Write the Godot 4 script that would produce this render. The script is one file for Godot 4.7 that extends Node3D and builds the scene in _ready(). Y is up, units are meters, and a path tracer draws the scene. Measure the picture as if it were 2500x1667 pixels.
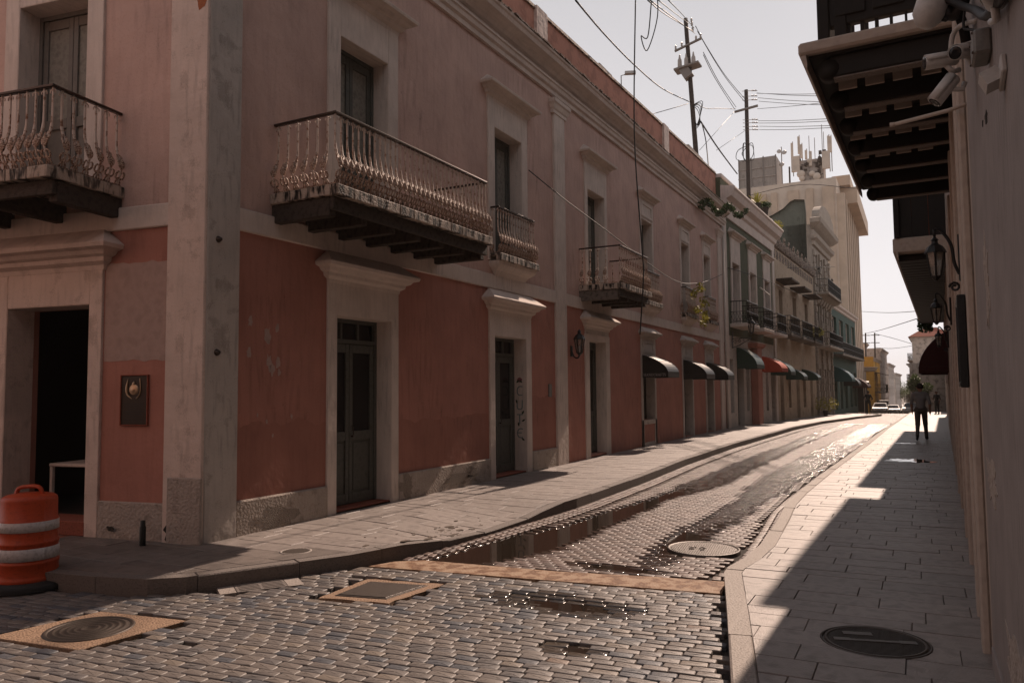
extends Node3D
# ------------------------------------------------------------------ state
var M := {}
var used := {}
var texs := {}
var rng := RandomNumberGenerator.new()
var relief := FastNoiseLite.new()
const I := Transform3D.IDENTITY
# facade frames: X runs along the wall, Y up, Z out of the wall
var F0 := Transform3D(Basis(Vector3(0, 0, -1), Vector3.UP, Vector3(1, 0, 0)), Vector3(-7.05, 0, 0))
var F1 := Transform3D(Basis(Vector3(0.98566, 0, -0.16873), Vector3.UP, Vector3(0.16873, 0, 0.98566)), Vector3(-7.05, 0, -5.95))
var F2 := Transform3D(Basis(Vector3(0.03498, 0, -0.99939), Vector3.UP, Vector3(0.99939, 0, 0.03498)), Vector3(-7.05, 0, -32.3))
var F3 := Transform3D(Basis(Vector3(-0.02529, 0, 0.99968), Vector3.UP, Vector3(-0.99968, 0, -0.02529)), Vector3(0.2, 0, 0))

# ------------------------------------------------------------------ nodes
func numbered(n: String) -> String:
	if not used.has(n):
		used[n] = 0
		return n
	used[n] += 1
	return "%s_%03d" % [n, used[n]]
func tag(o, label: String, category: String, group := "", kind := ""):
	if label: o.set_meta("label", label)
	if category: o.set_meta("category", category)
	if group: o.set_meta("group", group)
	if kind: o.set_meta("kind", kind)
	return o
func thing(called: String, label: String, category: String, xf := I, group := "") -> Node3D:
	var o := Node3D.new()
	o.name = numbered(called)
	o.transform = xf
	add_child(o)
	tag(o, label, category, group)
	return o
func put(mesh: Mesh, called: String, m, parent, xf := I) -> MeshInstance3D:
	var o := MeshInstance3D.new()
	o.mesh = mesh
	if m: o.material_override = m
	o.transform = xf
	if parent == self:
		o.name = numbered(called)
		add_child(o)
	else:
		o.name = called
		parent.add_child(o, true)
	return o
func part(s: SurfaceTool, called: String, m, parent, xf := I) -> MeshInstance3D:
	s.generate_normals()
	return put(s.commit(), called, m, parent, xf)
func structure(s: SurfaceTool, called: String, m) -> MeshInstance3D:
	return tag(part(s, called, m, self), "", "", "", "structure")
func copy_of(o: Node3D, label: String, xf: Transform3D, group := "") -> Node3D:
	var c: Node3D = o.duplicate()
	c.name = numbered(String(o.name).rstrip("0123456789_"))
	add_child(c)
	c.transform = xf
	c.set_meta("label", label)
	if group: c.set_meta("group", group)
	return c

# ------------------------------------------------------------------ shapes
func S(smooth := false) -> SurfaceTool:
	var s := SurfaceTool.new()
	s.begin(Mesh.PRIMITIVE_TRIANGLES)
	s.set_smooth_group(0 if smooth else -1)
	return s
func tri(s: SurfaceTool, a: Vector3, b: Vector3, c: Vector3):
	s.add_vertex(a); s.add_vertex(b); s.add_vertex(c)
func quad(s: SurfaceTool, a: Vector3, b: Vector3, c: Vector3, d: Vector3):
	tri(s, a, b, c); tri(s, a, c, d)
func otri(s: SurfaceTool, a: Vector3, b: Vector3, c: Vector3, o: Vector3):
	if (c - a).cross(b - a).dot((a + b + c) / 3.0 - o) < 0.0: tri(s, a, c, b)
	else: tri(s, a, b, c)
func oquad(s: SurfaceTool, a: Vector3, b: Vector3, c: Vector3, d: Vector3, o: Vector3):
	otri(s, a, b, c, o); otri(s, a, c, d, o)
func hexa(s: SurfaceTool, p: Array):
	for f in [[4, 5, 6, 7], [3, 2, 1, 0], [7, 6, 2, 3], [5, 4, 0, 1], [6, 5, 1, 2], [4, 7, 3, 0]]:
		quad(s, p[f[0]], p[f[1]], p[f[2]], p[f[3]])
func box(s: SurfaceTool, x0: float, y0: float, z0: float, x1: float, y1: float, z1: float):
	hexa(s, [Vector3(x0, y0, z0), Vector3(x1, y0, z0), Vector3(x1, y0, z1), Vector3(x0, y0, z1),
		Vector3(x0, y1, z0), Vector3(x1, y1, z0), Vector3(x1, y1, z1), Vector3(x0, y1, z1)])
func tbox(s: SurfaceTool, xf: Transform3D, h: Vector3):
	var p := []
	for y in [-1, 1]:
		for q in [[-1, -1], [1, -1], [1, 1], [-1, 1]]:
			p.append(xf * Vector3(q[0] * h.x, y * h.y, q[1] * h.z))
	hexa(s, p)
# chamfered box
func cbox(s: SurfaceTool, x0: float, y0: float, z0: float, x1: float, y1: float, z1: float, b := 0.012):
	var o := Vector3((x0 + x1) / 2, (y0 + y1) / 2, (z0 + z1) / 2)
	var h := Vector3(abs(x1 - x0) / 2, abs(y1 - y0) / 2, abs(z1 - z0) / 2)
	b = min(b, 0.45 * min(h.x, min(h.y, h.z)))
	var g := func(ax: int, sg: Array) -> Vector3:
		var v := Vector3(sg[0] * (h.x - b), sg[1] * (h.y - b), sg[2] * (h.z - b))
		v[ax] = sg[ax] * h[ax]
		return o + v
	for ax in 3:
		var a1 := (ax + 1) % 3
		var a2 := (ax + 2) % 3
		for sa in [-1, 1]:
			var q := []
			for pr in [[-1, -1], [1, -1], [1, 1], [-1, 1]]:
				var sg := [0, 0, 0]
				sg[ax] = sa; sg[a1] = pr[0]; sg[a2] = pr[1]
				q.append(g.call(ax, sg))
			oquad(s, q[0], q[1], q[2], q[3], o)
			for sb in [-1, 1]:
				var A := [0, 0, 0]; var B := [0, 0, 0]
				A[ax] = sa; A[a1] = sb; A[a2] = -1
				B[ax] = sa; B[a1] = sb; B[a2] = 1
				oquad(s, g.call(ax, A), g.call(ax, B), g.call(a1, B), g.call(a1, A), o)
	for i in 8:
		var sg := [1 if i & 1 else -1, 1 if i & 2 else -1, 1 if i & 4 else -1]
		otri(s, g.call(0, sg), g.call(1, sg), g.call(2, sg), o)
# polygon (x, z) extruded from y0 to y1, top edge eased by b
func slab(s: SurfaceTool, poly: PackedVector2Array, y0: float, y1: float, b := 0.0, yf = null):
	var n := poly.size()
	if Geometry2D.is_polygon_clockwise(poly): poly.reverse()
	var top := poly
	if b > 0:
		var ins := Geometry2D.offset_polygon(poly, -b)
		if ins.size() == 1 and ins[0].size() == n:
			top = ins[0]
			var k := 0
			var best := 1e9
			for j in n:
				if top[j].distance_to(poly[0]) < best:
					best = top[j].distance_to(poly[0]); k = j
			var t2 := PackedVector2Array()
			if Geometry2D.is_polygon_clockwise(top) != Geometry2D.is_polygon_clockwise(poly):
				for j in n: t2.append(top[(k - j + n) % n])
			else:
				for j in n: t2.append(top[(k + j) % n])
			top = t2
	var h := func(p: Vector2, y: float) -> Vector3:
		return Vector3(p.x, y + (yf.call(p.x, p.y) if yf != null else 0.0), p.y)
	for i in n:
		var j := (i + 1) % n
		quad(s, h.call(poly[i], y0), h.call(poly[j], y0), h.call(poly[j], y1 - b), h.call(poly[i], y1 - b))
		if b > 0: quad(s, h.call(poly[i], y1 - b), h.call(poly[j], y1 - b), h.call(top[j], y1), h.call(top[i], y1))
	var ix := Geometry2D.triangulate_polygon(top)
	for i in range(0, ix.size(), 3):
		var a: Vector3 = h.call(top[ix[i]], y1); var b2: Vector3 = h.call(top[ix[i + 1]], y1); var c: Vector3 = h.call(top[ix[i + 2]], y1)
		otri(s, a, b2, c, (a + b2 + c) / 3.0 - Vector3.UP)
func lathe(s: SurfaceTool, prof: Array, seg := 16, xf := I, a0 := 0.0):
	for i in prof.size() - 1:
		for k in seg:
			var t0 := a0 + TAU * k / seg
			var t1 := a0 + TAU * (k + 1) / seg
			var f := func(p: Vector2, t: float) -> Vector3: return xf * Vector3(p.x * cos(t), p.y, p.x * sin(t))
			var a: Vector3 = f.call(prof[i], t0); var b: Vector3 = f.call(prof[i], t1)
			var c: Vector3 = f.call(prof[i + 1], t1); var d: Vector3 = f.call(prof[i + 1], t0)
			if prof[i].x > 0.0001: tri(s, a, b, c)
			if prof[i + 1].x > 0.0001: tri(s, a, c, d)
func tube(s: SurfaceTool, pts: Array, r, seg := 6, closed := true):
	var n := pts.size()
	var rings := []
	var up := Vector3(0.13, 0.9, 0.41)
	for i in n:
		var d: Vector3 = (pts[min(i + 1, n - 1)] - pts[max(i - 1, 0)]).normalized()
		if abs(d.dot(up.normalized())) > 0.97: up = Vector3(0.9, 0.1, 0.3)
		var a := d.cross(up).normalized()
		up = a.cross(d).normalized()
		var rr: float = r[i] if r is Array else r
		var ring := []
		for k in seg:
			var t := TAU * k / seg
			ring.append(pts[i] + (a * cos(t) + up * sin(t)) * rr)
		rings.append(ring)
	for i in n - 1:
		for k in seg:
			var m := (k + 1) % seg
			quad(s, rings[i][k], rings[i][m], rings[i + 1][m], rings[i + 1][k])
	if closed:
		for k in seg:
			tri(s, pts[0], rings[0][(k + 1) % seg], rings[0][k])
			tri(s, pts[n - 1], rings[n - 1][k], rings[n - 1][(k + 1) % seg])
func curve(pts: Array, n := 8) -> Array:
	var out := []
	for i in pts.size() - 1:
		for k in n:
			out.append(pts[i].cubic_interpolate(pts[i + 1], pts[max(i - 1, 0)], pts[min(i + 2, pts.size() - 1)], float(k) / n))
	out.append(pts[-1])
	return out
# a moulding: profile points (out, y) from bottom to top, run from u0 to u1, returned into the wall at both ends
func mould(s: SurfaceTool, u0: float, u1: float, prof: Array, returns := true, dy := 0.0):
	var k := 1.0 if returns else 0.0
	for i in prof.size() - 1:
		var a: Vector2 = prof[i]
		var b: Vector2 = prof[i + 1]
		var al := Vector3(u0 - a.x * k, a.y, a.x); var ar := Vector3(u1 + a.x * k, a.y + dy, a.x)
		var bl := Vector3(u0 - b.x * k, b.y, b.x); var br := Vector3(u1 + b.x * k, b.y + dy, b.x)
		quad(s, bl, br, ar, al)
		if returns:
			quad(s, Vector3(u0 - b.x, b.y, 0), bl, al, Vector3(u0 - a.x, a.y, 0))
			quad(s, br, Vector3(u1 + b.x, b.y + dy, 0), Vector3(u1 + a.x, a.y + dy, 0), ar)
	if not returns:
		for e in [[u0, 0.0], [u1, dy]]:
			var cen := Vector3(e[0], (prof[0].y + prof[-1].y) / 2 + e[1], minf(prof[0].x, prof[-1].x))
			for i in prof.size() - 1:
				tri(s, cen, Vector3(e[0], prof[i].y + e[1], prof[i].x), Vector3(e[0], prof[i + 1].y + e[1], prof[i + 1].x))
# wall sheet with thickness t behind z=0 and rectangular holes [u0, u1, y0, y1]
func wall(s: SurfaceTool, u0: float, u1: float, y0: float, y1: float, t: float, holes: Array):
	var us := [u0, u1]
	var ys := [y0, y1]
	for h in holes:
		for q in [h[0], h[1]]:
			if not us.has(q): us.append(q)
		for q in [h[2], h[3]]:
			if q > y0 and q < y1 and not ys.has(q): ys.append(q)
	us.sort(); ys.sort()
	for i in us.size() - 1:
		for j in ys.size() - 1:
			var cu: float = (us[i] + us[i + 1]) / 2
			var cy: float = (ys[j] + ys[j + 1]) / 2
			var hole := false
			for h in holes:
				if cu > h[0] and cu < h[1] and cy > h[2] and cy < h[3]: hole = true
			if hole: continue
			for z in [0.0, -t]:
				var a := Vector3(us[i], ys[j + 1], z); var b := Vector3(us[i + 1], ys[j + 1], z)
				var c := Vector3(us[i + 1], ys[j], z); var d := Vector3(us[i], ys[j], z)
				if z == 0.0: quad(s, a, b, c, d)
				else: quad(s, b, a, d, c)
	for h in holes:
		var a0: float = max(h[2], y0)
		var a1: float = min(h[3], y1)
		quad(s, Vector3(h[0], a1, -t), Vector3(h[0], a1, 0), Vector3(h[0], a0, 0), Vector3(h[0], a0, -t))
		quad(s, Vector3(h[1], a1, 0), Vector3(h[1], a1, -t), Vector3(h[1], a0, -t), Vector3(h[1], a0, 0))
		if h[3] < y1: quad(s, Vector3(h[0], a1, -t), Vector3(h[1], a1, -t), Vector3(h[1], a1, 0), Vector3(h[0], a1, 0))
		if h[2] > y0: quad(s, Vector3(h[0], a0, 0), Vector3(h[1], a0, 0), Vector3(h[1], a0, -t), Vector3(h[0], a0, -t))
	quad(s, Vector3(u0, y1, -t), Vector3(u0, y1, 0), Vector3(u0, y0, 0), Vector3(u0, y0, -t))
	quad(s, Vector3(u1, y1, 0), Vector3(u1, y1, -t), Vector3(u1, y0, -t), Vector3(u1, y0, 0))
	quad(s, Vector3(u0, y1, -t), Vector3(u1, y1, -t), Vector3(u1, y1, 0), Vector3(u0, y1, 0))

# ------------------------------------------------------------------ materials
func ntex(key: String, freq: float, stops: Array, normal := 0.0, sz := 512, cell := false, stretch := Vector2.ONE) -> Texture2D:
	if texs.has(key): return texs[key]
	var n := FastNoiseLite.new()
	n.seed = hash(key) % 10000
	n.frequency = freq
	n.noise_type = FastNoiseLite.TYPE_CELLULAR if cell else FastNoiseLite.TYPE_SIMPLEX_SMOOTH
	n.fractal_octaves = 5
	var t := NoiseTexture2D.new()
	t.width = int(sz * stretch.x)
	t.height = int(sz * stretch.y)
	t.seamless = true
	t.noise = n
	if normal > 0.0:
		t.as_normal_map = true
		t.bump_strength = normal
	else:
		var g := Gradient.new()
		var off := PackedFloat32Array(); var col := PackedColorArray()
		for st in stops:
			off.append(st[0])
			col.append(st[1] if st[1] is Color else Color(st[1], st[1], st[1]))
		g.offsets = off
		g.colors = col
		t.color_ramp = g
	texs[key] = t
	return t
func mat(col: Color, rough := 0.85, tex: Texture2D = null, sc := 0.5, bump: Texture2D = null, bs := 0.6, world := true) -> StandardMaterial3D:
	var m := StandardMaterial3D.new()
	m.albedo_color = col.linear_to_srgb()
	m.roughness = rough
	m.metallic_specular = 0.4
	if tex: m.albedo_texture = tex
	if bump:
		m.normal_enabled = true
		m.normal_texture = bump
		m.normal_scale = bs
	if tex or bump:
		m.uv1_triplanar = true
		m.uv1_world_triplanar = world
		m.uv1_scale = Vector3(sc, sc, sc)
	return m
func L(r: float, g: float, b: float) -> Color: return Color(r, g, b)
func glass(a := 0.3, col := L(0.05, 0.055, 0.06)) -> StandardMaterial3D:
	var m := mat(col, 0.04)
	m.transparency = BaseMaterial3D.TRANSPARENCY_ALPHA
	m.albedo_color.a = a
	m.metallic_specular = 0.5
	return m
func layer(sd: int, freq: float, w: int, h: int, oct := 4) -> PackedByteArray:
	var n := FastNoiseLite.new()
	n.seed = sd
	n.frequency = freq
	n.noise_type = FastNoiseLite.TYPE_SIMPLEX_SMOOTH
	n.fractal_octaves = oct
	var im := n.get_seamless_image(w, h)
	im.convert(Image.FORMAT_L8)
	if w != 1024 or h != 1024: im.resize(1024, 1024, Image.INTERPOLATE_CUBIC)
	return im.get_data()
func stucco(sd: int, streak: float, crack: float, flake: float) -> ImageTexture:
	# aged paint: broad mottling, rain streaks, hairline cracks and pin-holes
	var a := layer(sd, 0.006, 512, 512)
	var b := layer(sd + 1, 0.03, 1024, 128, 3)
	var c := layer(sd + 2, 0.009, 1024, 1024, 3)
	var e := layer(sd + 3, 0.004, 512, 512, 2)
	var g := layer(sd + 4, 0.12, 1024, 1024, 2)
	var out := PackedByteArray()
	out.resize(1024 * 1024 * 3)
	for i in 1024 * 1024:
		var v := 0.965 + 0.05 * (a[i] - 128) / 128.0
		var en := clampf((e[i] - 120) / 60.0, 0.0, 1.0)
		v -= streak * clampf((b[i] - 132) / 70.0, 0.0, 1.0) * (0.35 + 0.65 * en)
		v -= 0.05 * clampf((g[i] - 165) / 40.0, 0.0, 1.0)
		if absi(c[i] - 127) < 1 and e[i] > 150: v -= crack
		var dirt := flake * clampf((c[i] * 0.5 + a[i] * 0.32 + g[i] * 0.18 - 146) / 34.0, 0.0, 1.0)
		var k := i * 3
		out[k] = clampi(int((v - dirt) * 255.0), 0, 255)
		out[k + 1] = clampi(int((v - dirt * 1.05) * 253.0), 0, 255)
		out[k + 2] = clampi(int((v - dirt * 1.1) * 251.0), 0, 255)
	return ImageTexture.create_from_image(Image.create_from_data(1024, 1024, false, Image.FORMAT_RGB8, out))
func materials():
	var old1 := stucco(100, 0.09, 0.22, 0.0)
	var old2 := stucco(200, 0.10, 0.16, 0.12)
	var blotch := ntex("blotch", 0.006, [[0.0, 0.9], [0.4, 0.97], [0.62, 1.0], [1.0, 0.92]])
	var faint := ntex("faint", 0.012, [[0.0, 0.86], [0.5, 0.98], [1.0, 0.9]])
	var worn := ntex("worn", 0.02, [[0.0, 1.0], [0.5, 0.97], [0.64, 0.9], [0.76, 0.8], [1.0, 0.6]])
	var grime := ntex("grime", 0.009, [[0.0, 1.0], [0.42, 0.97], [0.56, 0.84], [0.7, 0.6], [1.0, 0.35]])
	var plaster := ntex("plasterbump", 0.03, [], 3.0)
	var fine := ntex("finebump", 0.11, [], 4.0)
	var pitted := ntex("pitted", 0.07, [], 9.0)
	var spots := ntex("spots", 0.035, [[0.0, 0.72], [0.35, 0.95], [0.6, 1.0], [1.0, 0.82]])
	M.salmon = mat(L(0.43, 0.2, 0.157), 0.9, old1, 0.31, plaster, 0.4)
	M.salmon_band = mat(L(0.36, 0.163, 0.126), 0.9, old1, 0.37, plaster, 0.4)
	M.pale_pink = mat(L(0.58, 0.41, 0.36), 0.9, old1, 0.23, plaster, 0.4)
	M.pink_patch = mat(L(0.44, 0.32, 0.28), 0.9, faint, 0.6, plaster, 0.5)
	M.white_paint = mat(L(0.66, 0.58, 0.53), 0.88, old1, 0.4, plaster, 0.4)
	M.grey_paint = mat(L(0.54, 0.495, 0.46), 0.88, old2, 0.35, plaster, 0.4)
	M.plinth = mat(L(0.42, 0.365, 0.325), 0.92, old2, 0.6, pitted, 0.5)
	M.soiled = mat(L(0.70, 0.58, 0.52), 0.9, old2, 0.33, plaster, 0.5)
	M.parapet = mat(L(0.46, 0.225, 0.165), 0.9, ntex("parapet", 0.008, [[0.0, 1.0], [0.5, 0.96], [0.68, 0.86], [0.8, 0.9], [1.0, 0.75]]), 0.4, plaster, 0.5)
	M.coping = mat(L(0.45, 0.36, 0.30), 0.95, ntex("coping", 0.02, [[0.0, 1.0], [0.42, 0.9], [0.6, 0.45], [0.75, 0.3], [1.0, 0.6]]), 0.6, pitted, 0.7)
	M.worn_plaster = mat(L(0.27, 0.225, 0.19), 0.95, spots, 1.2, pitted, 0.9)
	M.tile_edge = mat(L(0.16, 0.11, 0.085), 0.95, spots, 1.0, pitted, 0.8)
	M.brick_bare = mat(L(0.42, 0.15, 0.07), 0.95, spots, 1.4, pitted, 0.9)
	M.green_door = mat(L(0.095, 0.10, 0.09), 0.6, ntex("doorwood", 0.02, [[0.0, 0.8], [0.5, 1.0], [1.0, 0.85]]), 0.7)
	M.grey_door = mat(L(0.16, 0.15, 0.135), 0.6, faint, 0.9)
	M.dark_door = mat(L(0.035, 0.033, 0.03), 0.55, faint, 0.9)
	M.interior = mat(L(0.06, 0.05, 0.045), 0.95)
	M.curtain = mat(L(0.23, 0.225, 0.20), 0.8, ntex("curtain", 0.02, [[0.0, 0.7], [0.5, 1.0], [1.0, 0.8]], 0.0, 256), 1.2)
	M.pane = mat(L(0.012, 0.012, 0.013), 0.12)
	M.pane.metallic_specular = 0.35
	M.glass = glass()
	M.black_iron = mat(L(0.012, 0.012, 0.012), 0.42, ntex("iron", 0.05, [[0.0, 0.7], [1.0, 1.3]], 0.0, 256), 1.5)
	M.rail_iron = mat(L(0.055, 0.04, 0.033), 0.32)
	M.rail_iron.metallic = 0.6
	M.cast_cream = mat(L(0.62, 0.53, 0.47), 0.5, ntex("castrust", 0.012, [[0.0, Color(1, 1, 1)], [0.6, Color(0.96, 0.94, 0.92)], [0.7, Color(0.66, 0.5, 0.4)], [0.8, Color(0.5, 0.34, 0.25)], [1.0, Color(0.8, 0.7, 0.6)]]), 1.3)
	M.cast_rust = mat(L(0.58, 0.49, 0.43), 0.6, ntex("castrust2", 0.045, [[0.0, Color(1, 1, 1)], [0.46, Color(0.95, 0.9, 0.85)], [0.6, Color(0.55, 0.36, 0.26)], [0.72, Color(0.3, 0.19, 0.14)], [1.0, Color(0.7, 0.55, 0.45)]]), 1.8)
	M.slab_tile = mat(L(0.5, 0.41, 0.34), 0.75, ntex("slabdrip", 0.014, [[0.0, 1.0], [0.5, 0.94], [0.6, 0.55], [0.68, 0.16], [0.76, 0.2], [0.86, 0.7], [1.0, 0.9]], 0.0, 512, false, Vector2(1.0, 0.25)), 0.8, pitted, 0.5)
	M.old_wood = mat(L(0.055, 0.042, 0.034), 0.85, ntex("oldwood", 0.02, [[0.0, 0.6], [0.5, 1.0], [0.75, 1.4], [1.0, 0.7]]), 1.0, pitted, 0.5)
	M.beam_grey = mat(L(0.17, 0.145, 0.125), 0.9, worn, 0.9, pitted, 0.5)
	M.black_wood = mat(L(0.018, 0.015, 0.013), 0.75, faint, 1.0)
	M.peeling = mat(L(0.2, 0.17, 0.15), 0.9, spots, 2.0, pitted, 0.4)
	# paving
	var speck := ntex("speck", 0.06, [[0.0, 0.62], [0.4, 0.93], [0.6, 1.0], [1.0, 0.8]])
	var pave := ntex("pave", 0.008, [[0.0, 0.84], [0.35, 0.96], [0.55, 1.0], [0.7, 0.92], [1.0, 0.8]])
	M.slabs = []
	for k in 4:
		var f: float = [1.0, 0.93, 1.06, 0.98][k]
		M.slabs.append(mat(L(0.262 * f, 0.228 * f, 0.209 * f), 0.5, pave, 0.8 + 0.13 * k, fine, 0.35))
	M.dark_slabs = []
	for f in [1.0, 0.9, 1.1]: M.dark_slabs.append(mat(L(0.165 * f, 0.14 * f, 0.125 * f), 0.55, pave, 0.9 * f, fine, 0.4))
	M.mud = mat(L(0.10, 0.075, 0.058), 0.9, speck, 3.0)
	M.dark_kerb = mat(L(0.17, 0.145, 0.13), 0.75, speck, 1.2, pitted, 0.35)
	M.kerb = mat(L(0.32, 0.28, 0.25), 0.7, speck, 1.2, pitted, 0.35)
	M.bed = mat(L(0.045, 0.037, 0.031), 0.95, spots, 2.0, pitted, 0.8)
	M.concrete = mat(L(0.31, 0.215, 0.145), 0.75, ntex("strip", 0.012, [[0.0, Color(1, 1, 1)], [0.42, Color(0.94, 0.92, 0.9)], [0.56, Color(0.84, 0.76, 0.68)], [0.72, Color(0.66, 0.55, 0.46)], [1.0, Color(0.9, 0.85, 0.8)]]), 0.9, pitted, 0.25)
	M.pad = mat(L(0.29, 0.19, 0.125), 0.85, speck, 1.1, pitted, 0.6)
	M.cast_iron = mat(L(0.075, 0.06, 0.05), 0.5, speck, 2.5, fine, 0.5)
	M.cast_iron.metallic = 0.5
	M.cover_plate = mat(L(0.085, 0.07, 0.06), 0.45, speck, 1.7, fine, 0.6)
	M.cover_plate.metallic = 0.4
	var dry := mat(Color.WHITE, 0.5, speck, 3.1, fine, 0.5)
	dry.vertex_color_use_as_albedo = true
	M.stone = dry
	var wet := mat(L(0.55, 0.53, 0.5), 0.16, speck, 3.1, fine, 0.35)
	wet.vertex_color_use_as_albedo = true
	wet.metallic_specular = 0.6
	M.stone_wet = wet
	M.water = mat(L(0.022, 0.016, 0.012), 0.03)
	M.water.metallic_specular = 0.5
	M.far_road = mat(L(0.20, 0.15, 0.125), 0.4, speck, 2.2, pitted, 0.9)
	M.earth = mat(L(0.12, 0.10, 0.085), 0.95, speck, 0.6)
	# buildings further on
	M.green_wall = mat(L(0.095, 0.105, 0.068), 0.9, blotch, 0.3, plaster, 0.4)
	M.cream_wall = mat(L(0.46, 0.365, 0.275), 0.9, old2, 0.16, plaster, 0.4)
	M.ornate = mat(L(0.36, 0.315, 0.27), 0.9, old2, 0.25, plaster, 0.5)
	M.grey_green = mat(L(0.15, 0.165, 0.14), 0.9, old2, 0.2, plaster, 0.4)
	M.teal = mat(L(0.055, 0.10, 0.085), 0.85, blotch, 0.3, plaster, 0.3)
	M.beige = mat(L(0.55, 0.43, 0.33), 0.85, blotch, 0.12)
	M.beige_light = mat(L(0.62, 0.52, 0.43), 0.85, blotch, 0.12)
	M.yellow = mat(L(0.62, 0.33, 0.055), 0.85, blotch, 0.2)
	M.far_grey = mat(L(0.42, 0.36, 0.32), 0.9, worn, 0.15)
	M.far_white = mat(L(0.55, 0.49, 0.44), 0.9, worn, 0.15)
	M.near_wall = mat(L(0.30, 0.27, 0.26), 0.92, old1, 0.6, plaster, 0.12)
	M.cream_trim = mat(L(0.45, 0.375, 0.32), 0.9, faint, 0.8, plaster, 0.5)
	M.red_tile = mat(L(0.28, 0.08, 0.05), 0.9, speck, 1.0)
	# cloth and paint
	M.black_cloth = mat(L(0.012, 0.013, 0.013), 0.4, faint, 1.5)
	M.green_cloth = mat(L(0.02, 0.05, 0.038), 0.4, faint, 1.5)
	M.teal_cloth = mat(L(0.02, 0.085, 0.09), 0.4, faint, 1.5)
	M.red_cloth = mat(L(0.42, 0.07, 0.035), 0.8, faint, 1.5)
	M.dark_red = mat(L(0.04, 0.007, 0.006), 0.8, faint, 1.5)
	M.lettering = mat(L(0.35, 0.34, 0.33), 0.7)
	M.orange_plastic = mat(L(0.46, 0.06, 0.016), 0.42, spots, 1.3)
	M.white_band = mat(L(0.6, 0.56, 0.55), 0.35, ntex("scuffs", 0.03, [[0.0, 1.0], [0.55, 0.96], [0.7, 0.85], [1.0, 0.75]]), 1.6)
	M.rubber = mat(L(0.02, 0.02, 0.02), 0.8, speck, 2.0)
	M.bronze = mat(L(0.03, 0.018, 0.012), 0.4, speck, 4.0)
	M.gilt = mat(L(0.50, 0.36, 0.24), 0.35, speck, 8.0)
	M.gilt.metallic = 0.7
	M.plastic_white = mat(L(0.52, 0.49, 0.46), 0.45, faint, 3.0)
	M.grey_box = mat(L(0.2, 0.19, 0.175), 0.6, faint, 3.0)
	M.lamp_glass = glass(0.35, L(0.30, 0.27, 0.23))
	M.pole_wood = mat(L(0.06, 0.045, 0.038), 0.9, speck, 1.0)
	M.galv = mat(L(0.24, 0.21, 0.19), 0.6, speck, 1.5)
	M.porcelain = mat(L(0.34, 0.30, 0.27), 0.4)
	M.cable = mat(L(0.02, 0.018, 0.017), 0.6)
	M.steel_grey = mat(L(0.33, 0.29, 0.26), 0.6, old2, 0.15)
	M.leaf_yellow = mat(L(0.22, 0.20, 0.03), 0.6)
	M.leaf_green = mat(L(0.05, 0.075, 0.02), 0.6)
	M.leaf_dark = mat(L(0.03, 0.05, 0.018), 0.6)
	for k in ["leaf_yellow", "leaf_green", "leaf_dark"]:
		M[k].backlight_enabled = true
		M[k].backlight = (M[k].albedo_color * 0.8)
	M.terracotta = mat(L(0.05, 0.045, 0.04), 0.8)
	M.car_dark = mat(L(0.05, 0.045, 0.045), 0.25)
	M.car_dark.clearcoat_enabled = true
	M.car_silver = mat(L(0.25, 0.24, 0.23), 0.3)
	M.car_silver.clearcoat_enabled = true
	M.screen_glass = mat(L(0.03, 0.03, 0.03), 0.08)
	M.chrome = mat(L(0.5, 0.5, 0.5), 0.2)
	M.chrome.metallic = 1.0
	M.person = mat(Color.WHITE, 0.8)
	M.person.vertex_color_use_as_albedo = true
	M.graffiti = mat(L(0.16, 0.21, 0.215), 0.8)
	M.graffiti_leaf = mat(L(0.04, 0.055, 0.035), 0.8)
	M.graffiti_rose = mat(L(0.25, 0.08, 0.10), 0.8)

# ------------------------------------------------------------------ ground
var KL := [Vector2(-16, -2.85), Vector2(-9, -4.08), Vector2(-7.3, -4.37), Vector2(-6.7, -4.47), Vector2(-6.15, -4.62), Vector2(-5.9, -4.83), Vector2(-5.74, -5.13), Vector2(-5.42, -5.72), Vector2(-5.17, -6.19), Vector2(-4.97, -6.85), Vector2(-4.86, -7.6), Vector2(-4.8, -8.6), Vector2(-4.72, -9.8), Vector2(-4.67, -10.9), Vector2(-4.72, -14), Vector2(-4.9, -18), Vector2(-4.95, -23.5), Vector2(-4.75, -31.5), Vector2(-4.5, -43), Vector2(-3.6, -54.8), Vector2(-2.6, -63), Vector2(-2.5, -64.5), Vector2(-2.9, -66), Vector2(-4.6, -66.6)]
var KR := [Vector2(1.2, 4), Vector2(0.4, 1.2), Vector2(-0.1, -0.6), Vector2(-0.55, -2.6), Vector2(-0.99, -4.47), Vector2(-1.3, -5.8), Vector2(-1.61, -7.1), Vector2(-1.62, -7.3), Vector2(-1.56, -7.75), Vector2(-1.54, -8.5), Vector2(-1.63, -10.1), Vector2(-1.74, -11.6), Vector2(-1.75, -12.9), Vector2(-1.68, -16.7), Vector2(-1.45, -24.7), Vector2(-1.26, -33), Vector2(-1.12, -42.4), Vector2(-0.83, -64.4), Vector2(-0.6, -75), Vector2(0.6, -112)]
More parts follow.
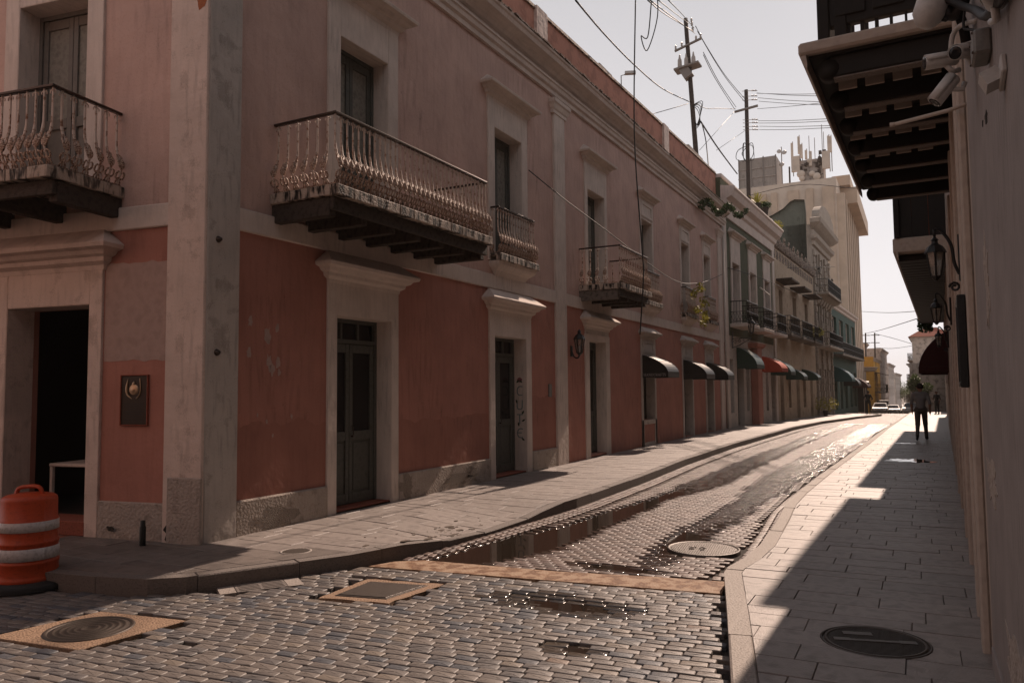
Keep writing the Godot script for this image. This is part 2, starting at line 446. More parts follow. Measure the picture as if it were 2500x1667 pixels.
# wet lines along the street: z, centre x, half width, depth of the dip
var GUTTER := [[-6.8, -4.4, 0.28, 0.034], [-8.0, -4.1, 0.38, 0.034], [-9.3, -3.98, 0.28, 0.031], [-10.5, -3.9, 0.22, 0.03], [-12.5, -3.8, 0.17, 0.024], [-13.4, -3.7, 0.2, 0.0122], [-15.0, -3.6, 0.25, 0.0115], [-19.0, -3.62, 0.25, 0.0112], [-23.0, -3.55, 0.24, 0.0105], [-31.0, -3.4, 0.22, 0.0095], [-46.0, -3.0, 0.25, 0.009]]
var TRACK := [[-7.6, -2.5, 0.1, 0.006], [-9.25, -2.5, 0.24, 0.02], [-9.7, -2.5, 0.22, 0.0115], [-11.2, -2.45, 0.2, 0.0105], [-13.6, -2.42, 0.24, 0.0095], [-17.0, -2.4, 0.28, 0.008], [-22.0, -2.25, 0.3, 0.0075], [-28.0, -2.05, 0.32, 0.007], [-44.0, -1.7, 0.34, 0.007]]
const ROAD := -0.14
const WATER := -0.1525
func gy(z: float) -> float:
	var s := -z
	if s < 34.0: return 0.0
	if s < 75.0: return -(s - 34.0) * 0.0135
	if s < 120.0: return -0.5535 - (s - 75.0) * 0.045
	return -2.58 - (s - 120.0) * 0.01
func ramp(x: float, z: float) -> float:
	# dropped kerb beside the crossing
	var k: float = smoothstep(-7.0, -7.9, z) * (1.0 - smoothstep(-9.0, -10.4, z))
	return -0.105 * k * smoothstep(-6.4, -4.9, x)
func left_y(x: float, z: float) -> float: return gy(z) + ramp(x, z)
func right_y(_x: float, z: float) -> float: return gy(z)
func along(line: Array, z: float) -> Array:
	for i in line.size() - 1:
		if z <= line[i][0] and z >= line[i + 1][0]:
			var t: float = (z - line[i][0]) / (line[i + 1][0] - line[i][0])
			return [lerpf(line[i][1], line[i + 1][1], t), lerpf(line[i][2], line[i + 1][2], t), lerpf(line[i][3], line[i + 1][3], t)]
	return []
func xat(line: Array, z: float) -> float:
	for i in line.size() - 1:
		if z <= line[i].y and z >= line[i + 1].y:
			return lerpf(line[i].x, line[i + 1].x, (z - line[i].y) / (line[i + 1].y - line[i].y))
	return line[-1].x
func dip(x: float, z: float) -> Array:      # [depth, wetness]
	var d := 0.0
	var wet := 0.0
	for l in [GUTTER, TRACK]:
		var a := along(l, z)
		if a.is_empty(): continue
		var wob: float = relief.get_noise_2d(x * 40.0, z * 40.0) * 0.2 + relief.get_noise_2d(z * 14.0, 7.0) * 0.35
		var t: float = abs(x - a[0]) / (a[1] * (1.0 + wob))
		d = max(d, a[2] * (1.0 - smoothstep(0.75, 1.35, t)))
		wet = max(wet, 1.0 - smoothstep(1.0, 1.7, t))
	# puddle at the near end of the street
	var e := Vector2((x + 2.75) / 0.42, (z + 7.42) / 0.13).length()
	d = max(d, 0.022 * (1.0 - smoothstep(0.6, 1.2, e)))
	wet = max(wet, 1.0 - smoothstep(1.0, 1.6, e))
	return [d, wet]
func stone_mesh(lx: float, lz: float, r: float, col: Color, h := 0.05) -> ArrayMesh:
	var s := S(true)
	s.set_color(col)
	var jit := []
	for k in 4: jit.append(Vector2(rng.randf_range(-1, 1), rng.randf_range(-1, 1)) * min(lx, lz) * 0.045)
	var ring := func(ins: float, y: float) -> Array:
		var out := []
		var cs := [Vector2(-1, -1), Vector2(1, -1), Vector2(1, 1), Vector2(-1, 1)]
		for k in 4:
			var c: Vector2 = Vector2(cs[k].x * (lx / 2 - ins), cs[k].y * (lz / 2 - ins)) + jit[k]
			var cut: float = r * 0.9
			var a: Vector2 = c + Vector2(-cs[k].x * cut, 0) if k % 2 == 1 else c + Vector2(0, -cs[k].y * cut)
			var b: Vector2 = c + Vector2(0, -cs[k].y * cut) if k % 2 == 1 else c + Vector2(-cs[k].x * cut, 0)
			out.append(Vector3(a.x, y, a.y)); out.append(Vector3(b.x, y, b.y))
		return out
	var rings := [ring.call(-0.002, -h), ring.call(0.0, -r), ring.call(r * 0.35, -r * 0.28), ring.call(r * 1.2, 0.0)]
	for i in 3:
		for k in 8:
			var m := (k + 1) % 8
			s.set_smooth_group(1 if i > 0 else 2)
			quad(s, rings[i][k], rings[i][m], rings[i + 1][m], rings[i + 1][k])
	s.set_smooth_group(1)
	for k in 8: tri(s, Vector3(0, rng.randf_range(-0.001, 0.003), 0), rings[3][k], rings[3][(k + 1) % 8])
	s.generate_normals()
	return s.commit()
func lay(parent, list: Array, meshes: Array, called: String, many: String, dry, wet):
	# list of [transform, variant, wet]; the 300 nearest are parts, the rest one part
	list.sort_custom(func(a, b): return a[0].origin.distance_squared_to(Vector3(-1.2, 1.65, -2.0)) < b[0].origin.distance_squared_to(Vector3(-1.2, 1.65, -2.0)))
	var sd := SurfaceTool.new(); sd.begin(Mesh.PRIMITIVE_TRIANGLES)
	var sw := SurfaceTool.new(); sw.begin(Mesh.PRIMITIVE_TRIANGLES)
	var nw := 0
	for i in list.size():
		var e = list[i]
		if i < 300: put(meshes[e[1]], called, wet if e[2] else dry, parent, e[0])
		elif e[2]:
			sw.append_from(meshes[e[1]], 0, e[0]); nw += 1
		else: sd.append_from(meshes[e[1]], 0, e[0])
	put(sd.commit(), many, dry, parent).set_meta("kind", "stuff")
	if nw > 0: put(sw.commit(), "wet_" + many, wet, parent).set_meta("kind", "stuff")
func circle(c: Vector2, r: float, n := 28) -> PackedVector2Array:
	var p := PackedVector2Array()
	for k in n: p.append(c + Vector2(cos(TAU * k / n), sin(TAU * k / n)) * r)
	return p
func inside(p: Vector2, poly: PackedVector2Array) -> bool: return Geometry2D.is_point_in_polygon(p, poly)
func blob(c: Vector2, r: Vector2, seed_: float, n := 30, rough := 0.25) -> PackedVector2Array:
	var p := PackedVector2Array()
	for k in n:
		var t := TAU * k / n
		var f := 1.0 + rough * relief.get_noise_2d(cos(t) * 60.0 + seed_ * 97.0, sin(t) * 60.0)  * 2.0
		p.append(c + Vector2(cos(t) * r.x, sin(t) * r.y) * f)
	return p
func sheet(s: SurfaceTool, a: Array, b: Array, yf: Callable, off: float):
	for i in a.size() - 1:
		var p := [a[i], b[i], b[i + 1], a[i + 1]]
		var q := []
		for v in p: q.append(Vector3(v.x, yf.call(v.x, v.y) + off, v.y))
		oquad(s, q[0], q[1], q[2], q[3], q[0] - Vector3.UP * 5)
func kerb(parent, line: Array, i0: int, i1: int, side: float, yf: Callable):
	# stones about 0.95 m long following the line; side +1 puts the body to the right of travel
	var pts := PackedVector2Array()
	for i in range(i0, i1 + 1): pts.append(line[i])
	var acc := [pts[0]]
	var d := 0.0
	var want := 0.95
	var cuts := []
	for i in pts.size() - 1:
		var seg: float = pts[i].distance_to(pts[i + 1])
		var t := 0.0
		while d + seg - t >= want:
			t += want - d
			acc.append(pts[i].lerp(pts[i + 1], t / seg))
			cuts.append(acc)
			acc = [pts[i].lerp(pts[i + 1], t / seg)]
			d = 0.0
			want = rng.randf_range(0.8, 1.1)
		d += seg - t
		acc.append(pts[i + 1])
	cuts.append(acc)
	for a in cuts:
		var o := []
		var n := []
		for k in a.size():
			var dir: Vector2 = (a[min(k + 1, a.size() - 1)] - a[max(k - 1, 0)]).normalized()
			var nn := Vector2(-dir.y, dir.x) * side
			o.append(a[k]); n.append(a[k] + nn * 0.15)
		var e0: Vector2 = (o[1] - o[0]).normalized() * 0.003
		var e1: Vector2 = (o[-1] - o[-2]).normalized() * 0.003
		o[0] += e0; n[0] += e0; o[-1] -= e1; n[-1] -= e1
		n.reverse()
		var s := S()
		var tilt := rng.randf_range(-0.004, 0.004)
		slab(s, PackedVector2Array(o + n), -0.3, tilt, 0.012, yf)
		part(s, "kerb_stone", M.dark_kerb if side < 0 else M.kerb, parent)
func paving(parent, region: PackedVector2Array, z0: float, z1: float, x0: float, x1: float, holes: Array, yf: Callable, skew := 0.0):
	var list := []
	var z := z0
	var row := 0
	while z > z1:
		var hz: float = [0.3, 0.3, 0.31, 0.2, 0.3][row % 5]
		var x := x0 - rng.randf() * 0.6
		while x < x1:
			var lx := 0.6 if hz > 0.25 else 0.8
			var g := 0.0022
			var r := PackedVector2Array([Vector2(x + g, z - g + skew * x), Vector2(x + lx - g, z - g + skew * (x + lx)), Vector2(x + lx - g, z - hz + g + skew * (x + lx)), Vector2(x + g, z - hz + g + skew * x)])
			var polys := [r]
			var inr := true
			for v in r: inr = inr and inside(v, region)
			if not inr: polys = Geometry2D.intersect_polygons(r, region)
			for h in holes:
				var nx := []
				for p in polys:
					for c in Geometry2D.clip_polygons(p, h):
						if not Geometry2D.is_polygon_clockwise(c): nx.append(c)
				polys = nx
			for p in polys:
				if p.size() > 2: list.append(p)
			x += lx
		z -= hz
		row += 1
	list.sort_custom(func(a, b): return a[0].distance_squared_to(Vector2(-1, -2)) < b[0].distance_squared_to(Vector2(-1, -2)))
	var rest := S()
	for i in list.size():
		var s := S() if i < 300 else rest
		var dy := rng.randf_range(-0.003, 0.003)
		slab(s, list[i], -0.05, dy, 0.004, yf)
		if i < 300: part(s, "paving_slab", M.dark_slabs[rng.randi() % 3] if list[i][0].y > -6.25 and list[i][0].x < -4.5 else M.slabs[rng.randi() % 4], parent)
	if list.size() > 300: part(rest, "far_paving_slabs", M.slabs[0], parent).set_meta("kind", "stuff")
func ground():
	# base sheet down the whole street and beyond
	var s := S()
	var za := [12.0, 0.0, -20.0, -34.0, -50.0, -75.0, -95.0, -120.0, -180.0, -400.0, -900.0]
	for i in za.size() - 1:
		for xx in [[-900.0, -9.0], [-9.0, 3.0], [3.0, 900.0]]:
			quad(s, Vector3(xx[0], gy(za[i + 1]) - 0.3, za[i + 1]), Vector3(xx[1], gy(za[i + 1]) - 0.3, za[i + 1]), Vector3(xx[1], gy(za[i]) - 0.3, za[i]), Vector3(xx[0], gy(za[i]) - 0.3, za[i]))
	quad(s, Vector3(-900, -0.3, 12), Vector3(900, -0.3, 12), Vector3(900, -0.3, 900), Vector3(-900, -0.3, 900))
	structure(s, "ground", M.earth)
	# road bed under stones
	s = S()
	var z := 9.0
	while z > -46.0:
		var h := 1.0
		var xl0: float = -16.0 if z > -3.0 else (-9.0 if z > -4.5 else (-6.2 if z > -6 else -5.3))
		var y0 := gy(z) + ROAD - 0.03; var y1 := gy(z - h) + ROAD - 0.03
		quad(s, Vector3(xl0, y1, z - h), Vector3(1.3, y1, z - h), Vector3(1.3, y0, z), Vector3(xl0, y0, z))
		z -= h
	structure(s, "road_bed", M.bed)
	# side street of blue cobbles
	var side := Node3D.new()
	side.name = "side_street"
	side.set_meta("kind", "structure")
	add_child(side)
	var region := PackedVector2Array([Vector2(-16, -2.85), Vector2(-9, -4.06), Vector2(-6.7, -4.44), Vector2(-6.13, -4.59), Vector2(-5.87, -4.81), Vector2(-5.71, -5.1), Vector2(-5.39, -5.7), Vector2(-5.08, -6.33), Vector2(-1.6, -6.82), Vector2(-1.33, -5.8), Vector2(-1.02, -4.47), Vector2(-0.58, -2.6), Vector2(0, 0.2), Vector2(-16, 0.2)])
	var pad1 := PackedVector2Array([Vector2(-6.16, -3.3), Vector2(-6.03, -4.1), Vector2(-5.17, -4.24), Vector2(-5.27, -3.42)])
	var pad2 := PackedVector2Array([Vector2(-4.68, -5.2), Vector2(-4.72, -5.92), Vector2(-3.94, -6.07), Vector2(-4.03, -5.34)])
	var grate := PackedVector2Array([Vector2(-5.84, -5.06), Vector2(-5.42, -5.68), Vector2(-5.16, -5.5), Vector2(-5.56, -4.92)])
	var tones := [L(0.185, 0.162, 0.146), L(0.165, 0.147, 0.134), L(0.145, 0.133, 0.126), L(0.10, 0.102, 0.114), L(0.21, 0.178, 0.152), L(0.175, 0.155, 0.142), L(0.122, 0.118, 0.12), L(0.21, 0.155, 0.122)]
	var meshes := []
	var lens := [0.148, 0.165, 0.178]
	for t in tones:
		for k in 3: meshes.append(stone_mesh(lens[k], rng.randf_range(0.0765, 0.081), rng.randf_range(0.006, 0.0085), t, 0.06))
	var list := []
	var ang := deg_to_rad(5.0)
	var ax := Vector2(cos(ang), -sin(ang))
	var az := Vector2(-sin(ang), -cos(ang))
	var row := 0
	for j in range(-12, 110):
		var v := j * 0.0835
		var u := -16.0 + (0.08 if j % 2 else 0.0) + rng.randf() * 0.03
		while u < 4.0:
			var vari := rng.randi() % 3
			u += lens[vari] * 0.5 + 0.0035
			var here := u
			u += lens[vari] * 0.5 + 0.0035
			var bend := relief.get_noise_2d(here * 13.0, v * 13.0) * 0.06
			var p := ax * here + az * (v + bend)
			if p.y < -7.2 or p.y > -1.2 or -p.x > -p.y * 1.95 + 1.2: continue
			if not inside(p, region): continue
			var skip := false
			for h in [pad1, pad2, grate]:
				for q in Geometry2D.offset_polygon(h, 0.05): skip = skip or inside(p, q)
			if skip: continue
			if rng.randf() < 0.004: continue
			var y: float = ROAD + relief.get_noise_2d(p.x * 9.0, p.y * 9.0) * 0.022 + rng.randf_range(-0.003, 0.003)
			var w := 0.0
			for e in [[-2.72, -5.98, 0.6, 0.24, 0.03], [-2.2, -5.02, 0.2, 0.1, 0.034]]:
				var t := Vector2((p.x - e[0]) / e[2], (p.y - e[1]) / e[3]).length()
				y -= e[4] * (1.0 - smoothstep(0.2, 1.3, t))
				w = max(w, 1.0 - smoothstep(0.8, 1.5, t))
			var slope := Vector2(relief.get_noise_2d(p.x * 9.0 + 1.0, p.y * 9.0) - relief.get_noise_2d(p.x * 9.0 - 1.0, p.y * 9.0), relief.get_noise_2d(p.x * 9.0, p.y * 9.0 + 1.0) - relief.get_noise_2d(p.x * 9.0, p.y * 9.0 - 1.0)) * 0.1
			var b := Basis(Vector3.UP, ang + rng.randf_range(-0.05, 0.05)) * Basis(Vector3.RIGHT, rng.randf_range(-0.035, 0.035) + slope.y) * Basis(Vector3.BACK, rng.randf_range(-0.025, 0.025) + slope.x)
			var tone: int = clampi(int(absf(rng.randfn(0.0, 2.3) + relief.get_noise_2d(p.x * 20.0, p.y * 20.0 + 40.0) * 2.0)), 0, 7)
			list.append([Transform3D(b, Vector3(p.x, y, p.y)), tone * 3 + vari, w > 0.3])
		row += 1
	lay(side, list, meshes, "cobblestone", "cobblestones", M.stone, M.stone_wet)
	for e in [[-2.72, -5.98, 0.5, 0.2], [-2.2, -5.02, 0.2, 0.09]]:
		s = S()
		slab(s, blob(Vector2(e[0], e[1]), Vector2(e[2], e[3]), e[0]), ROAD - 0.04, ROAD - 0.021)
		structure(s, "puddle", M.water)
	# concrete strip across the mouth of the street
	s = S()
	var strip := PackedVector2Array([Vector2(-5.06, -6.37), Vector2(-1.585, -6.86), Vector2(-1.63, -7.3), Vector2(-2.3, -7.2), Vector2(-3.2, -7.0), Vector2(-4.0, -6.92), Vector2(-4.72, -6.84), Vector2(-4.95, -6.66)])
	slab(s, strip, -0.2, ROAD + 0.004, 0.006)
	structure(s, "concrete_strip", M.concrete)
	# brick street
	var street := Node3D.new()
	street.name = "brick_street"
	street.set_meta("kind", "structure")
	add_child(street)
	tones = [L(0.155, 0.107, 0.088), L(0.13, 0.09, 0.075), L(0.175, 0.125, 0.104), L(0.142, 0.104, 0.088), L(0.115, 0.083, 0.071)]
	meshes = []
	for t in tones:
		for k in 3: meshes.append(stone_mesh(0.145, 0.078, rng.randf_range(0.005, 0.007), t, 0.05))
	list = []
	var cover := Vector2(-2.19, -8.68)
	var add := func(p: Vector2, rot: float):
		if p.distance_to(cover) < 0.43: return
		for q in Geometry2D.offset_polygon(strip, 0.045):
			if inside(p, q): return
		var dd := dip(p.x, p.y)
		var y: float = gy(p.y) + ROAD - dd[0] + relief.get_noise_2d(p.x * 10.0, p.y * 10.0) * 0.006 * (1.0 - 0.8 * dd[1]) + rng.randf_range(-0.0025, 0.0025)
		var b := Basis(Vector3.UP, rot + rng.randf_range(-0.03, 0.03)) * Basis(Vector3.RIGHT, rng.randf_range(-0.03, 0.03)) * Basis(Vector3.BACK, rng.randf_range(-0.02, 0.02))
		list.append([Transform3D(b, Vector3(p.x, y, p.y)), (rng.randi() % 5) * 3 + rng.randi() % 3, dd[1] > 0.35])
	z = -6.6
	var odd := 0
	while z > -45.0:
		var xl: float = xat(KL, z) + 0.33
		var xr: float = xat(KR, z) - 0.26
		var x := xl + 0.075 + (0.075 if odd else 0.0)
		while x < xr:
			add.call(Vector2(x, z + relief.get_noise_2d(x * 14.0, z * 14.0) * 0.01), 0.0)
			x += 0.151
		z -= 0.084
		odd = 1 - odd
	for side_ in [[KL, 1.0, 3], [KR, -1.0, 2]]:
		for col in side_[2]:
			z = -6.7 + col * 0.04
			while z > -45.0:
				var xx: float = xat(side_[0], z)
				var dx: float = xat(side_[0], z - 0.1) - xx
				add.call(Vector2(xx + side_[1] * (0.06 + col * 0.09), z), PI / 2 + dx / 0.1)
				z -= 0.152
	lay(street, list, meshes, "paving_brick", "paving_bricks", M.stone, M.stone_wet)
	# standing water in gutters
	for l in [GUTTER, TRACK]:
		s = S()
		var a := []; var b := []
		z = l[0][0]
		while z > l[-1][0]:
			var q := along(l, z)
			var ww: float = q[1] + 0.1
			a.append(Vector2(q[0] - ww, z)); b.append(Vector2(q[0] + ww, z))
			z -= 0.5
		sheet(s, a, b, func(_x, zz): return gy(zz), WATER)
		structure(s, "puddle", M.water)
	s = S()
	slab(s, blob(Vector2(-2.75, -7.42), Vector2(0.46, 0.14), 3.0), WATER - 0.01, WATER - 0.001)
	structure(s, "puddle", M.water)
	# street further down
	s = S()
	var fa := []; var fb := []
	for zz in [-44.9, -50.0, -56.0, -62.0, -66.0, -75.0, -85.0, -95.0, -105.0, -120.0, -150.0, -300.0]:
		fa.append(Vector2(xat(KL, zz) - 0.05 if zz > -64.0 else -9.0, zz)); fb.append(Vector2(xat(KR, zz) + 0.05 if zz > -112.0 else 0.7, zz))
	sheet(s, fa, fb, func(_x, zz): return gy(zz), ROAD - 0.005)
	structure(s, "far_street", M.far_road)
	# left pavement
	var left := Node3D.new()
	left.name = "left_pavement"
	left.set_meta("kind", "structure")
	add_child(left)
	kerb(left, KL, 0, KL.size() - 1, -1.0, left_y)
	var poly := PackedVector2Array()
	for i in range(1, 18): poly.append(KL[i])
	poly.append_array([Vector2(-7.6, -31.5), Vector2(-7.6, -6.4), Vector2(-9.0, -6.2)])
	var inner: PackedVector2Array = Geometry2D.offset_polygon(poly, -0.152)[0]
	var lid := circle(Vector2(-5.8, -6.1), 0.165, 20)
	paving(left, inner, -4.0, -31.5, -9.0, -4.3, [lid], left_y)
	s = S()
	fa = []; fb = []
	for zz in [-31.2, -34.0, -43.0, -50.0, -54.8, -60.0, -63.0, -66.4]:
		fa.append(Vector2(-9.0, zz)); fb.append(Vector2(xat(KL, zz) - 0.15, zz))
	sheet(s, fa, fb, left_y, -0.004)
	part(s, "far_paving", M.slabs[2], left)
	# right pavement
	var right := Node3D.new()
	right.name = "right_pavement"
	right.set_meta("kind", "structure")
	add_child(right)
	kerb(right, KR, 1, KR.size() - 2, 1.0, right_y)
	poly = PackedVector2Array()
	for i in range(1, 16): poly.append(KR[i])
	poly.append_array([Vector2(1.4, -33), Vector2(0.9, 1.2)])
	var ins: PackedVector2Array = Geometry2D.offset_polygon(poly, -0.152)[0]
	paving(right, ins, 0.6, -32.8, -2.2, 1.4, [circle(Vector2(-0.31, -5.6), 0.335)], right_y, -0.03)
	s = S()
	fa = []; fb = []
	for zz in [-32.5, -34.0, -42.4, -55.0, -64.4, -75.0, -95.0, -112.0]:
		fa.append(Vector2(xat(KR, zz) + 0.15, zz)); fb.append(Vector2(3.2, zz))
	sheet(s, fa, fb, right_y, -0.004)
	part(s, "far_paving", M.slabs[0], right)
	s = S()
	slab(s, blob(Vector2(-0.25, -19.3), Vector2(0.42, 0.45), 5.0, 36, 0.5), 0.004, 0.0065)
	structure(s, "puddle", M.water)
	s = S()
	slab(s, blob(Vector2(-0.38, -25.1), Vector2(0.3, 0.12), 8.0, 24, 0.5), 0.004, 0.0065)
	structure(s, "puddle", M.water)
	# mud splashed over the dropped kerb
	s = S()
	for k in 90:
		var q := Vector2(rng.randfn(-5.12, 0.2), rng.randfn(-8.0, 0.5))
		var rr := 0.008 + 0.035 * pow(rng.randf(), 3.0)
		var yy := left_y(q.x, q.y)
		if q.x < -4.98: slab(s, blob(q, Vector2(rr, rr * 1.6), k * 1.3, 10, 0.4), yy + 0.001, yy + 0.0065)
	tag(part(s, "mud_splashes", M.mud, left), "", "", "", "stuff")
	covers(pad1, pad2, cover)
func covers(pad1: PackedVector2Array, pad2: PackedVector2Array, cover: Vector2):
	# round cover in its orange concrete pad
	var t := thing("manhole_cover", "round ringed iron manhole cover set in a square tan concrete pad among blue cobbles", "manhole cover")
	var c := Vector2(-5.66, -3.76)
	var s := S()
	slab(s, pad1, -0.2, ROAD + 0.006, 0.005)
	part(s, "concrete_pad", M.pad, t)
	s = S(true)
	lathe(s, [Vector2(0.315, -0.03), Vector2(0.315, 0.004), Vector2(0.3, 0.01), Vector2(0.285, 0.004), Vector2(0.28, 0.0)], 40, Transform3D(Basis(), Vector3(c.x, ROAD + 0.006, c.y)))
	part(s, "rim", M.cast_iron, t)
	s = S(true)
	var pr := [Vector2(0.285, 0.0)]
	for k in range(5, 0, -1):
		var r := k * 0.047
		pr += [Vector2(r + 0.026, 0.003), Vector2(r + 0.018, 0.009), Vector2(r + 0.008, 0.009), Vector2(r, 0.003)]
	pr.append(Vector2(0.0, 0.004))
	lathe(s, pr, 40, Transform3D(Basis(), Vector3(c.x, ROAD + 0.006, c.y)))
	part(s, "lid", M.cast_iron, t)
	# square utility cover with a rough mortar collar
	t = thing("utility_cover", "square steel utility cover in a rough tan mortar collar, by the concrete strip", "utility cover")
	s = S()
	var rough := PackedVector2Array()
	for i in 4:
		for k in 9:
			var p := pad2[i].lerp(pad2[(i + 1) % 4], k / 9.0)
			rough.append(p + Vector2(rng.randf_range(-1, 1), rng.randf_range(-1, 1)) * 0.014)
	slab(s, rough, -0.2, ROAD + 0.008, 0.0)
	part(s, "mortar_collar", M.pad, t)
	var ctr := (pad2[0] + pad2[1] + pad2[2] + pad2[3]) / 4.0
	var inn := PackedVector2Array(); var inn2 := PackedVector2Array()
	for p in pad2:
		inn.append(ctr + (p - ctr) * 0.74); inn2.append(ctr + (p - ctr) * 0.68)
	s = S()
	slab(s, inn, -0.2, ROAD + 0.014, 0.003)
	part(s, "frame", M.cast_iron, t)
	s = S()
	slab(s, inn2, -0.2, ROAD + 0.02, 0.004)
	part(s, "plate", M.cover_plate, t)
	# ribbed cover in the brick street
	t = thing("manhole_cover", "large round ribbed manhole cover in brick street beside the right kerb", "manhole cover")
	s = S(true)
	var xf := Transform3D(Basis(), Vector3(cover.x, ROAD + 0.004, cover.y))
	lathe(s, [Vector2(0.4, -0.05), Vector2(0.4, 0.004), Vector2(0.385, 0.01), Vector2(0.37, 0.004), Vector2(0.366, 0.0)], 44, xf)
	part(s, "rim", M.cover_plate, t)
	s = S()
	slab(s, circle(cover, 0.368, 40), ROAD - 0.02, ROAD + 0.002)
	part(s, "lid", M.cover_plate, t)
	s = S()
	for k in range(-14, 15):
		var x := k * 0.025
		var hl: float = sqrt(max(0.0, 0.355 * 0.355 - x * x))
		tbox(s, xf * Transform3D(Basis(Vector3.UP, 0.12), Vector3(x, 0.001, 0).rotated(Vector3.UP, 0.12)), Vector3(0.006, 0.004, hl))
	part(s, "ribs", M.cover_plate, t).set_meta("kind", "stuff")
	for e in [["C", -0.06, 0.1], ["M", -0.06, 0.02], ["2", 0.06, 0.1], ["3", 0.06, 0.02]]:
		var tm := letters(e[0], 0.075, 0.012)
		put(tm, "raised_letter", M.galv, t, Transform3D(Basis(Vector3.UP, 0.5) * Basis(Vector3.RIGHT, -PI / 2), xf.origin + Vector3(e[1] - 0.06, 0.008, e[2] - 0.02)))
	# lattice cover in the right pavement
	t = thing("manhole_cover", "round iron cover with lattice grid set in shaded right pavement", "manhole cover")
	xf = Transform3D(Basis(Vector3.UP, 0.25), Vector3(-0.31, 0.0, -5.6))
	s = S(true)
	lathe(s, [Vector2(0.332, -0.05), Vector2(0.332, 0.002), Vector2(0.32, 0.004), Vector2(0.318, -0.008), Vector2(0.308, -0.008), Vector2(0.306, 0.005), Vector2(0.29, 0.005), Vector2(0.286, -0.004)], 44, xf)
	part(s, "rim", M.cast_iron, t)
	s = S()
	slab(s, circle(Vector2(-0.31, -5.6), 0.31, 40), -0.05, -0.006)
	part(s, "lid", M.cast_iron, t)
	s = S()
	for k in range(-12, 13):
		for q in [0, 1]:
			var x := k * 0.0225
			var hl: float = sqrt(max(0.0, 0.285 * 0.285 - x * x))
			var cut := 0.035 if abs(k) < 2 and q == 0 else 0.0
			if cut > 0: continue
			var r := Transform3D(Basis(Vector3.UP, q * PI / 2), Vector3.ZERO)
			tbox(s, xf * (r * Transform3D(Basis(), Vector3(0 if q == 0 else x, -0.003 + q * 0.0006, x if q == 0 else 0))), Vector3(hl if q == 0 else 0.0045, 0.004, 0.0045 if q == 0 else hl))
	part(s, "lattice", M.cast_iron, t).set_meta("kind", "stuff")
	s = S()
	for e in [[-0.2, 0.0], [0.2, 0.0]]:
		tbox(s, xf * Transform3D(Basis(), Vector3(e[0], 0.0, e[1])), Vector3(0.05, 0.0055, 0.03))
	tbox(s, xf * Transform3D(Basis(), Vector3(0, 0.0, 0)), Vector3(0.15, 0.005, 0.02))
	tbox(s, xf * Transform3D(Basis(), Vector3(-0.08, 0.0, -0.14)), Vector3(0.09, 0.005, 0.035))
	part(s, "lifting_plates", M.cover_plate, t)
	# drain by the corner kerb
	t = thing("drain_grate", "pale slotted drain grate in the cobbles against the corner kerb", "drain grate")
	var d := Vector3(0.62, 0, -0.88).normalized()
	xf = Transform3D(Basis(d, Vector3.UP, d.cross(Vector3.UP)), Vector3(-5.47, ROAD + 0.004, -5.3))
	for k in 2:
		s = S()
		box(s, -0.37 + k * 0.6, -0.08, -0.15, -0.23 + k * 0.6, 0.0, 0.15)
		part(s, "concrete_end", M.kerb, t, xf)
	s = S()
	box(s, -0.225, -0.034, -0.15, 0.225, -0.028, 0.15)
	part(s, "sump", M.rubber, t, xf)
	for k in 6:
		s = S()
		cbox(s, -0.225, -0.04, -0.148 + k * 0.0545, 0.225, 0.004, -0.124 + k * 0.0545, 0.004)
		part(s, "bar", M.galv, t, xf)
	for k in 3:
		s = S()
		cbox(s, -0.225 + k * 0.21, -0.045, -0.15, -0.195 + k * 0.21, 0.0, 0.15, 0.004)
		part(s, "cross_bar", M.galv, t, xf)
	# little lid in the left pavement
	t = thing("valve_lid", "small round valve lid in the sunlit corner pavement", "valve lid")
	s = S(true)
	lathe(s, [Vector2(0.165, -0.05), Vector2(0.165, 0.003), Vector2(0.15, 0.006), Vector2(0.14, 0.0)], 28, Transform3D(Basis(), Vector3(-5.8, 0, -6.1)))
	part(s, "rim", M.kerb, t)
	s = S()
	slab(s, circle(Vector2(-5.8, -6.1), 0.145, 24), -0.05, 0.0)
	part(s, "lid", M.cover_plate, t)
func letters(txt: String, size: float, depth: float, serif := false) -> TextMesh:
	var tm := TextMesh.new()
	var f := SystemFont.new()
	f.font_names = PackedStringArray(["Droid Serif" if serif else "Droid Sans"])
	tm.font = f
	tm.text = txt
	tm.font_size = 32
	tm.pixel_size = size / 24.0
	tm.depth = depth
	return tm

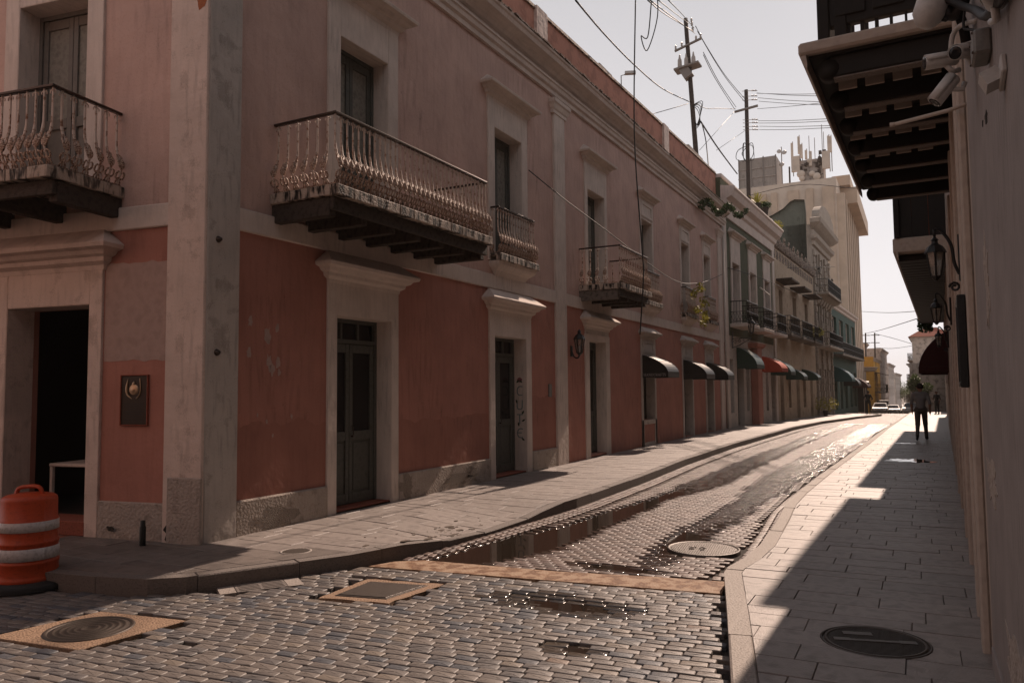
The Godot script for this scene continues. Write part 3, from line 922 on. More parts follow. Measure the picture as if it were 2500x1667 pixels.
# ------------------------------------------------------------------ facade pieces
const HOOD := [[0.0, 0.0], [0.035, 0.0], [0.045, 0.05], [0.10, 0.085], [0.11, 0.13], [0.16, 0.15], [0.19, 0.19], [0.26, 0.21], [0.272, 0.25], [0.262, 0.265], [0.02, 0.45], [0.0, 0.455]]
func hood(parent, xf: Transform3D, u0: float, u1: float, y: float, k := 1.0, m = null) -> MeshInstance3D:
	var s := S()
	var p := []
	for q in HOOD: p.append(Vector2(q[0] * k, y + q[1] * k))
	mould(s, u0, u1, p)
	return part(s, "hood", m if m else M.white_paint, parent, xf)
func surround(parent, xf: Transform3D, o: Array, u0: float, u1: float, top: float, bot: float, m, w := 0.035):
	# flat plaster frame round an opening o = [u0, u1, y0, y1]
	var s := S()
	cbox(s, u0, bot, -0.01, o[0], top, w, 0.006)
	cbox(s, o[1], bot, -0.01, u1, top, w, 0.006)
	cbox(s, o[0], o[3], -0.01, o[1], top, w - 0.003, 0.006)
	# lining of the reveal
	box(s, o[0], o[2], -0.34, o[0] + 0.005, o[3], w - 0.006)
	box(s, o[1] - 0.005, o[2], -0.34, o[1], o[3], w - 0.006)
	box(s, o[0] + 0.005, o[3] - 0.005, -0.34, o[1] - 0.005, o[3], w - 0.006)
	return part(s, "door_surround", m, parent, xf)
func door(parent, xf: Transform3D, u0: float, u1: float, y0: float, y1: float, w: float, style: int, m, pm, called := "door"):
	# style 0: two leaves, glazed above a panel, with transom lights; 1: tall shutter doors; 2: plain leaves
	var top := y1
	var s := S()
	var fw := 0.06
	box(s, u0, y0, w - 0.06, u0 + fw, y1, w + 0.02)
	box(s, u1 - fw, y0, w - 0.06, u1, y1, w + 0.02)
	box(s, u0 + fw, y1 - fw, w - 0.06, u1 - fw, y1, w + 0.018)
	if style == 0:
		top = y1 - 0.36
		box(s, u0 + fw, top, w - 0.06, u1 - fw, top + 0.06, w + 0.022)
		for k in 2:
			var uu: float = lerpf(u0 + fw, u1 - fw, (k + 1) / 3.0)
			box(s, uu - 0.018, top + 0.06, w - 0.05, uu + 0.018, y1 - fw, w + 0.01)
	else: top = y1 - fw
	var d := part(s, called, m, parent, xf)
	if style == 0:
		s = S()
		box(s, u0 + fw, top + 0.06, w - 0.04, u1 - fw, y1 - fw, w - 0.035)
		part(s, "transom_pane", M.pane, d)
	s = S()
	box(s, u0 - 0.01, y0, w - 0.075, u1 + 0.01, y1, w - 0.063)
	part(s, "backing", M.dark_door, d)
	var mid := (u0 + u1) / 2
	for k in 2:
		var a: float = u0 + fw + 0.004 if k == 0 else mid + 0.004
		var b: float = mid - 0.004 if k == 0 else u1 - fw - 0.004
		var st := 0.075
		s = S()
		cbox(s, a, y0 + 0.01, w - 0.045, a + st, top - 0.006, w, 0.005)
		cbox(s, b - st, y0 + 0.01, w - 0.045, b, top - 0.006, w, 0.005)
		var rails := [[y0 + 0.012, y0 + 0.16], [y0 + 0.92, y0 + 1.05], [top - 0.13, top - 0.008]]
		if style == 2: rails.insert(2, [y0 + 1.7, y0 + 1.8])
		for r in rails: cbox(s, a + st, r[0], w - 0.045, b - st, r[1], w - 0.002, 0.004)
		part(s, "leaf", m, d)
		for r in rails.size() - 1:
			s = S()
			var p0: float = rails[r][1]
			var p1: float = rails[r + 1][0]
			if r == 0 or style == 2:
				box(s, a + st, p0, w - 0.035, b - st, p1, w - 0.03)
				cbox(s, a + st + 0.035, p0 + 0.035, w - 0.032, b - st - 0.035, p1 - 0.035, w - 0.015, 0.012)
				part(s, "panel", m, d)
			else:
				box(s, a + st, p0, w - 0.03, b - st, p1, w - 0.025)
				part(s, "pane", pm, d)
	s = S(true)
	tube(s, [Vector3(mid + 0.05, y0 + 0.98, w), Vector3(mid + 0.05, y0 + 0.98, w + 0.04)], 0.016, 8)
	tube(s, [Vector3(mid + 0.05, y0 + 1.12, w), Vector3(mid + 0.05, y0 + 1.12, w + 0.03), Vector3(mid + 0.05, y0 + 1.0, w + 0.045)], 0.008, 6)
	part(s, "handle", M.rail_iron, d)
	return d
var BAL: ArrayMesh
func baluster_mesh():
	# slender cast-iron baluster that bellies outwards near its foot; upper rod plus leafy scrolls
	var up := S(true)
	var path := []
	var rad := []
	var belly := func(y: float) -> float: return 0.085 * exp(-pow((y - 0.19) / 0.15, 2.0))
	for k in 15:
		var y := 0.855 * (1.0 - k / 14.0)
		path.append(Vector3(0, y, belly.call(y)))
		rad.append(0.0125 + 0.004 * exp(-pow((y - 0.42) / 0.05, 2.0)))
	tube(up, path, rad, 6)
	for sg in [-1, 1]:
		var sc := []
		for k in 7:
			var t := k / 6.0 * PI * 1.25
			sc.append(Vector3(sg * (0.004 + 0.02 * (1 - cos(t)) * 0.9), 0.80 + 0.022 * sin(t), 0.0))
		tube(up, sc, 0.0075, 4)
	up.generate_normals()
	var am := up.commit()
	var low := S(true)
	for y in [0.40, 0.345]:
		lathe(low, [Vector2(0.006, -0.02), Vector2(0.017, -0.004), Vector2(0.017, 0.006), Vector2(0.006, 0.02)], 6, Transform3D(Basis(), Vector3(0, y, belly.call(y))))
	for sg in [-1, 1]:
		# acanthus leaf pair
		var lf := [Vector3(0, 0.345, belly.call(0.345)), Vector3(sg * 0.026, 0.30, belly.call(0.30)), Vector3(sg * 0.036, 0.245, belly.call(0.245) + 0.006), Vector3(sg * 0.022, 0.20, belly.call(0.20)), Vector3(0, 0.185, belly.call(0.185))]
		tube(low, curve(lf, 3), 0.014, 5)
		tube(low, [Vector3(sg * 0.02, 0.36, belly.call(0.36)), Vector3(sg * 0.03, 0.335, belly.call(0.335) + 0.008), Vector3(sg * 0.014, 0.32, belly.call(0.32))], [0.004, 0.009, 0.003], 5)
		# foot scrolls
		var f := []
		for k in 10:
			var t := k / 9.0 * TAU * 0.9
			var y := 0.105 + 0.04 * cos(t) 
			f.append(Vector3(sg * (0.028 + 0.03 * sin(t)), y, belly.call(y)))
		tube(low, f, 0.0115, 5)
		tube(low, [Vector3(sg * 0.01, 0.06, belly.call(0.06)), Vector3(sg * 0.034, 0.03, belly.call(0.03)), Vector3(sg * 0.036, 0.0, belly.call(0.0))], 0.009, 5)
	lathe(low, [Vector2(0.004, 0.185), Vector2(0.02, 0.20), Vector2(0.03, 0.24), Vector2(0.018, 0.29), Vector2(0.005, 0.33)], 6, Transform3D(Basis(), Vector3(0, 0, belly.call(0.24))))
	low.generate_normals()
	low.commit(am)
	am.surface_set_material(0, M.cast_cream)
	am.surface_set_material(1, M.cast_rust)
	BAL = am
func balcony(parent, xf: Transform3D, u0: float, u1: float, y: float, proj: float, nf: int, ns: int, joists: int, label := "", corbel := false, gap := -1) -> MeshInstance3D:
	# slab top at y; handrail at y + 0.9
	var s := S()
	cbox(s, u0, y - 0.05, -0.02, u1, y, proj, 0.008)
	var b := part(s, "balcony", M.slab_tile, parent, xf)
	if label: b.set_meta("label", label)
	# edge tiles
	var nt := maxi(2, int((u1 - u0) / 0.29))
	for k in nt:
		s = S()
		var a: float = lerpf(u0, u1, k / float(nt)); var c: float = lerpf(u0, u1, (k + 1) / float(nt))
		cbox(s, a + 0.004, y - 0.135, proj - 0.10, c - 0.004, y - 0.004, proj + 0.012 + rng.randf_range(-0.002, 0.002), 0.008)
		part(s, "edge_tile", M.slab_tile, b)
	if proj > 0.5:
		var n2 := int(proj / 0.27)
		for k in n2:
			for e in [u0, u1]:
				s = S()
				var a: float = lerpf(0.0, proj - 0.1, k / float(n2)); var c: float = lerpf(0.0, proj - 0.1, (k + 1) / float(n2))
				cbox(s, e - (0.012 if e == u0 else 0.09), y - 0.135, a + 0.004, e + (0.09 if e == u0 else 0.012), y - 0.004, c - 0.004, 0.008)
				part(s, "edge_tile", M.slab_tile, b)
	if joists > 0:
		for k in joists:
			s = S()
			var uu: float = lerpf(u0 + 0.09, u1 - 0.09, k / float(joists - 1))
			cbox(s, uu - 0.06, y - 0.37, -0.05, uu + 0.06, y - 0.135, proj - 0.14, 0.01)
			part(s, "joist", M.beam_grey if (k == 0 and joists < 6) else M.old_wood, b)
		s = S()
		cbox(s, u0 + 0.03, y - 0.3, proj - 0.135, u1 - 0.03, y - 0.137, proj - 0.075, 0.008)
		part(s, "edge_beam", M.old_wood, b)
	if corbel:
		s = S()
		mould(s, u0 + 0.25, u1 - 0.25, [Vector2(0.0, y - 0.5), Vector2(0.02, y - 0.5), Vector2(0.035, y - 0.4), Vector2(0.1, y - 0.3), Vector2(0.19, y - 0.24), Vector2(0.215, y - 0.2), Vector2(0.23, y - 0.135), Vector2(0.0, y - 0.13)])
		part(s, "corbel", M.white_paint, b)
	# handrail
	var r := proj - 0.09
	var e := 0.07
	s = S()
	cbox(s, u0 + e - 0.03, y + 0.87, r - 0.03, u1 - e + 0.03, y + 0.905, r + 0.03, 0.008)
	for uu in [u0 + e, u1 - e]: cbox(s, uu - 0.028, y + 0.872, 0.0, uu + 0.028, y + 0.903, r - 0.03, 0.008)
	part(s, "handrail", M.rail_iron, b)
	s = S()
	box(s, u0 + e - 0.015, y + 0.018, r - 0.015, u1 - e + 0.015, y + 0.032, r + 0.015)
	for uu in [u0 + e, u1 - e]: box(s, uu - 0.014, y + 0.019, 0.0, uu + 0.014, y + 0.031, r - 0.015)
	part(s, "bottom_rail", M.cast_rust, b)
	for k in nf:
		var uu: float = lerpf(u0 + e, u1 - e, k / float(nf - 1))
		put(BAL, "baluster", null, b, Transform3D(Basis(Vector3.UP, rng.randf_range(-0.08, 0.08)).scaled(Vector3(1, 1.0, 1)), Vector3(uu, y + 0.022, r)))
	for k in ns:
		var w: float = r * (k + 0.4) / (ns + 0.15)
		for sd in 2:
			if sd == 0 and k == gap: continue
			var uu: float = u0 + e if sd == 0 else u1 - e
			put(BAL, "baluster", null, b, Transform3D(Basis(Vector3.UP, -PI / 2 if sd == 0 else PI / 2), Vector3(uu, y + 0.022, w)))
	return b
func lamp_arm(pts: Array) -> Array: return curve(pts, 6)
func lantern(at: Transform3D, h: float, label: String, style: int, group := "") -> Node3D:
	# six-sided iron lantern; local origin at the wall plate, Z out of the wall
	var t := thing("wall_lantern", label, "wall lantern", at, group)
	var w := h * 0.36
	var z := w * (1.35 if style == 0 else 0.95 if style == 1 else 3.0)
	var cy := 0.0 if style < 2 else h * 0.75
	var s := S()
	cbox(s, -0.03 * h / 0.4, -h * 0.5, 0.0, 0.03 * h / 0.4, h * (0.5 if style != 1 else -0.1), 0.025, 0.008)
	part(s, "back_plate", M.black_iron, t)
	s = S(true)
	if style == 0:      # arm arching over the lantern
		tube(s, lamp_arm([Vector3(0, -h * 0.35, 0.02), Vector3(0, -h * 0.1, z * 0.28), Vector3(0, h * 0.3, z * 0.38), Vector3(0, h * 0.62, z * 0.75), Vector3(0, h * 0.66, z)]), 0.014 * h / 0.4, 6)
		tube(s, [Vector3(0, h * 0.66, z), Vector3(0, h * 0.5, z)], 0.012 * h / 0.4, 6)
		var sc := []
		for k in 14:
			var a := k / 13.0 * TAU * 1.4
			var rr := h * 0.11 * (1.0 - k / 17.0)
			sc.append(Vector3(0, -h * 0.62 + rr * sin(a), z * 0.3 + rr * cos(a)))
		var s2 := S(true)
		tube(s2, sc, 0.011 * h / 0.4, 5)
		part(s2, "scroll", M.black_iron, t)
	elif style == 1:    # bracket from below
		tube(s, lamp_arm([Vector3(0, -h * 0.3, 0.02), Vector3(0, -h * 0.5, z * 0.35), Vector3(0, -h * 0.55, z * 0.8), Vector3(0, -h * 0.42, z)]), 0.012 * h / 0.4, 6)
	else:               # ornate horizontal bracket
		tube(s, [Vector3(0, 0.05, 0), Vector3(0, 0.05, z)], 0.018, 6)
		tube(s, lamp_arm([Vector3(0, -h * 0.45, 0.02), Vector3(0, -h * 0.3, z * 0.4), Vector3(0, 0.03, z * 0.95)]), 0.016, 6)
		for q in 3:
			var sc := []
			for k in 12:
				var a := k / 11.0 * TAU * 1.3 + q
				var rr := h * (0.12 - 0.02 * q) * (1.0 - k / 16.0)
				sc.append(Vector3(0, -0.09 + 0.03 * q + rr * sin(a), z * (0.15 + 0.23 * q) + rr * cos(a)))
			tube(s, sc, 0.011, 5)
	part(s, "bracket", M.black_iron, t)
	var base := Transform3D(Basis(), Vector3(0, cy, z))
	s = S()
	lathe(s, [Vector2(w * 0.62, h * 0.14), Vector2(w * 0.55, h * 0.20), Vector2(w * 0.42, h * 0.28), Vector2(w * 0.2, h * 0.34), Vector2(w * 0.16, h * 0.40), Vector2(w * 0.22, h * 0.42), Vector2(w * 0.13, h * 0.46), Vector2(w * 0.05, h * 0.5), Vector2(0, h * 0.52)], 6 if style > 0 else 8, base)
	part(s, "cap", M.black_iron, t)
	s = S()
	lathe(s, [Vector2(w * 0.28, -h * 0.40), Vector2(w * 0.30, -h * 0.36), Vector2(w * 0.24, -h * 0.40), Vector2(w * 0.1, -h * 0.46), Vector2(0.0, -h * 0.47)], 6, base)
	part(s, "base_cup", M.black_iron, t)
	s = S()
	for k in 6:
		var a := TAU * k / 6.0
		var c := Vector3(cos(a), 0, sin(a))
		tube(s, [base * (c * w * 0.3 + Vector3(0, -h * 0.37, 0)), base * (c * w * 0.53 + Vector3(0, h * 0.15, 0))], 0.008 * h / 0.4, 4)
	part(s, "frame_bars", M.black_iron, t)
	for k in 6:
		s = S()
		var a := TAU * k / 6.0 + 0.06
		var b := TAU * (k + 1) / 6.0 - 0.06
		var p := []
		for q in [[a, 0.51, 0.14], [b, 0.51, 0.14], [b, 0.285, -0.36], [a, 0.285, -0.36]]:
			p.append(base * Vector3(cos(q[0]) * w * q[1], h * q[2], sin(q[0]) * w * q[1]))
		quad(s, p[0], p[1], p[2], p[3])
		part(s, "glass_pane", M.lamp_glass, t)
	s = S(true)
	lathe(s, [Vector2(0, -h * 0.1), Vector2(w * 0.09, -h * 0.13), Vector2(w * 0.11, -h * 0.22), Vector2(w * 0.06, -h * 0.36)], 8, base)
	part(s, "bulb", M.plastic_white, t)
	return t
func awning(at: Transform3D, wd: float, proj: float, hgt: float, label: String, m, group: String, text := "") -> Node3D:
	# quarter-dome awning: origin at the wall on the valance bottom, X along the wall
	var t := thing("window_awning", label, "awning", at, group)
	var s := S()
	var pr := []
	for k in 9:
		var a := k / 8.0
		pr.append(Vector2(proj * sin(a * PI / 2 * 0.92) / sin(PI / 2 * 0.92), hgt - (hgt - 0.17) * pow(a, 1.25)))
	for k in 8:
		quad(s, Vector3(0, pr[k].y, pr[k].x), Vector3(wd, pr[k].y, pr[k].x), Vector3(wd, pr[k + 1].y, pr[k + 1].x), Vector3(0, pr[k + 1].y, pr[k + 1].x))
		quad(s, Vector3(0, pr[k].y - 0.006, pr[k].x), Vector3(0, pr[k + 1].y - 0.006, pr[k + 1].x), Vector3(wd, pr[k + 1].y - 0.006, pr[k + 1].x), Vector3(wd, pr[k].y - 0.006, pr[k].x))
	part(s, "canopy", m, t)
	for u in [0.002, wd - 0.008]:
		s = S()
		for k in 8:
			hexa(s, [Vector3(u, 0.17, pr[k].x), Vector3(u + 0.006, 0.17, pr[k].x), Vector3(u + 0.006, 0.17, pr[k + 1].x), Vector3(u, 0.17, pr[k + 1].x), Vector3(u, pr[k].y, pr[k].x), Vector3(u + 0.006, pr[k].y, pr[k].x), Vector3(u + 0.006, max(pr[k + 1].y, 0.171), pr[k + 1].x), Vector3(u, max(pr[k + 1].y, 0.171), pr[k + 1].x)])
		part(s, "side_panel", m, t)
	s = S()
	for u in [-0.002, wd - 0.004]: box(s, u, 0, 0.0, u + 0.006, 0.169, proj)
	box(s, 0.004, 0, proj, wd - 0.004, 0.168, proj + 0.006)
	part(s, "valance", m, t)
	s = S()
	tube(s, [Vector3(0.02, 0.17, 0), Vector3(0.02, 0.17, proj - 0.02), Vector3(wd - 0.02, 0.17, proj - 0.02), Vector3(wd - 0.02, 0.17, 0)], 0.01, 5)
	part(s, "frame", M.galv, t)
	if text:
		put(letters(text, 0.075, 0.003, true), "lettering", M.lettering, t, Transform3D(Basis(Vector3.UP, -PI / 2), Vector3(-0.0035, 0.075, proj * 0.48)))
	return t

# ------------------------------------------------------------------ pink corner building
func pink():
	var t := thing("pink_building", "two-storey salmon and pale pink corner building with white trim and iron balconies", "building")
	# openings: u0, u1, y0, y1
	var low := [[8.14, 9.38, 0.02, 2.71], [12.59, 13.9, 0.02, 2.69], [17.3, 18.42, 0.06, 2.85], [21.4, 22.5, 0.75, 2.62], [25.78, 26.9, 0.02, 2.62], [28.97, 30.02, 0.02, 2.62]]
	var upp := [[8.19, 9.29, 4.12, 6.68], [12.64, 13.78, 4.22, 6.72], [17.33, 18.49, 4.12, 6.6], [21.5, 22.52, 4.22, 6.68], [25.78, 26.8, 4.22, 6.7], [28.92, 29.92, 4.22, 6.72]]
	var s := S()
	wall(s, 5.95, 32.3, -0.4, 3.7, 0.42, low)
	part(s, "lower_wall", M.salmon, t, F0)
	s = S()
	wall(s, 5.95, 32.3, 3.7, 8.6, 0.42, upp)
	part(s, "upper_wall", M.pale_pink, t, F0)
	s = S()
	wall(s, -9.0, 0.0, -0.4, 3.7, 0.42, [[-2.94, -1.63, 0.16, 2.72], [-6.4, -5.2, 0.1, 2.72]])
	part(s, "lower_wall", M.salmon, t, F1)
	s = S()
	wall(s, -9.0, 0.0, 3.7, 8.6, 0.42, [[-2.89, -1.77, 4.12, 6.55], [-6.4, -5.2, 4.12, 6.6]])
	part(s, "upper_wall", M.pale_pink, t, F1)
	# body: roof, back, floor between storeys
	s = S()
	var bk := [Vector2(-7.3, -6.3), Vector2(-7.3, -32.0), Vector2(-15.9, -32.0), Vector2(-15.9, -4.9)]
	for yy in [3.5, 8.55]: slab(s, PackedVector2Array(bk), yy, yy + 0.12)
	part(s, "floor_slab", M.interior, t)
	s = S()
	box(s, -16.1, -0.4, -32.25, -15.9, 9.6, -4.0)
	box(s, -16.1, -0.4, -32.28, -7.1, 9.6, -32.0)
	box(s, -15.0, -0.4, -11.2, -7.5, 3.4, -11.0)
	part(s, "rear_wall", M.parapet, t)
	# string course
	s = S()
	cbox(s, 5.94, 3.57, -0.02, 32.3, 3.84, 0.045, 0.012)
	part(s, "string_course", M.white_paint, t, F0)
	s = S()
	cbox(s, -9.0, 3.57, -0.02, -0.02, 3.84, 0.045, 0.012)
	part(s, "string_course", M.white_paint, t, F1)
	# corner pilaster wraps the corner
	s = S()
	cbox(s, 5.93, -0.35, -0.03, 6.4, 8.35, 0.06, 0.012)
	part(s, "corner_pilaster", M.grey_paint, t, F0)
	s = S()
	cbox(s, -0.485, -0.35, -0.03, 0.045, 8.35, 0.062, 0.012)
	part(s, "corner_pilaster", M.soiled, t, F1)
	for e in [[15.36, 15.93], [31.3, 31.95]]:
		s = S()
		cbox(s, e[0], -0.3, -0.02, e[1], 8.0, 0.055, 0.012)
		mould(s, e[0], e[1], [Vector2(0.03, 7.85), Vector2(0.075, 7.86), Vector2(0.075, 7.93), Vector2(0.1, 7.96), Vector2(0.13, 8.05), Vector2(0.16, 8.08), Vector2(0.16, 8.16), Vector2(0.0, 8.2)])
		part(s, "pilaster", M.white_paint, t, F0)
	# cornice and parapet
	s = S()
	var cp := [Vector2(0.0, 8.18), Vector2(0.06, 8.18), Vector2(0.07, 8.26), Vector2(0.12, 8.29), Vector2(0.14, 8.36), Vector2(0.17, 8.38), Vector2(0.17, 8.41), Vector2(0.03, 8.44), Vector2(0.03, 8.58), Vector2(0.1, 8.6), Vector2(0.14, 8.66), Vector2(0.25, 8.71), Vector2(0.33, 8.73), Vector2(0.36, 8.80), Vector2(0.39, 8.82), Vector2(0.4, 8.86), Vector2(0.0, 8.88)]
	mould(s, 5.8, 32.5, cp, false, 0.25)
	part(s, "cornice", M.white_paint, t, F0)
	s = S()
	mould(s, -9.0, 0.16, cp, false)
	part(s, "cornice", M.white_paint, t, F1)
	# ragged clay tile edge on top of the cornice
	for k in 190:
		s = S()
		var u := 5.8 + k * 0.1405
		var yb := 8.862 + (u - 5.8) / 26.7 * 0.25 + rng.randf_range(0, 0.012)
		var z1 := 0.42 + rng.randf_range(-0.025, 0.02)
		hexa(s, [Vector3(u, yb + 0.05, 0.0), Vector3(u + 0.132, yb + 0.05, 0.0), Vector3(u + 0.132, yb, z1), Vector3(u, yb, z1), Vector3(u, yb + 0.09, 0), Vector3(u + 0.132, yb + 0.09, 0), Vector3(u + 0.132, yb + 0.032, z1), Vector3(u, yb + 0.032, z1)])
		part(s, "cornice_tile", M.tile_edge, t, F0)
	s = S()
	hexa(s, [Vector3(5.7, 8.4, -0.5), Vector3(32.3, 8.4, -0.5), Vector3(32.3, 8.4, -0.2), Vector3(5.7, 8.4, -0.2), Vector3(5.7, 9.82, -0.5), Vector3(32.3, 10.7, -0.5), Vector3(32.3, 10.7, -0.2), Vector3(5.7, 9.82, -0.2)])
	part(s, "parapet", M.parapet, t, F0)
	for k in 9:
		s = S()
		var a := 5.7 + k * 2.957
		var y0 := 9.82 + (a - 5.7) * 0.0331
		var y1 := y0 + 2.95 * 0.0331
		hexa(s, [Vector3(a, y0, -0.56), Vector3(a + 2.95, y1, -0.56), Vector3(a + 2.95, y1, -0.15), Vector3(a, y0, -0.15), Vector3(a, y0 + 0.11, -0.5), Vector3(a + 2.95, y1 + 0.11, -0.5), Vector3(a + 2.95, y1 + 0.11, -0.19), Vector3(a, y0 + 0.11, -0.19)])
		part(s, "coping_stone", M.coping, t, F0)
	for u in [14.9, 24.6]:
		s = S()
		box(s, u, 8.6, -0.25, u + 0.55, 10.1 + (u - 5.7) * 0.0331 - 0.2, -0.12)
		part(s, "parapet_pier", M.soiled, t, F0)
	s = S()
	box(s, -9.0, 8.4, -0.5, 0.2, 9.8, -0.2)
	part(s, "parapet", M.parapet, t, F1)
	# chimney block at the far end and small roof box
	s = S()
	cbox(s, 29.7, 9.0, -1.6, 31.9, 11.35, -0.6, 0.05)
	part(s, "roof_block", M.cream_trim, t, F0)
	s = S()
	cbox(s, 20.0, 9.0, -1.4, 21.0, 10.95, -0.6, 0.03)
	part(s, "roof_block", M.cream_trim, t, F0)
	# plinth between openings
	for e in [[6.4, 7.96], [9.55, 12.39], [14.13, 15.36]]:
		s = S()
		cbox(s, e[0], -0.35, -0.02, e[1], 0.4, 0.05, 0.016)
		part(s, "plinth", M.plinth, t, F0)
	s = S()
	cbox(s, -1.44, -0.35, -0.02, -0.485, 0.42, 0.035, 0.01)
	part(s, "plinth", M.plinth, t, F1)
	# lower surrounds, hoods, doors
	var R := -0.27
	surround(t, F0, low[0], 7.96, 9.55, 3.23, -0.35, M.white_paint)
	hood(t, F0, 8.0, 9.53, 3.14)
	door(t, F0, 8.14, 9.38, 0.03, 2.71, R, 0, M.green_door, M.pane)
	surround(t, F0, low[1], 12.39, 14.13, 3.17, -0.35, M.white_paint)
	hood(t, F0, 12.42, 14.1, 3.12)
	door(t, F0, 12.59, 13.9, 0.03, 2.69, R, 0, M.green_door, M.pane)
	surround(t, F0, low[2], 17.05, 18.68, 3.0, -0.35, M.white_paint)
	hood(t, F0, 17.08, 18.66, 3.12)
	s = S()
	box(s, 17.08, 3.0, -0.01, 18.66, 3.12, 0.02)
	part(s, "lintel_panel", M.grey_paint, t, F0)
	door(t, F0, 17.3, 18.42, 0.06, 2.85, R, 1, M.green_door, M.dark_door)
	for k in 3:
		var o: Array = low[3 + k]
		surround(t, F0, o, o[0] - 0.14, o[1] + 0.14, 3.12, -0.35 if k > 0 else 0.0, M.grey_paint, 0.03)
		hood(t, F0, o[0] - 0.08, o[1] + 0.08, 3.1, 0.8, M.grey_paint)
		door(t, F0, o[0], o[1], o[2], o[3], R, 2, M.dark_door, M.dark_door, "window" if k == 0 else "door")
		s = S()
		wall(s, o[0] + 0.05, o[1] - 0.05, 2.72, 3.05, 0.03, [[o[0] + 0.14, o[1] - 0.14, 2.78, 2.99]])
		part(s, "lintel_panel", M.grey_paint, t, F0 * Transform3D(Basis(), Vector3(0, 0, 0.045)))
	s = S()
	wall(s, 21.26, 22.64, 0.0, 0.75, 0.04, [[21.42, 22.48, 0.1, 0.62]])
	part(s, "apron_panel", M.grey_paint, t, F0 * Transform3D(Basis(), Vector3(0, 0, 0.03)))
	# thresholds
	for o in [low[0], low[1], low[2]]:
		s = S()
		cbox(s, o[0], -0.3, -0.4, o[1], 0.035, 0.0, 0.01)
		part(s, "threshold", M.red_tile, t, F0)
	# upper
	for k in 6:
		var o: Array = upp[k]
		var mg: float = [0.25, 0.25, 0.16, 0.13, 0.12, 0.12][k]
		surround(t, F0, o, o[0] - mg, o[1] + mg, 7.24, 3.9 if k == 0 or k == 2 else 4.1, M.white_paint)
		hood(t, F0, o[0] - mg + 0.03, o[1] + mg - 0.03, 7.22, 1.0 if k < 3 else 0.9)
		door(t, F0, o[0], o[1], o[2], o[3], R, 1, M.green_door, M.curtain)
		if k > 2:
			s = S()
			wall(s, o[0] - 0.04, o[1] + 0.04, 6.76, 7.2, 0.03, [[o[0] + 0.1, o[1] - 0.1, 6.84, 7.12]])
			part(s, "lintel_panel", M.white_paint, t, F0 * Transform3D(Basis(), Vector3(0, 0, 0.055)))
	balcony(t, F0, 6.92, 10.67, 4.12, 1.07, 34, 6, 7, "long rust-streaked balcony over the corner doorway")
	balcony(t, F0, 12.4, 14.05, 4.22, 0.27, 15, 1, 0, "small shallow balcony on a curved corbel beside the long balcony", true)
	balcony(t, F0, 16.76, 18.95, 4.12, 1.1, 17, 5, 4, "deep balcony in the middle of the pink facade", false, 4)
	for k in 3: balcony(t, F0, upp[3 + k][0] - 0.16, upp[3 + k][1] + 0.2, 4.22, 0.27, 13, 1, 0, "", true)
	# side face
	surround(t, F1, [-2.94, -1.63, 0.16, 2.72], -3.14, -1.44, 3.16, -0.35, M.soiled)
	hood(t, F1, -3.5, -1.46, 3.12, 1.1, M.soiled)
	surround(t, F1, [-2.89, -1.77, 4.12, 6.55], -3.12, -1.52, 7.2, 3.9, M.white_paint)
	door(t, F1, -2.89, -1.77, 4.12, 6.55, R, 1, M.grey_door, M.curtain)
	balcony(t, F1, -3.9, -1.18, 4.09, 1.01, 22, 6, 4, "balcony on the side-street face over the open shop doorway")
	door(t, F1, -6.4, -5.2, 0.1, 2.72, R, 2, M.green_door, M.dark_door)
	door(t, F1, -6.4, -5.2, 4.12, 6.6, R, 1, M.green_door, M.curtain)
	# whitewashed patch with brushed edges
	s = S()
	var pp := PackedVector2Array()
	for k in 12: pp.append(Vector2(lerpf(-1.42, -0.485, k / 11.0), 2.03 + rng.randf_range(-0.012, 0.02)))
	for k in 12: pp.append(Vector2(lerpf(-0.485, -1.42, k / 11.0), 3.17 + rng.randf_range(-0.015, 0.03)))
	slab(s, pp, 0.0, 0.004)
	part(s, "whitewash_patch", M.pink_patch, t, F1 * Transform3D(Basis(Vector3.RIGHT, Vector3(0, 0, 1), Vector3.UP), Vector3.ZERO))
	# older, darker coat left below breast height
	for e in [[6.41, 7.955, 1.27], [9.555, 12.385, 1.2], [14.135, 15.355, 1.5]]:
		s = S()
		var bd := PackedVector2Array([Vector2(e[1], 0.4), Vector2(e[0], 0.4)])
		for k in 25: bd.append(Vector2(lerpf(e[0], e[1], k / 24.0), e[2] + relief.get_noise_2d(k * 9.0, e[0] * 50.0) * 0.1 + rng.randf_range(-0.012, 0.012)))
		slab(s, bd, 0.0, 0.002)
		part(s, "old_paint_band", M.salmon_band, t, F0 * Transform3D(Basis(Vector3.RIGHT, Vector3(0, 0, 1), Vector3.UP), Vector3.ZERO))
	# flaked paint on lower wall
	for e in [[6.62, 2.5, 0.05], [6.9, 2.35, 0.07], [7.06, 2.45, 0.04], [6.6, 2.12, 0.05], [6.93, 2.03, 0.06], [7.08, 2.02, 0.05], [6.98, 1.93, 0.06], [7.1, 1.9, 0.03], [7.32, 1.35, 0.025], [6.9, 1.3, 0.02], [7.0, 1.12, 0.02], [6.75, 1.38, 0.018]]:
		s = S()
		slab(s, blob(Vector2(e[0], e[1]), Vector2(e[2] * 0.7, e[2] * 1.3), e[0] * 3.0, 18, 0.45), 0.0, 0.003)
		part(s, "flaked_patch", M.pink_patch, t, F0 * Transform3D(Basis(Vector3.RIGHT, Vector3(0, 0, 1), Vector3.UP), Vector3.ZERO))
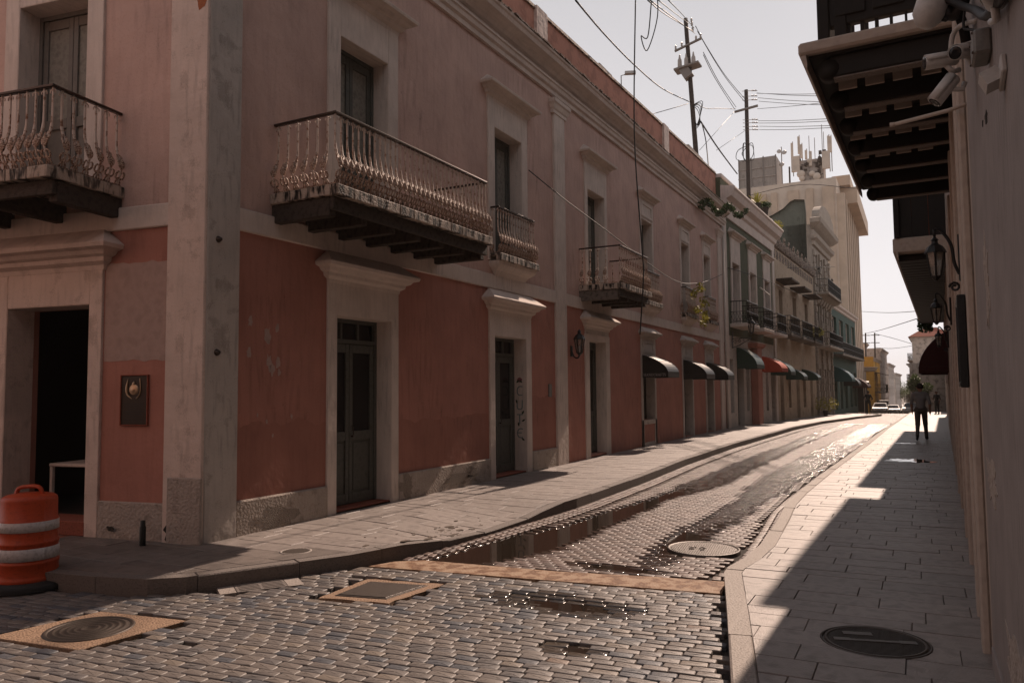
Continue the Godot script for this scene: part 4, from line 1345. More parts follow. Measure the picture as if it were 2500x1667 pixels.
	# broken plaster: corner foot and exposed brick near the roof
	for e in [[-0.12, 0.18, 0.11, 0.17], [-0.34, 0.1, 0.09, 0.12], [0.0, 0.25, 0.05, 0.1], [-1.2, 0.12, 0.05, 0.03]]:
		s = S()
		slab(s, blob(Vector2(e[0], e[1]), Vector2(e[2], e[3]), e[0] * 7.0, 26, 0.4), 0.0, 0.006)
		part(s, "broken_plaster", M.bed, t, F1 * Transform3D(Basis(Vector3.RIGHT, Vector3(0, 0, 1), Vector3.UP), Vector3(0, 0, 0.061)))
	s = S()
	cbox(s, -0.4, -0.35, 0.05, 0.06, 0.72, 0.09, 0.03)
	part(s, "corner_guard", M.plinth, t, F1)
	s = S()
	slab(s, blob(Vector2(-0.06, 6.2), Vector2(0.07, 0.14), 2.0, 20, 0.3), 0.0, 0.004)
	part(s, "exposed_brick", M.brick_bare, t, F1 * Transform3D(Basis(Vector3.RIGHT, Vector3(0, 0, 1), Vector3.UP), Vector3(0, 0, 0.062)))
	# plaster loss on plinth
	for e in [[9.75, 0.18, 0.14, 0.17], [11.2, 0.14, 0.35, 0.1], [11.7, 0.18, 0.22, 0.12], [7.1, 0.12, 0.3, 0.13]]:
		s = S()
		slab(s, blob(Vector2(e[0], e[1]), Vector2(e[2], e[3]), e[0], 30, 0.5), 0.0, 0.003)
		part(s, "worn_plaster", M.worn_plaster, t, F0 * Transform3D(Basis(Vector3.RIGHT, Vector3(0, 0, 1), Vector3.UP), Vector3(0, 0, 0.05)))
	# tie-rod bosses on the corner
	for yy in [3.4, 2.11]:
		s = S(true)
		lathe(s, [Vector2(0, 0.05), Vector2(0.018, 0.045), Vector2(0.03, 0.02), Vector2(0.04, 0.0)], 14, F0 * Transform3D(Basis(Vector3.RIGHT, Vector3(0, 0, 1), Vector3(0, -1, 0)), Vector3(6.08, yy, 0.06)))
		part(s, "tie_rod_boss", M.rail_iron, t)
	# painted letters down the far reveal of second doorway
	var rv := F0 * Transform3D(Basis(Vector3(0, 0, 1), Vector3.UP, Vector3(-1, 0, 0)), Vector3(13.9, 0, 0))
	var n := 0
	for ch in ["C", "U", "T", "Є"]:
		put(letters(ch, 0.2, 0.004), "painted_letter", M.graffiti, t, rv * Transform3D(Basis(), Vector3(-0.135, 1.63 - n * 0.285, 0.008)))
		n += 1
	s = S()
	slab(s, blob(Vector2(-0.13, 1.86), Vector2(0.06, 0.05), 1.0, 18, 0.2), 0.0, 0.004)
	part(s, "painted_rose", M.graffiti_rose, t, rv * Transform3D(Basis(Vector3.RIGHT, Vector3(0, 0, 1), Vector3.UP), Vector3(0, 0, 0.006)))
	for e in [[-0.2, 1.42, 0.4], [-0.06, 1.2, -0.6], [-0.05, 1.04, -1.0], [-0.16, 0.96, 0.2], [-0.06, 0.66, 0.9], [-0.1, 1.83, 0.9], [-0.17, 1.83, -0.9]]:
		s = S()
		var lf := PackedVector2Array()
		for q in [[0, -0.045], [0.02, -0.01], [0.016, 0.02], [0, 0.05], [-0.016, 0.02], [-0.02, -0.01]]: lf.append(Vector2(q[0], q[1]).rotated(e[2]) + Vector2(e[0], e[1]))
		slab(s, lf, 0.0, 0.005)
		part(s, "painted_leaf", M.graffiti_leaf, t, rv * Transform3D(Basis(Vector3.RIGHT, Vector3(0, 0, 1), Vector3.UP), Vector3(0, 0, 0.007)))
	# shop room behind the open side doorway
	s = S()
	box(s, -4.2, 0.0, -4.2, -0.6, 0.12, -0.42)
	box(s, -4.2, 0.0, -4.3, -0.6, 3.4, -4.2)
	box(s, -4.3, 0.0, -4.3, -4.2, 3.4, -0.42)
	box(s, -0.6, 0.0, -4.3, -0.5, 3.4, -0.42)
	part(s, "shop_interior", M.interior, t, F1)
	s = S()
	cbox(s, -3.3, 0.12, -1.8, -2.55, 2.3, -1.74, 0.01)
	part(s, "shop_door_leaf", M.green_door, t, F1)
	s = S()
	cbox(s, -1.63, 0.0, -0.4, -2.94, 0.17, 0.03, 0.01)
	part(s, "threshold", M.red_tile, t, F1)
	# utility bits on the wall
	s = S()
	cbox(s, 14.98, 1.5, 0.0, 15.12, 1.78, 0.03, 0.01)
	part(s, "meter_plate", M.grey_box, t, F0)
	s = S(true)
	tube(s, [F0 * Vector3(32.05, -0.2, 0.1), F0 * Vector3(32.05, 8.4, 0.1)], 0.05, 8)
	part(s, "downpipe", M.grey_paint, t)
	# --- things about it
	var tb := thing("shop_table", "white-framed display table standing inside the open shop doorway", "table", F1 * Transform3D(Basis(), Vector3(-2.2, 0.12, -0.75)))
	s = S(); cbox(s, -0.55, 0.62, -0.3, 0.75, 0.66, 0.3, 0.01); part(s, "table_top", M.white_paint, tb)
	for e in [[-0.52, 0.27], [0.72, 0.27], [-0.52, -0.27], [0.72, -0.27]]:
		s = S(); box(s, e[0] - 0.02, 0.0, e[1] - 0.02, e[0] + 0.02, 0.62, e[1] + 0.02); part(s, "leg", M.white_paint, tb)
	for e in [[0.05, 0.19, "small bulbous clay jar on shop display table"], [0.3, 0.15, "dark glossy squat pot on shop display table"], [0.5, 0.46, "tall pale carved figure on shop display table"]]:
		s = S(true)
		var hh: float = e[1]
		lathe(s, [Vector2(0.0, hh), Vector2(0.035, hh * 0.95), Vector2(0.03, hh * 0.8), Vector2(0.07, hh * 0.6), Vector2(0.06, hh * 0.25), Vector2(0.045, 0.0)], 14, F1 * Transform3D(Basis(), Vector3(-2.2 + e[0], 0.78, -0.72)))
		tag(part(s, "carved_ornament", M.black_iron if e[1] < 0.16 else M.terracotta if e[1] < 0.3 else M.grey_paint, self), e[2], "ornament", "ornaments on the shop table")
	# plaque
	var pq := thing("wall_plaque", "dark bronze plaque with a gilt crest on the pink side wall", "plaque", F1 * Transform3D(Basis(), Vector3(-0.945, 1.3, 0.0)))
	s = S(); cbox(s, -0.19, 0.0, 0.0, 0.19, 0.56, 0.02, 0.004); part(s, "panel", M.bronze, pq)
	for e in [[-0.2, -0.012, -0.185, 0.572], [0.185, -0.012, 0.2, 0.572]]:
		s = S(); cbox(s, e[0], e[1], 0.0, e[2], e[3], 0.032, 0.004); part(s, "frame_bar", M.red_tile, pq)
	for y0 in [-0.012, 0.56]:
		s = S(); cbox(s, -0.185, y0, 0.0, 0.185, y0 + 0.012, 0.03, 0.003); part(s, "frame_bar", M.red_tile, pq)
	var cm := Transform3D(Basis(Vector3.RIGHT, Vector3(0, 0, 1), Vector3(0, -1, 0)), Vector3(-0.005, 0.40, 0.02))
	s = S(true); lathe(s, [Vector2(0.0, 0.02), Vector2(0.03, 0.018), Vector2(0.045, 0.01), Vector2(0.055, 0.014), Vector2(0.065, 0.0)], 20, cm); part(s, "crest_medallion", M.gilt, pq)
	for sg in [-1, 1]:
		s = S(true)
		tube(s, curve([Vector3(sg * 0.085 - 0.005, 0.53, 0.022), Vector3(sg * 0.10 - 0.005, 0.42, 0.026), Vector3(sg * 0.085 - 0.005, 0.34, 0.026), Vector3(sg * 0.03, 0.295, 0.022)], 4), [0.002, 0.004, 0.008, 0.012, 0.013, 0.014, 0.014, 0.013, 0.012, 0.01, 0.008, 0.006, 0.004] if sg < 0 else 0.006, 6)
		part(s, "crest_wing", M.gilt, pq)
	s = S(true); lathe(s, [Vector2(0.0, 0.09), Vector2(0.012, 0.075), Vector2(0.02, 0.06), Vector2(0.02, 0.05)], 8, Transform3D(Basis(), Vector3(-0.005, 0.41, 0.024))); part(s, "crest_crown", M.gilt, pq)
	for k in 7:
		s = S(); var hw := 0.15 - 0.03 * (k % 3); box(s, -hw, 0.235 - k * 0.03, 0.018, hw, 0.245 - k * 0.03, 0.022); part(s, "engraved_line", M.black_iron, pq)
	# iron stub in the pavement
	s = S(true)
	lathe(s, [Vector2(0.034, 0.0), Vector2(0.034, 0.2), Vector2(0.028, 0.21), Vector2(0.028, 0.27), Vector2(0.0, 0.275)], 10, Transform3D(Basis(), Vector3(-7.55, 0.0, -5.6)))
	tag(part(s, "pipe_stub", M.black_iron, self), "short black pipe stub standing by the corner foot of pink wall", "pipe")
	lantern(F0 * Transform3D(Basis(), Vector3(16.25, 2.72, 0.0)), 0.62, "black lantern on the pink wall beside middle doorway", 1)
	awning(F0 * Transform3D(Basis(), Vector3(21.34, 1.98, 0.03)), 1.15, 0.75, 0.66, "black awning lettered HANDCRAFTS over pink wall window", M.black_cloth, "black awnings on the pink wall", "HANDCRAFTS")
	awning(F0 * Transform3D(Basis(), Vector3(25.72, 1.97, 0.03)), 1.2, 0.78, 0.66, "plain black awning, middle of three on the pink wall", M.black_cloth, "black awnings on the pink wall")
	awning(F0 * Transform3D(Basis(), Vector3(28.93, 1.97, 0.03)), 1.1, 0.8, 0.66, "plain black awning at the far end of pink wall", M.black_cloth, "black awnings on the pink wall")
	# orange drum
	var b := thing("traffic_barrel", "orange traffic barrel with two white bands standing on the cobbles", "barrel", Transform3D(Basis(), Vector3(-7.52, ROAD, -4.36)))
	s = S(true); lathe(s, [Vector2(0.42, 0.0), Vector2(0.42, 0.045), Vector2(0.38, 0.06), Vector2(0.3, 0.065), Vector2(0.25, 0.065)], 28); part(s, "rubber_base", M.rubber, b)
	s = S(true)
	var bp := [Vector2(0.268, 0.065), Vector2(0.272, 0.085), Vector2(0.262, 0.1)]
	for e in [[0.255, 0.24, 0.25], [0.25, 0.42, 0.245], [0.245, 0.62, 0.238]]:
		bp += [Vector2(e[0], e[1] - 0.12), Vector2(e[0], e[1] - 0.03), Vector2(e[2] + 0.012, e[1] - 0.015), Vector2(e[2] + 0.012, e[1]), Vector2(e[2], e[1] + 0.01)]
	bp += [Vector2(0.236, 0.8), Vector2(0.23, 0.825), Vector2(0.2, 0.845), Vector2(0.12, 0.86), Vector2(0.0, 0.865)]
	lathe(s, bp, 32); part(s, "drum", M.orange_plastic, b)
	for e in [[0.255, 0.26, 0.37], [0.247, 0.52, 0.615]]:
		s = S(true); lathe(s, [Vector2(e[0], e[1]), Vector2(e[0] + 0.006, e[1] + 0.003), Vector2(e[0] + 0.003, e[2] - 0.003), Vector2(e[0] - 0.002, e[2])], 32); part(s, "white_band", M.white_band, b)
	s = S(); tube(s, curve([Vector3(-0.13, 0.85, 0.05), Vector3(-0.1, 0.91, 0.03), Vector3(0.08, 0.92, -0.03), Vector3(0.12, 0.85, -0.05)], 4), 0.02, 6); part(s, "handle", M.orange_plastic, b)

# ------------------------------------------------------------------ further buildings
func window(parent, xf: Transform3D, u0: float, u1: float, y0: float, y1: float, w: float, m, pm, called := "window"):
	var s := S()
	var f := 0.07
	box(s, u0, y0, w - 0.05, u0 + f, y1, w); box(s, u1 - f, y0, w - 0.05, u1, y1, w)
	box(s, u0 + f, y0, w - 0.05, u1 - f, y0 + f, w - 0.002); box(s, u0 + f, y1 - f, w - 0.05, u1 - f, y1, w - 0.002)
	box(s, (u0 + u1) / 2 - 0.035, y0 + f, w - 0.05, (u0 + u1) / 2 + 0.035, y1 - f, w - 0.001)
	var d := part(s, called, m, parent, xf)
	s = S()
	box(s, u0 - 0.01, y0, w - 0.06, u1 + 0.01, y1, w - 0.051)
	part(s, "pane", pm, d)
	return d
func railing(parent, xf: Transform3D, u0: float, u1: float, y: float, proj: float, m = null, called := "balcony", sm = null):
	var s := S()
	cbox(s, u0, y - 0.16, -0.02, u1, y, proj, 0.02)
	var b := part(s, called, sm if sm else M.white_paint, parent, xf)
	s = S()
	var r := proj - 0.05
	var pts := [[Vector3(u0 + 0.04, 0, 0), Vector3(u0 + 0.04, 0, r)], [Vector3(u0 + 0.04, 0, r), Vector3(u1 - 0.04, 0, r)], [Vector3(u1 - 0.04, 0, r), Vector3(u1 - 0.04, 0, 0)]]
	for p in pts:
		for yy in [0.08, 0.5, 0.95]: tube(s, [p[0] + Vector3.UP * (y + yy), p[1] + Vector3.UP * (y + yy)], 0.014 if yy < 0.9 else 0.022, 4)
		var n := int(p[0].distance_to(p[1]) / 0.13)
		for k in n + 1:
			var q: Vector3 = p[0].lerp(p[1], k / float(max(n, 1)))
			tube(s, [q + Vector3.UP * y, q + Vector3.UP * (y + 0.95)], 0.009, 4)
			if k < n:
				var q2: Vector3 = p[0].lerp(p[1], (k + 1) / float(n))
				tube(s, [q + Vector3.UP * (y + 0.1), q2 + Vector3.UP * (y + 0.48)], 0.007, 3)
				tube(s, [q2 + Vector3.UP * (y + 0.1), q + Vector3.UP * (y + 0.48)], 0.007, 3)
	part(s, "railing", m if m else M.black_iron, b)
	return b
func shell(t, xf: Transform3D, u0: float, u1: float, y1: float, depth: float, m):
	# side walls, back and roof behind a facade wall
	var s := S()
	box(s, u0, -2.0, -depth, u0 + 0.2, y1, -0.35)
	box(s, u1 - 0.2, -2.0, -depth, u1, y1, -0.35)
	box(s, u0 + 0.2, -2.0, -depth, u1 - 0.2, y1, -depth + 0.2)
	part(s, "side_wall", m, t, xf)
	s = S()
	box(s, u0 + 0.2, y1 - 0.5, -depth + 0.2, u1 - 0.2, y1 - 0.3, -0.35)
	part(s, "roof", M.far_grey, t, xf)
func house(called: String, label: String, xf: Transform3D, u0: float, u1: float, h: float, rows: Array, m, tm, depth := 8.0, cat := "building") -> Node3D:
	# rows: [y0, y1, count, width]
	var t := thing(called, label, cat)
	var holes := []
	for r in rows:
		for k in r[2]:
			var c: float = lerpf(u0, u1, (k + 0.5) / r[2])
			holes.append([c - r[3] / 2, c + r[3] / 2, r[0], r[1]])
	var s := S()
	wall(s, u0, u1, -3.0, h, 0.35, holes)
	part(s, "wall", m, t, xf)
	shell(t, xf, u0, u1, h, depth, m)
	for q in holes:
		window(t, xf, q[0], q[1], q[2], q[3], -0.2, tm, M.pane)
	s = S()
	mould(s, u0, u1, [Vector2(0, h - 0.5), Vector2(0.1, h - 0.45), Vector2(0.14, h - 0.3), Vector2(0.3, h - 0.2), Vector2(0.34, h - 0.06), Vector2(0, h)], false)
	part(s, "cornice", tm, t, xf)
	return t
func left_row():
	# ---- green house
	var t := thing("green_building", "dark green two-storey house with white cornice next to the pink building", "building")
	var up := [[1.5, 2.75, 4.46, 7.15], [4.85, 6.1, 4.46, 7.15], [8.1, 9.35, 4.46, 7.15]]
	var dn := [[0.7, 1.35, 0.6, 2.9], [2.0, 3.2, -0.05, 3.2], [3.7, 4.3, 0.6, 2.9], [6.0, 7.1, -0.05, 3.1], [7.9, 8.5, 0.5, 2.9], [9.2, 10.1, -0.1, 3.0]]
	var s := S()
	wall(s, 0.0, 10.6, 3.9, 10.55, 0.35, up)
	part(s, "upper_wall", M.green_wall, t, F2)
	s = S()
	wall(s, 0.0, 10.6, -1.0, 3.9, 0.35, dn)
	part(s, "lower_wall", M.grey_paint, t, F2)
	shell(t, F2, 0.02, 10.58, 10.5, 9.0, M.green_wall)
	for q in up:
		surround(t, F2, q, q[0] - 0.22, q[1] + 0.22, 8.2, 4.4, M.white_paint, 0.05)
		hood(t, F2, q[0] - 0.2, q[1] + 0.2, 8.15, 1.1)
		window(t, F2, q[0], q[1], q[2], q[3], -0.25, M.dark_door, M.pane, "door")
	for q in dn: window(t, F2, q[0], q[1], q[2], q[3], -0.25, M.dark_door, M.pane, "shop_window" if q[2] > 0.2 else "door")
	for q in [0, 1, 2]: railing(t, F2, [1.0, 4.3, 7.7][q], [3.3, 6.6, 10.0][q], 4.42, 0.75)
	for e in [[-0.02, 0.5], [10.1, 10.6]]:
		s = S()
		cbox(s, e[0], -0.5, -0.02, e[1], 9.0, 0.07, 0.015)
		part(s, "pilaster", M.white_paint, t, F2)
	s = S()
	mould(s, -0.05, 10.62, [Vector2(0, 8.95), Vector2(0.08, 8.95), Vector2(0.1, 9.35), Vector2(0.2, 9.42), Vector2(0.24, 9.6), Vector2(0.45, 9.72), Vector2(0.55, 9.95), Vector2(0.62, 10.02), Vector2(0.6, 10.1), Vector2(0, 10.2)], false)
	part(s, "cornice", M.white_paint, t, F2)
	s = S()
	cbox(s, 0.0, 10.55, -0.4, 10.62, 10.72, 0.06, 0.02)
	part(s, "coping", M.white_paint, t, F2)
	s = S()
	cbox(s, 10.2, 9.9, -0.42, 10.64, 10.75, 0.08, 0.02)
	part(s, "parapet_pier", M.white_paint, t, F2)
	# pink gate pillar between the shop awnings
	s = S()
	cbox(s, 4.6, -0.5, 0.0, 5.5, 3.5, 0.35, 0.03)
	mould(s, 4.6, 5.5, [Vector2(0.3, 3.5), Vector2(0.42, 3.6), Vector2(0.45, 3.72), Vector2(0, 3.8)])
	part(s, "shop_pillar", M.salmon, t, F2)
	awning(F2 * Transform3D(Basis(), Vector3(1.9, 2.5, 0.03)), 1.5, 0.85, 0.95, "dark green shop awning beside the red awning", M.green_cloth, "shop awnings on the green house")
	awning(F2 * Transform3D(Basis(), Vector3(5.75, 2.42, 0.03)), 1.6, 1.15, 0.8, "red shop awning on the green house", M.red_cloth, "shop awnings on the green house")
	awning(F2 * Transform3D(Basis(), Vector3(9.0, 2.3, 0.03)), 1.4, 1.0, 0.9, "dark green shop awning beyond the red one", M.green_cloth, "shop awnings on the green house")
	lantern(F2 * Transform3D(Basis(), Vector3(1.1, 3.72, 0.05)), 0.75, "black street lantern on a scrolled bracket at the green house", 2)
	# fluorescent tube fitting
	s = S(true)
	tube(s, [F2 * Vector3(3.6, 6.2, 0.75), F2 * Vector3(5.4, 6.05, 0.8)], 0.03, 6)
	tag(part(s, "tube_light", M.plastic_white, self), "thin white tube light hung on wires before the green house", "light")
	# roof pots
	potted("spiky yellow plant in a pot on the green roof edge", F2 * Vector3(7.9, 10.72, -0.15), 0.35, 0.75, M.leaf_yellow, true)
	potted("dark broad-leaved plant in a black pot on green roof edge", F2 * Vector3(9.6, 10.72, -0.15), 0.45, 0.35, M.leaf_dark, false)
	potted("flowering bush growing on the cream roof edge", F2 * Vector3(11.9, 10.05, -0.2), 0.3, 0.6, M.leaf_yellow, false)
	# ---- cream house with flat canopies
	t = thing("cream_building", "stained cream house with flat canopies over its upper doors", "building")
	up = [[12.0, 13.0, 4.7, 7.1], [16.2, 17.4, 4.7, 7.1], [20.5, 21.7, 4.7, 7.1]]
	dn = [[11.6, 12.6, -0.2, 2.6], [14.0, 14.8, 0.5, 2.6], [16.6, 17.7, -0.2, 2.6], [19.0, 20.0, 0.4, 2.6], [21.8, 22.8, -0.3, 2.6]]
	s = S()
	wall(s, 10.62, 24.4, -1.0, 9.75, 0.35, up + dn)
	part(s, "wall", M.cream_wall, t, F2)
	shell(t, F2, 10.64, 24.38, 9.6, 9.0, M.cream_wall)
	for q in up + dn: window(t, F2, q[0], q[1], q[2], q[3], -0.2, M.dark_door, M.pane, "door")
	for q in up:
		s = S()
		cbox(s, q[0] - 0.7, 7.5, 0.0, q[1] + 0.7, 7.62, 0.85, 0.02)
		part(s, "canopy", M.old_wood, t, F2)
	s = S()
	for k in 16: box(s, 10.7 + k * 0.85, 8.75, 0.0, 10.7 + k * 0.85 + 0.55, 9.2, 0.02)
	part(s, "frieze_panels", M.coping, t, F2)
	s = S()
	mould(s, 10.62, 24.4, [Vector2(0, 9.3), Vector2(0.12, 9.35), Vector2(0.22, 9.55), Vector2(0.25, 9.7), Vector2(0, 9.78)], false)
	part(s, "cornice", M.coping, t, F2)
	for k in 8:
		s = S(true)
		lathe(s, [Vector2(0.06, 0), Vector2(0.1, 0.15), Vector2(0.05, 0.3), Vector2(0.08, 0.42), Vector2(0, 0.6)], 8, F2 * Transform3D(Basis(), Vector3(12.6 + k * 1.5, 9.76, 0.0)))
		part(s, "finial", M.coping, t)
	for q in [0, 1, 2]: railing(t, F2, [11.2, 15.0, 19.6][q], [14.2, 18.8, 23.0][q], 4.6, 0.75, null, "balcony", M.beam_grey)
	for q in [[13.2, "dark awning"], [18.4, "dark low awning"]]:
		awning(F2 * Transform3D(Basis(), Vector3(q[0], 2.1, 0.03)), 1.3, 0.95, 0.7, q[1] + (" at the near end of cream house" if q[0] < 15 else " at far end of cream house"), M.green_cloth, "awnings on the cream house")
	potted("bright yellow-green plant trailing over the cream house balcony", F2 * Vector3(21.5, 4.62, 0.45), 0.35, 0.6, M.leaf_yellow, false)
	# ---- ornate house with curved gable
	t = thing("ornate_building", "grey ornate house with curved gable and layered cornices", "building")
	up = [[25.6, 26.9, 5.0, 7.6], [28.0, 29.3, 5.0, 7.6], [30.5, 31.7, 5.0, 7.6], [25.6, 26.9, 8.9, 11.2], [28.0, 29.3, 8.9, 11.2], [30.5, 31.7, 8.9, 11.2]]
	dn = [[25.4, 27.0, -0.3, 3.0], [27.9, 29.4, 0.3, 3.0], [30.3, 31.8, -0.3, 3.0]]
	s = S()
	wall(s, 24.6, 32.6, -1.5, 13.1, 0.35, up + dn)
	part(s, "wall", M.ornate, t, F2)
	s = S()
	var gp := PackedVector2Array([Vector2(-9, -1), Vector2(0.0, -1), Vector2(0.0, 14.1), Vector2(-0.05, 14.9), Vector2(-0.7, 15.0), Vector2(-1.0, 14.9), Vector2(-1.5, 14.45), Vector2(-2.2, 14.1), Vector2(-3.2, 13.7), Vector2(-9, 13.4)])
	slab(s, gp, 24.62, 24.9)
	part(s, "gable_side_wall", M.grey_green, t, F2 * Transform3D(Basis(Vector3(0, 0, 1), Vector3(1, 0, 0), Vector3(0, 1, 0)), Vector3(0, 0, -0.36)))
	shell(t, F2, 24.9, 32.58, 13.2, 9.0, M.grey_green)
	for q in up + dn: window(t, F2, q[0], q[1], q[2], q[3], -0.2, M.dark_door, M.pane, "door")
	s = S()
	mould(s, 24.6, 32.6, [Vector2(0, 11.6), Vector2(0.15, 11.65), Vector2(0.2, 11.9), Vector2(0.4, 12.05), Vector2(0.45, 12.3), Vector2(0.15, 12.4), Vector2(0.15, 12.7), Vector2(0.4, 12.85), Vector2(0.7, 13.1), Vector2(0.75, 13.4), Vector2(0, 13.6)])
	part(s, "cornice", M.ornate, t, F2)
	s = S()
	var fr := PackedVector2Array()
	for k in 15: fr.append(Vector2(28.6 - 3.9 * cos(PI * k / 14.0), 13.4 + 1.5 * pow(sin(PI * k / 14.0), 0.8)))
	slab(s, fr, 0.0, 0.5)
	part(s, "curved_gable", M.ornate, t, F2 * Transform3D(Basis(Vector3.RIGHT, Vector3(0, 0, 1), Vector3.UP), Vector3(0, 0, 0.02)))
	for u in [24.7, 27.25, 29.75, 32.1]:
		s = S()
		for k in 24: cbox(s, u, -0.6 + k * 0.5, 0, u + 0.45, -0.14 + k * 0.5, 0.16 if k % 2 else 0.12, 0.03)
		part(s, "rusticated_pier", M.ornate, t, F2)
	railing(t, F2, 25.0, 32.2, 8.3, 0.95, null, "balcony", M.ornate)
	railing(t, F2, 24.9, 32.3, 4.55, 0.95, null, "balcony", M.ornate)
	for k in 6:
		s = S()
		mould(s, 25.2 + k * 1.25, 25.5 + k * 1.25, [Vector2(0, 7.5), Vector2(0.2, 7.6), Vector2(0.35, 7.9), Vector2(0.8, 8.1), Vector2(0, 8.14)])
		part(s, "balcony_bracket", M.ornate, t, F2)
	for e in [[25.2, 9.9, "small black lantern high on the ornate house, nearer one"], [31.9, 9.9, "small black lantern high on the ornate house, farther one"], [32.2, 5.9, "small black lantern low on the ornate house"]]:
		lantern(F2 * Transform3D(Basis(), Vector3(e[0], e[1], 0.15)), 0.5, e[2], 1, "lanterns on the ornate house")
	potted("yellow-green bush in a planter at the ornate house foot", F2 * Vector3(23.9, gy(-56.0), 0.6), 0.35, 0.9, M.leaf_yellow, false)
	# ---- teal house
	t = house("teal_building", "dark teal house with broad glazed bays beyond the ornate one", F2, 32.65, 50.5, 8.5, [[4.8, 7.4, 4, 2.6], [-0.2, 3.0, 5, 1.8]], M.teal, M.white_paint, 8.0)
	railing(t, F2, 33.2, 50.0, 4.3, 0.8, null, "balcony", M.beam_grey)
	awning(F2 * Transform3D(Basis(), Vector3(33.5, 2.1, 0.03)), 2.4, 1.3, 1.2, "teal awning at the near end of teal house", M.teal_cloth, "awnings on the teal house")
	awning(F2 * Transform3D(Basis(), Vector3(39.5, 1.75, 0.03)), 2.0, 1.2, 1.0, "small black awning in the middle of teal house", M.black_cloth, "awnings on the teal house")
	awning(F2 * Transform3D(Basis(), Vector3(46.0, 1.55, 0.03)), 3.4, 1.3, 1.0, "striped dark red and black awning at far end of teal house", M.dark_red, "awnings on the teal house")
	tower()
func tower():
	var t := thing("office_tower", "tall beige office block with vertical ribs rising behind the street", "building")
	var FX := Transform3D(Basis(), Vector3(0, 0, -84.5))
	var s := S()
	box(s, -16.8, -3, -26, -6.66, 23.3, 0)
	part(s, "wall", M.beige_light, t, FX)
	# ribs on street face
	for k in 8:
		s = S()
		box(s, -6.66, -3, -1.2 - k * 3.0, -5.95, 21.6, -0.1 - k * 3.0)
		part(s, "rib", M.beige, t, FX)
		s = S()
		box(s, -6.65, 0, -3.0 - k * 3.0, -6.55, 21.2, -1.3 - k * 3.0)
		part(s, "window_strip", M.far_grey if k % 3 else M.pane, t, FX)
	s = S()
	box(s, -6.7, 21.5, -25.5, -5.0, 23.25, -5.0)
	part(s, "overhanging_eave", M.beige, t, FX)
	s = S()
	box(s, -7.4, 23.3, -12, -5.6, 24.4, -4.0)
	part(s, "parapet", M.beige, t, FX)
	for e in [[-8.0, -6.9], [-9.6, -8.9], [-11.4, -10.3], [-13.1, -12.5], [-15.0, -13.6]]:
		s = S()
		box(s, e[0], 2, 0, e[1], 22.4, 0.25)
		part(s, "pier", M.beige, t, FX)
	# plant room
	t = thing("plant_room", "square stained concrete plant room on the tower roof", "plant room", Transform3D(Basis(), Vector3(-14.4, 23.3, -86.5)))
	s = S(); box(s, -2.2, 0, -3, 1.8, 3.4, 1.2); part(s, "block", M.steel_grey, t)
	for k in 3:
		s = S(); cbox(s, -2.25, 1.0 * k + 0.2, 1.2, 1.85, 1.0 * k + 0.3, 1.28, 0.02); part(s, "panel_joint", M.far_grey, t)
	for k in 4:
		s = S(); cbox(s, -2.2 + k * 1.3, 0, 1.2, -2.08 + k * 1.3, 3.5, 1.3, 0.02); part(s, "pipe_rack", M.galv, t)
	s = S(true); tube(s, [Vector3(2.2, 0, 0), Vector3(2.2, 4.6, 0)], 0.05, 6); part(s, "mast", M.galv, t)
	for e in [[2.0, 4.1], [2.5, 3.9], [2.2, 2.6]]:
		s = S(true); lathe(s, [Vector2(0, 0.16), Vector2(0.2, 0.1), Vector2(0.28, 0.0)], 10, Transform3D(Basis(Vector3.RIGHT, 1.2), Vector3(e[0], e[1], 0.15))); part(s, "dish", M.plastic_white, t)
	# antenna cluster
	t = thing("antenna_cluster", "cluster of cell antennas, dishes and steel frames on the tower roof", "antenna mast", Transform3D(Basis(), Vector3(-9.1, 23.3, -86.0)))
	s = S(); box(s, -1.1, 0, -1.2, 1.25, 2.4, 0.8); part(s, "equipment_block", M.far_grey, t)
	for e in [[-1.5, 0.6, 0.85, 1.7], [1.5, 0.5, 0.75, 1.9], [0.0, 1.0, 0.28, 1.6]]:
		s = S(); cbox(s, e[0] - e[2] / 2, e[1] + 0.6, 0.9, e[0] + e[2] / 2, e[1] + e[3] + 0.6, 1.15, 0.04); part(s, "panel_antenna", M.beige_light, t)
	for e in [[-1.9, 3.0, 1.6], [-1.2, 3.3, 1.9], [-0.95, 2.8, 1.5], [1.75, 2.9, 1.9], [1.95, 3.0, 1.7], [-0.5, 2.6, 1.0]]:
		s = S(); cbox(s, e[0] - 0.12, e[1], 0.2, e[0] + 0.12, e[1] + e[2], 0.4, 0.03); part(s, "sector_antenna", M.beige_light, t)
		s = S(true); tube(s, [Vector3(e[0] + 0.05, 1.0, 0.1), Vector3(e[0] + 0.05, e[1] + e[2] + 0.2, 0.1)], 0.045, 5); part(s, "mast", M.galv, t)
	for e in [[-0.2, 3.1, 5.2], [1.1, 2.4, 6.2], [1.25, 2.4, 5.4], [0.35, 2.4, 4.9]]:
		s = S(true); tube(s, [Vector3(e[0], 2.0, 0), Vector3(e[0], e[2], 0)], 0.035, 5); part(s, "whip_mast", M.galv, t)
	s = S()
	for k in 26:
		var p := Vector3(rng.randf_range(-1.4, 1.3), rng.randf_range(0.4, 2.9), rng.randf_range(0.85, 1.0))
		var q := p + Vector3(rng.randf_range(-0.5, 0.5), rng.randf_range(-0.3, 0.3), 0)
		tube(s, [p, q], 0.04, 4)
		box(s, p.x, p.y, p.z, p.x + rng.randf_range(0.1, 0.35), p.y + rng.randf_range(0.1, 0.5), p.z + 0.12)
	part(s, "brackets", M.pole_wood, t).set_meta("kind", "stuff")
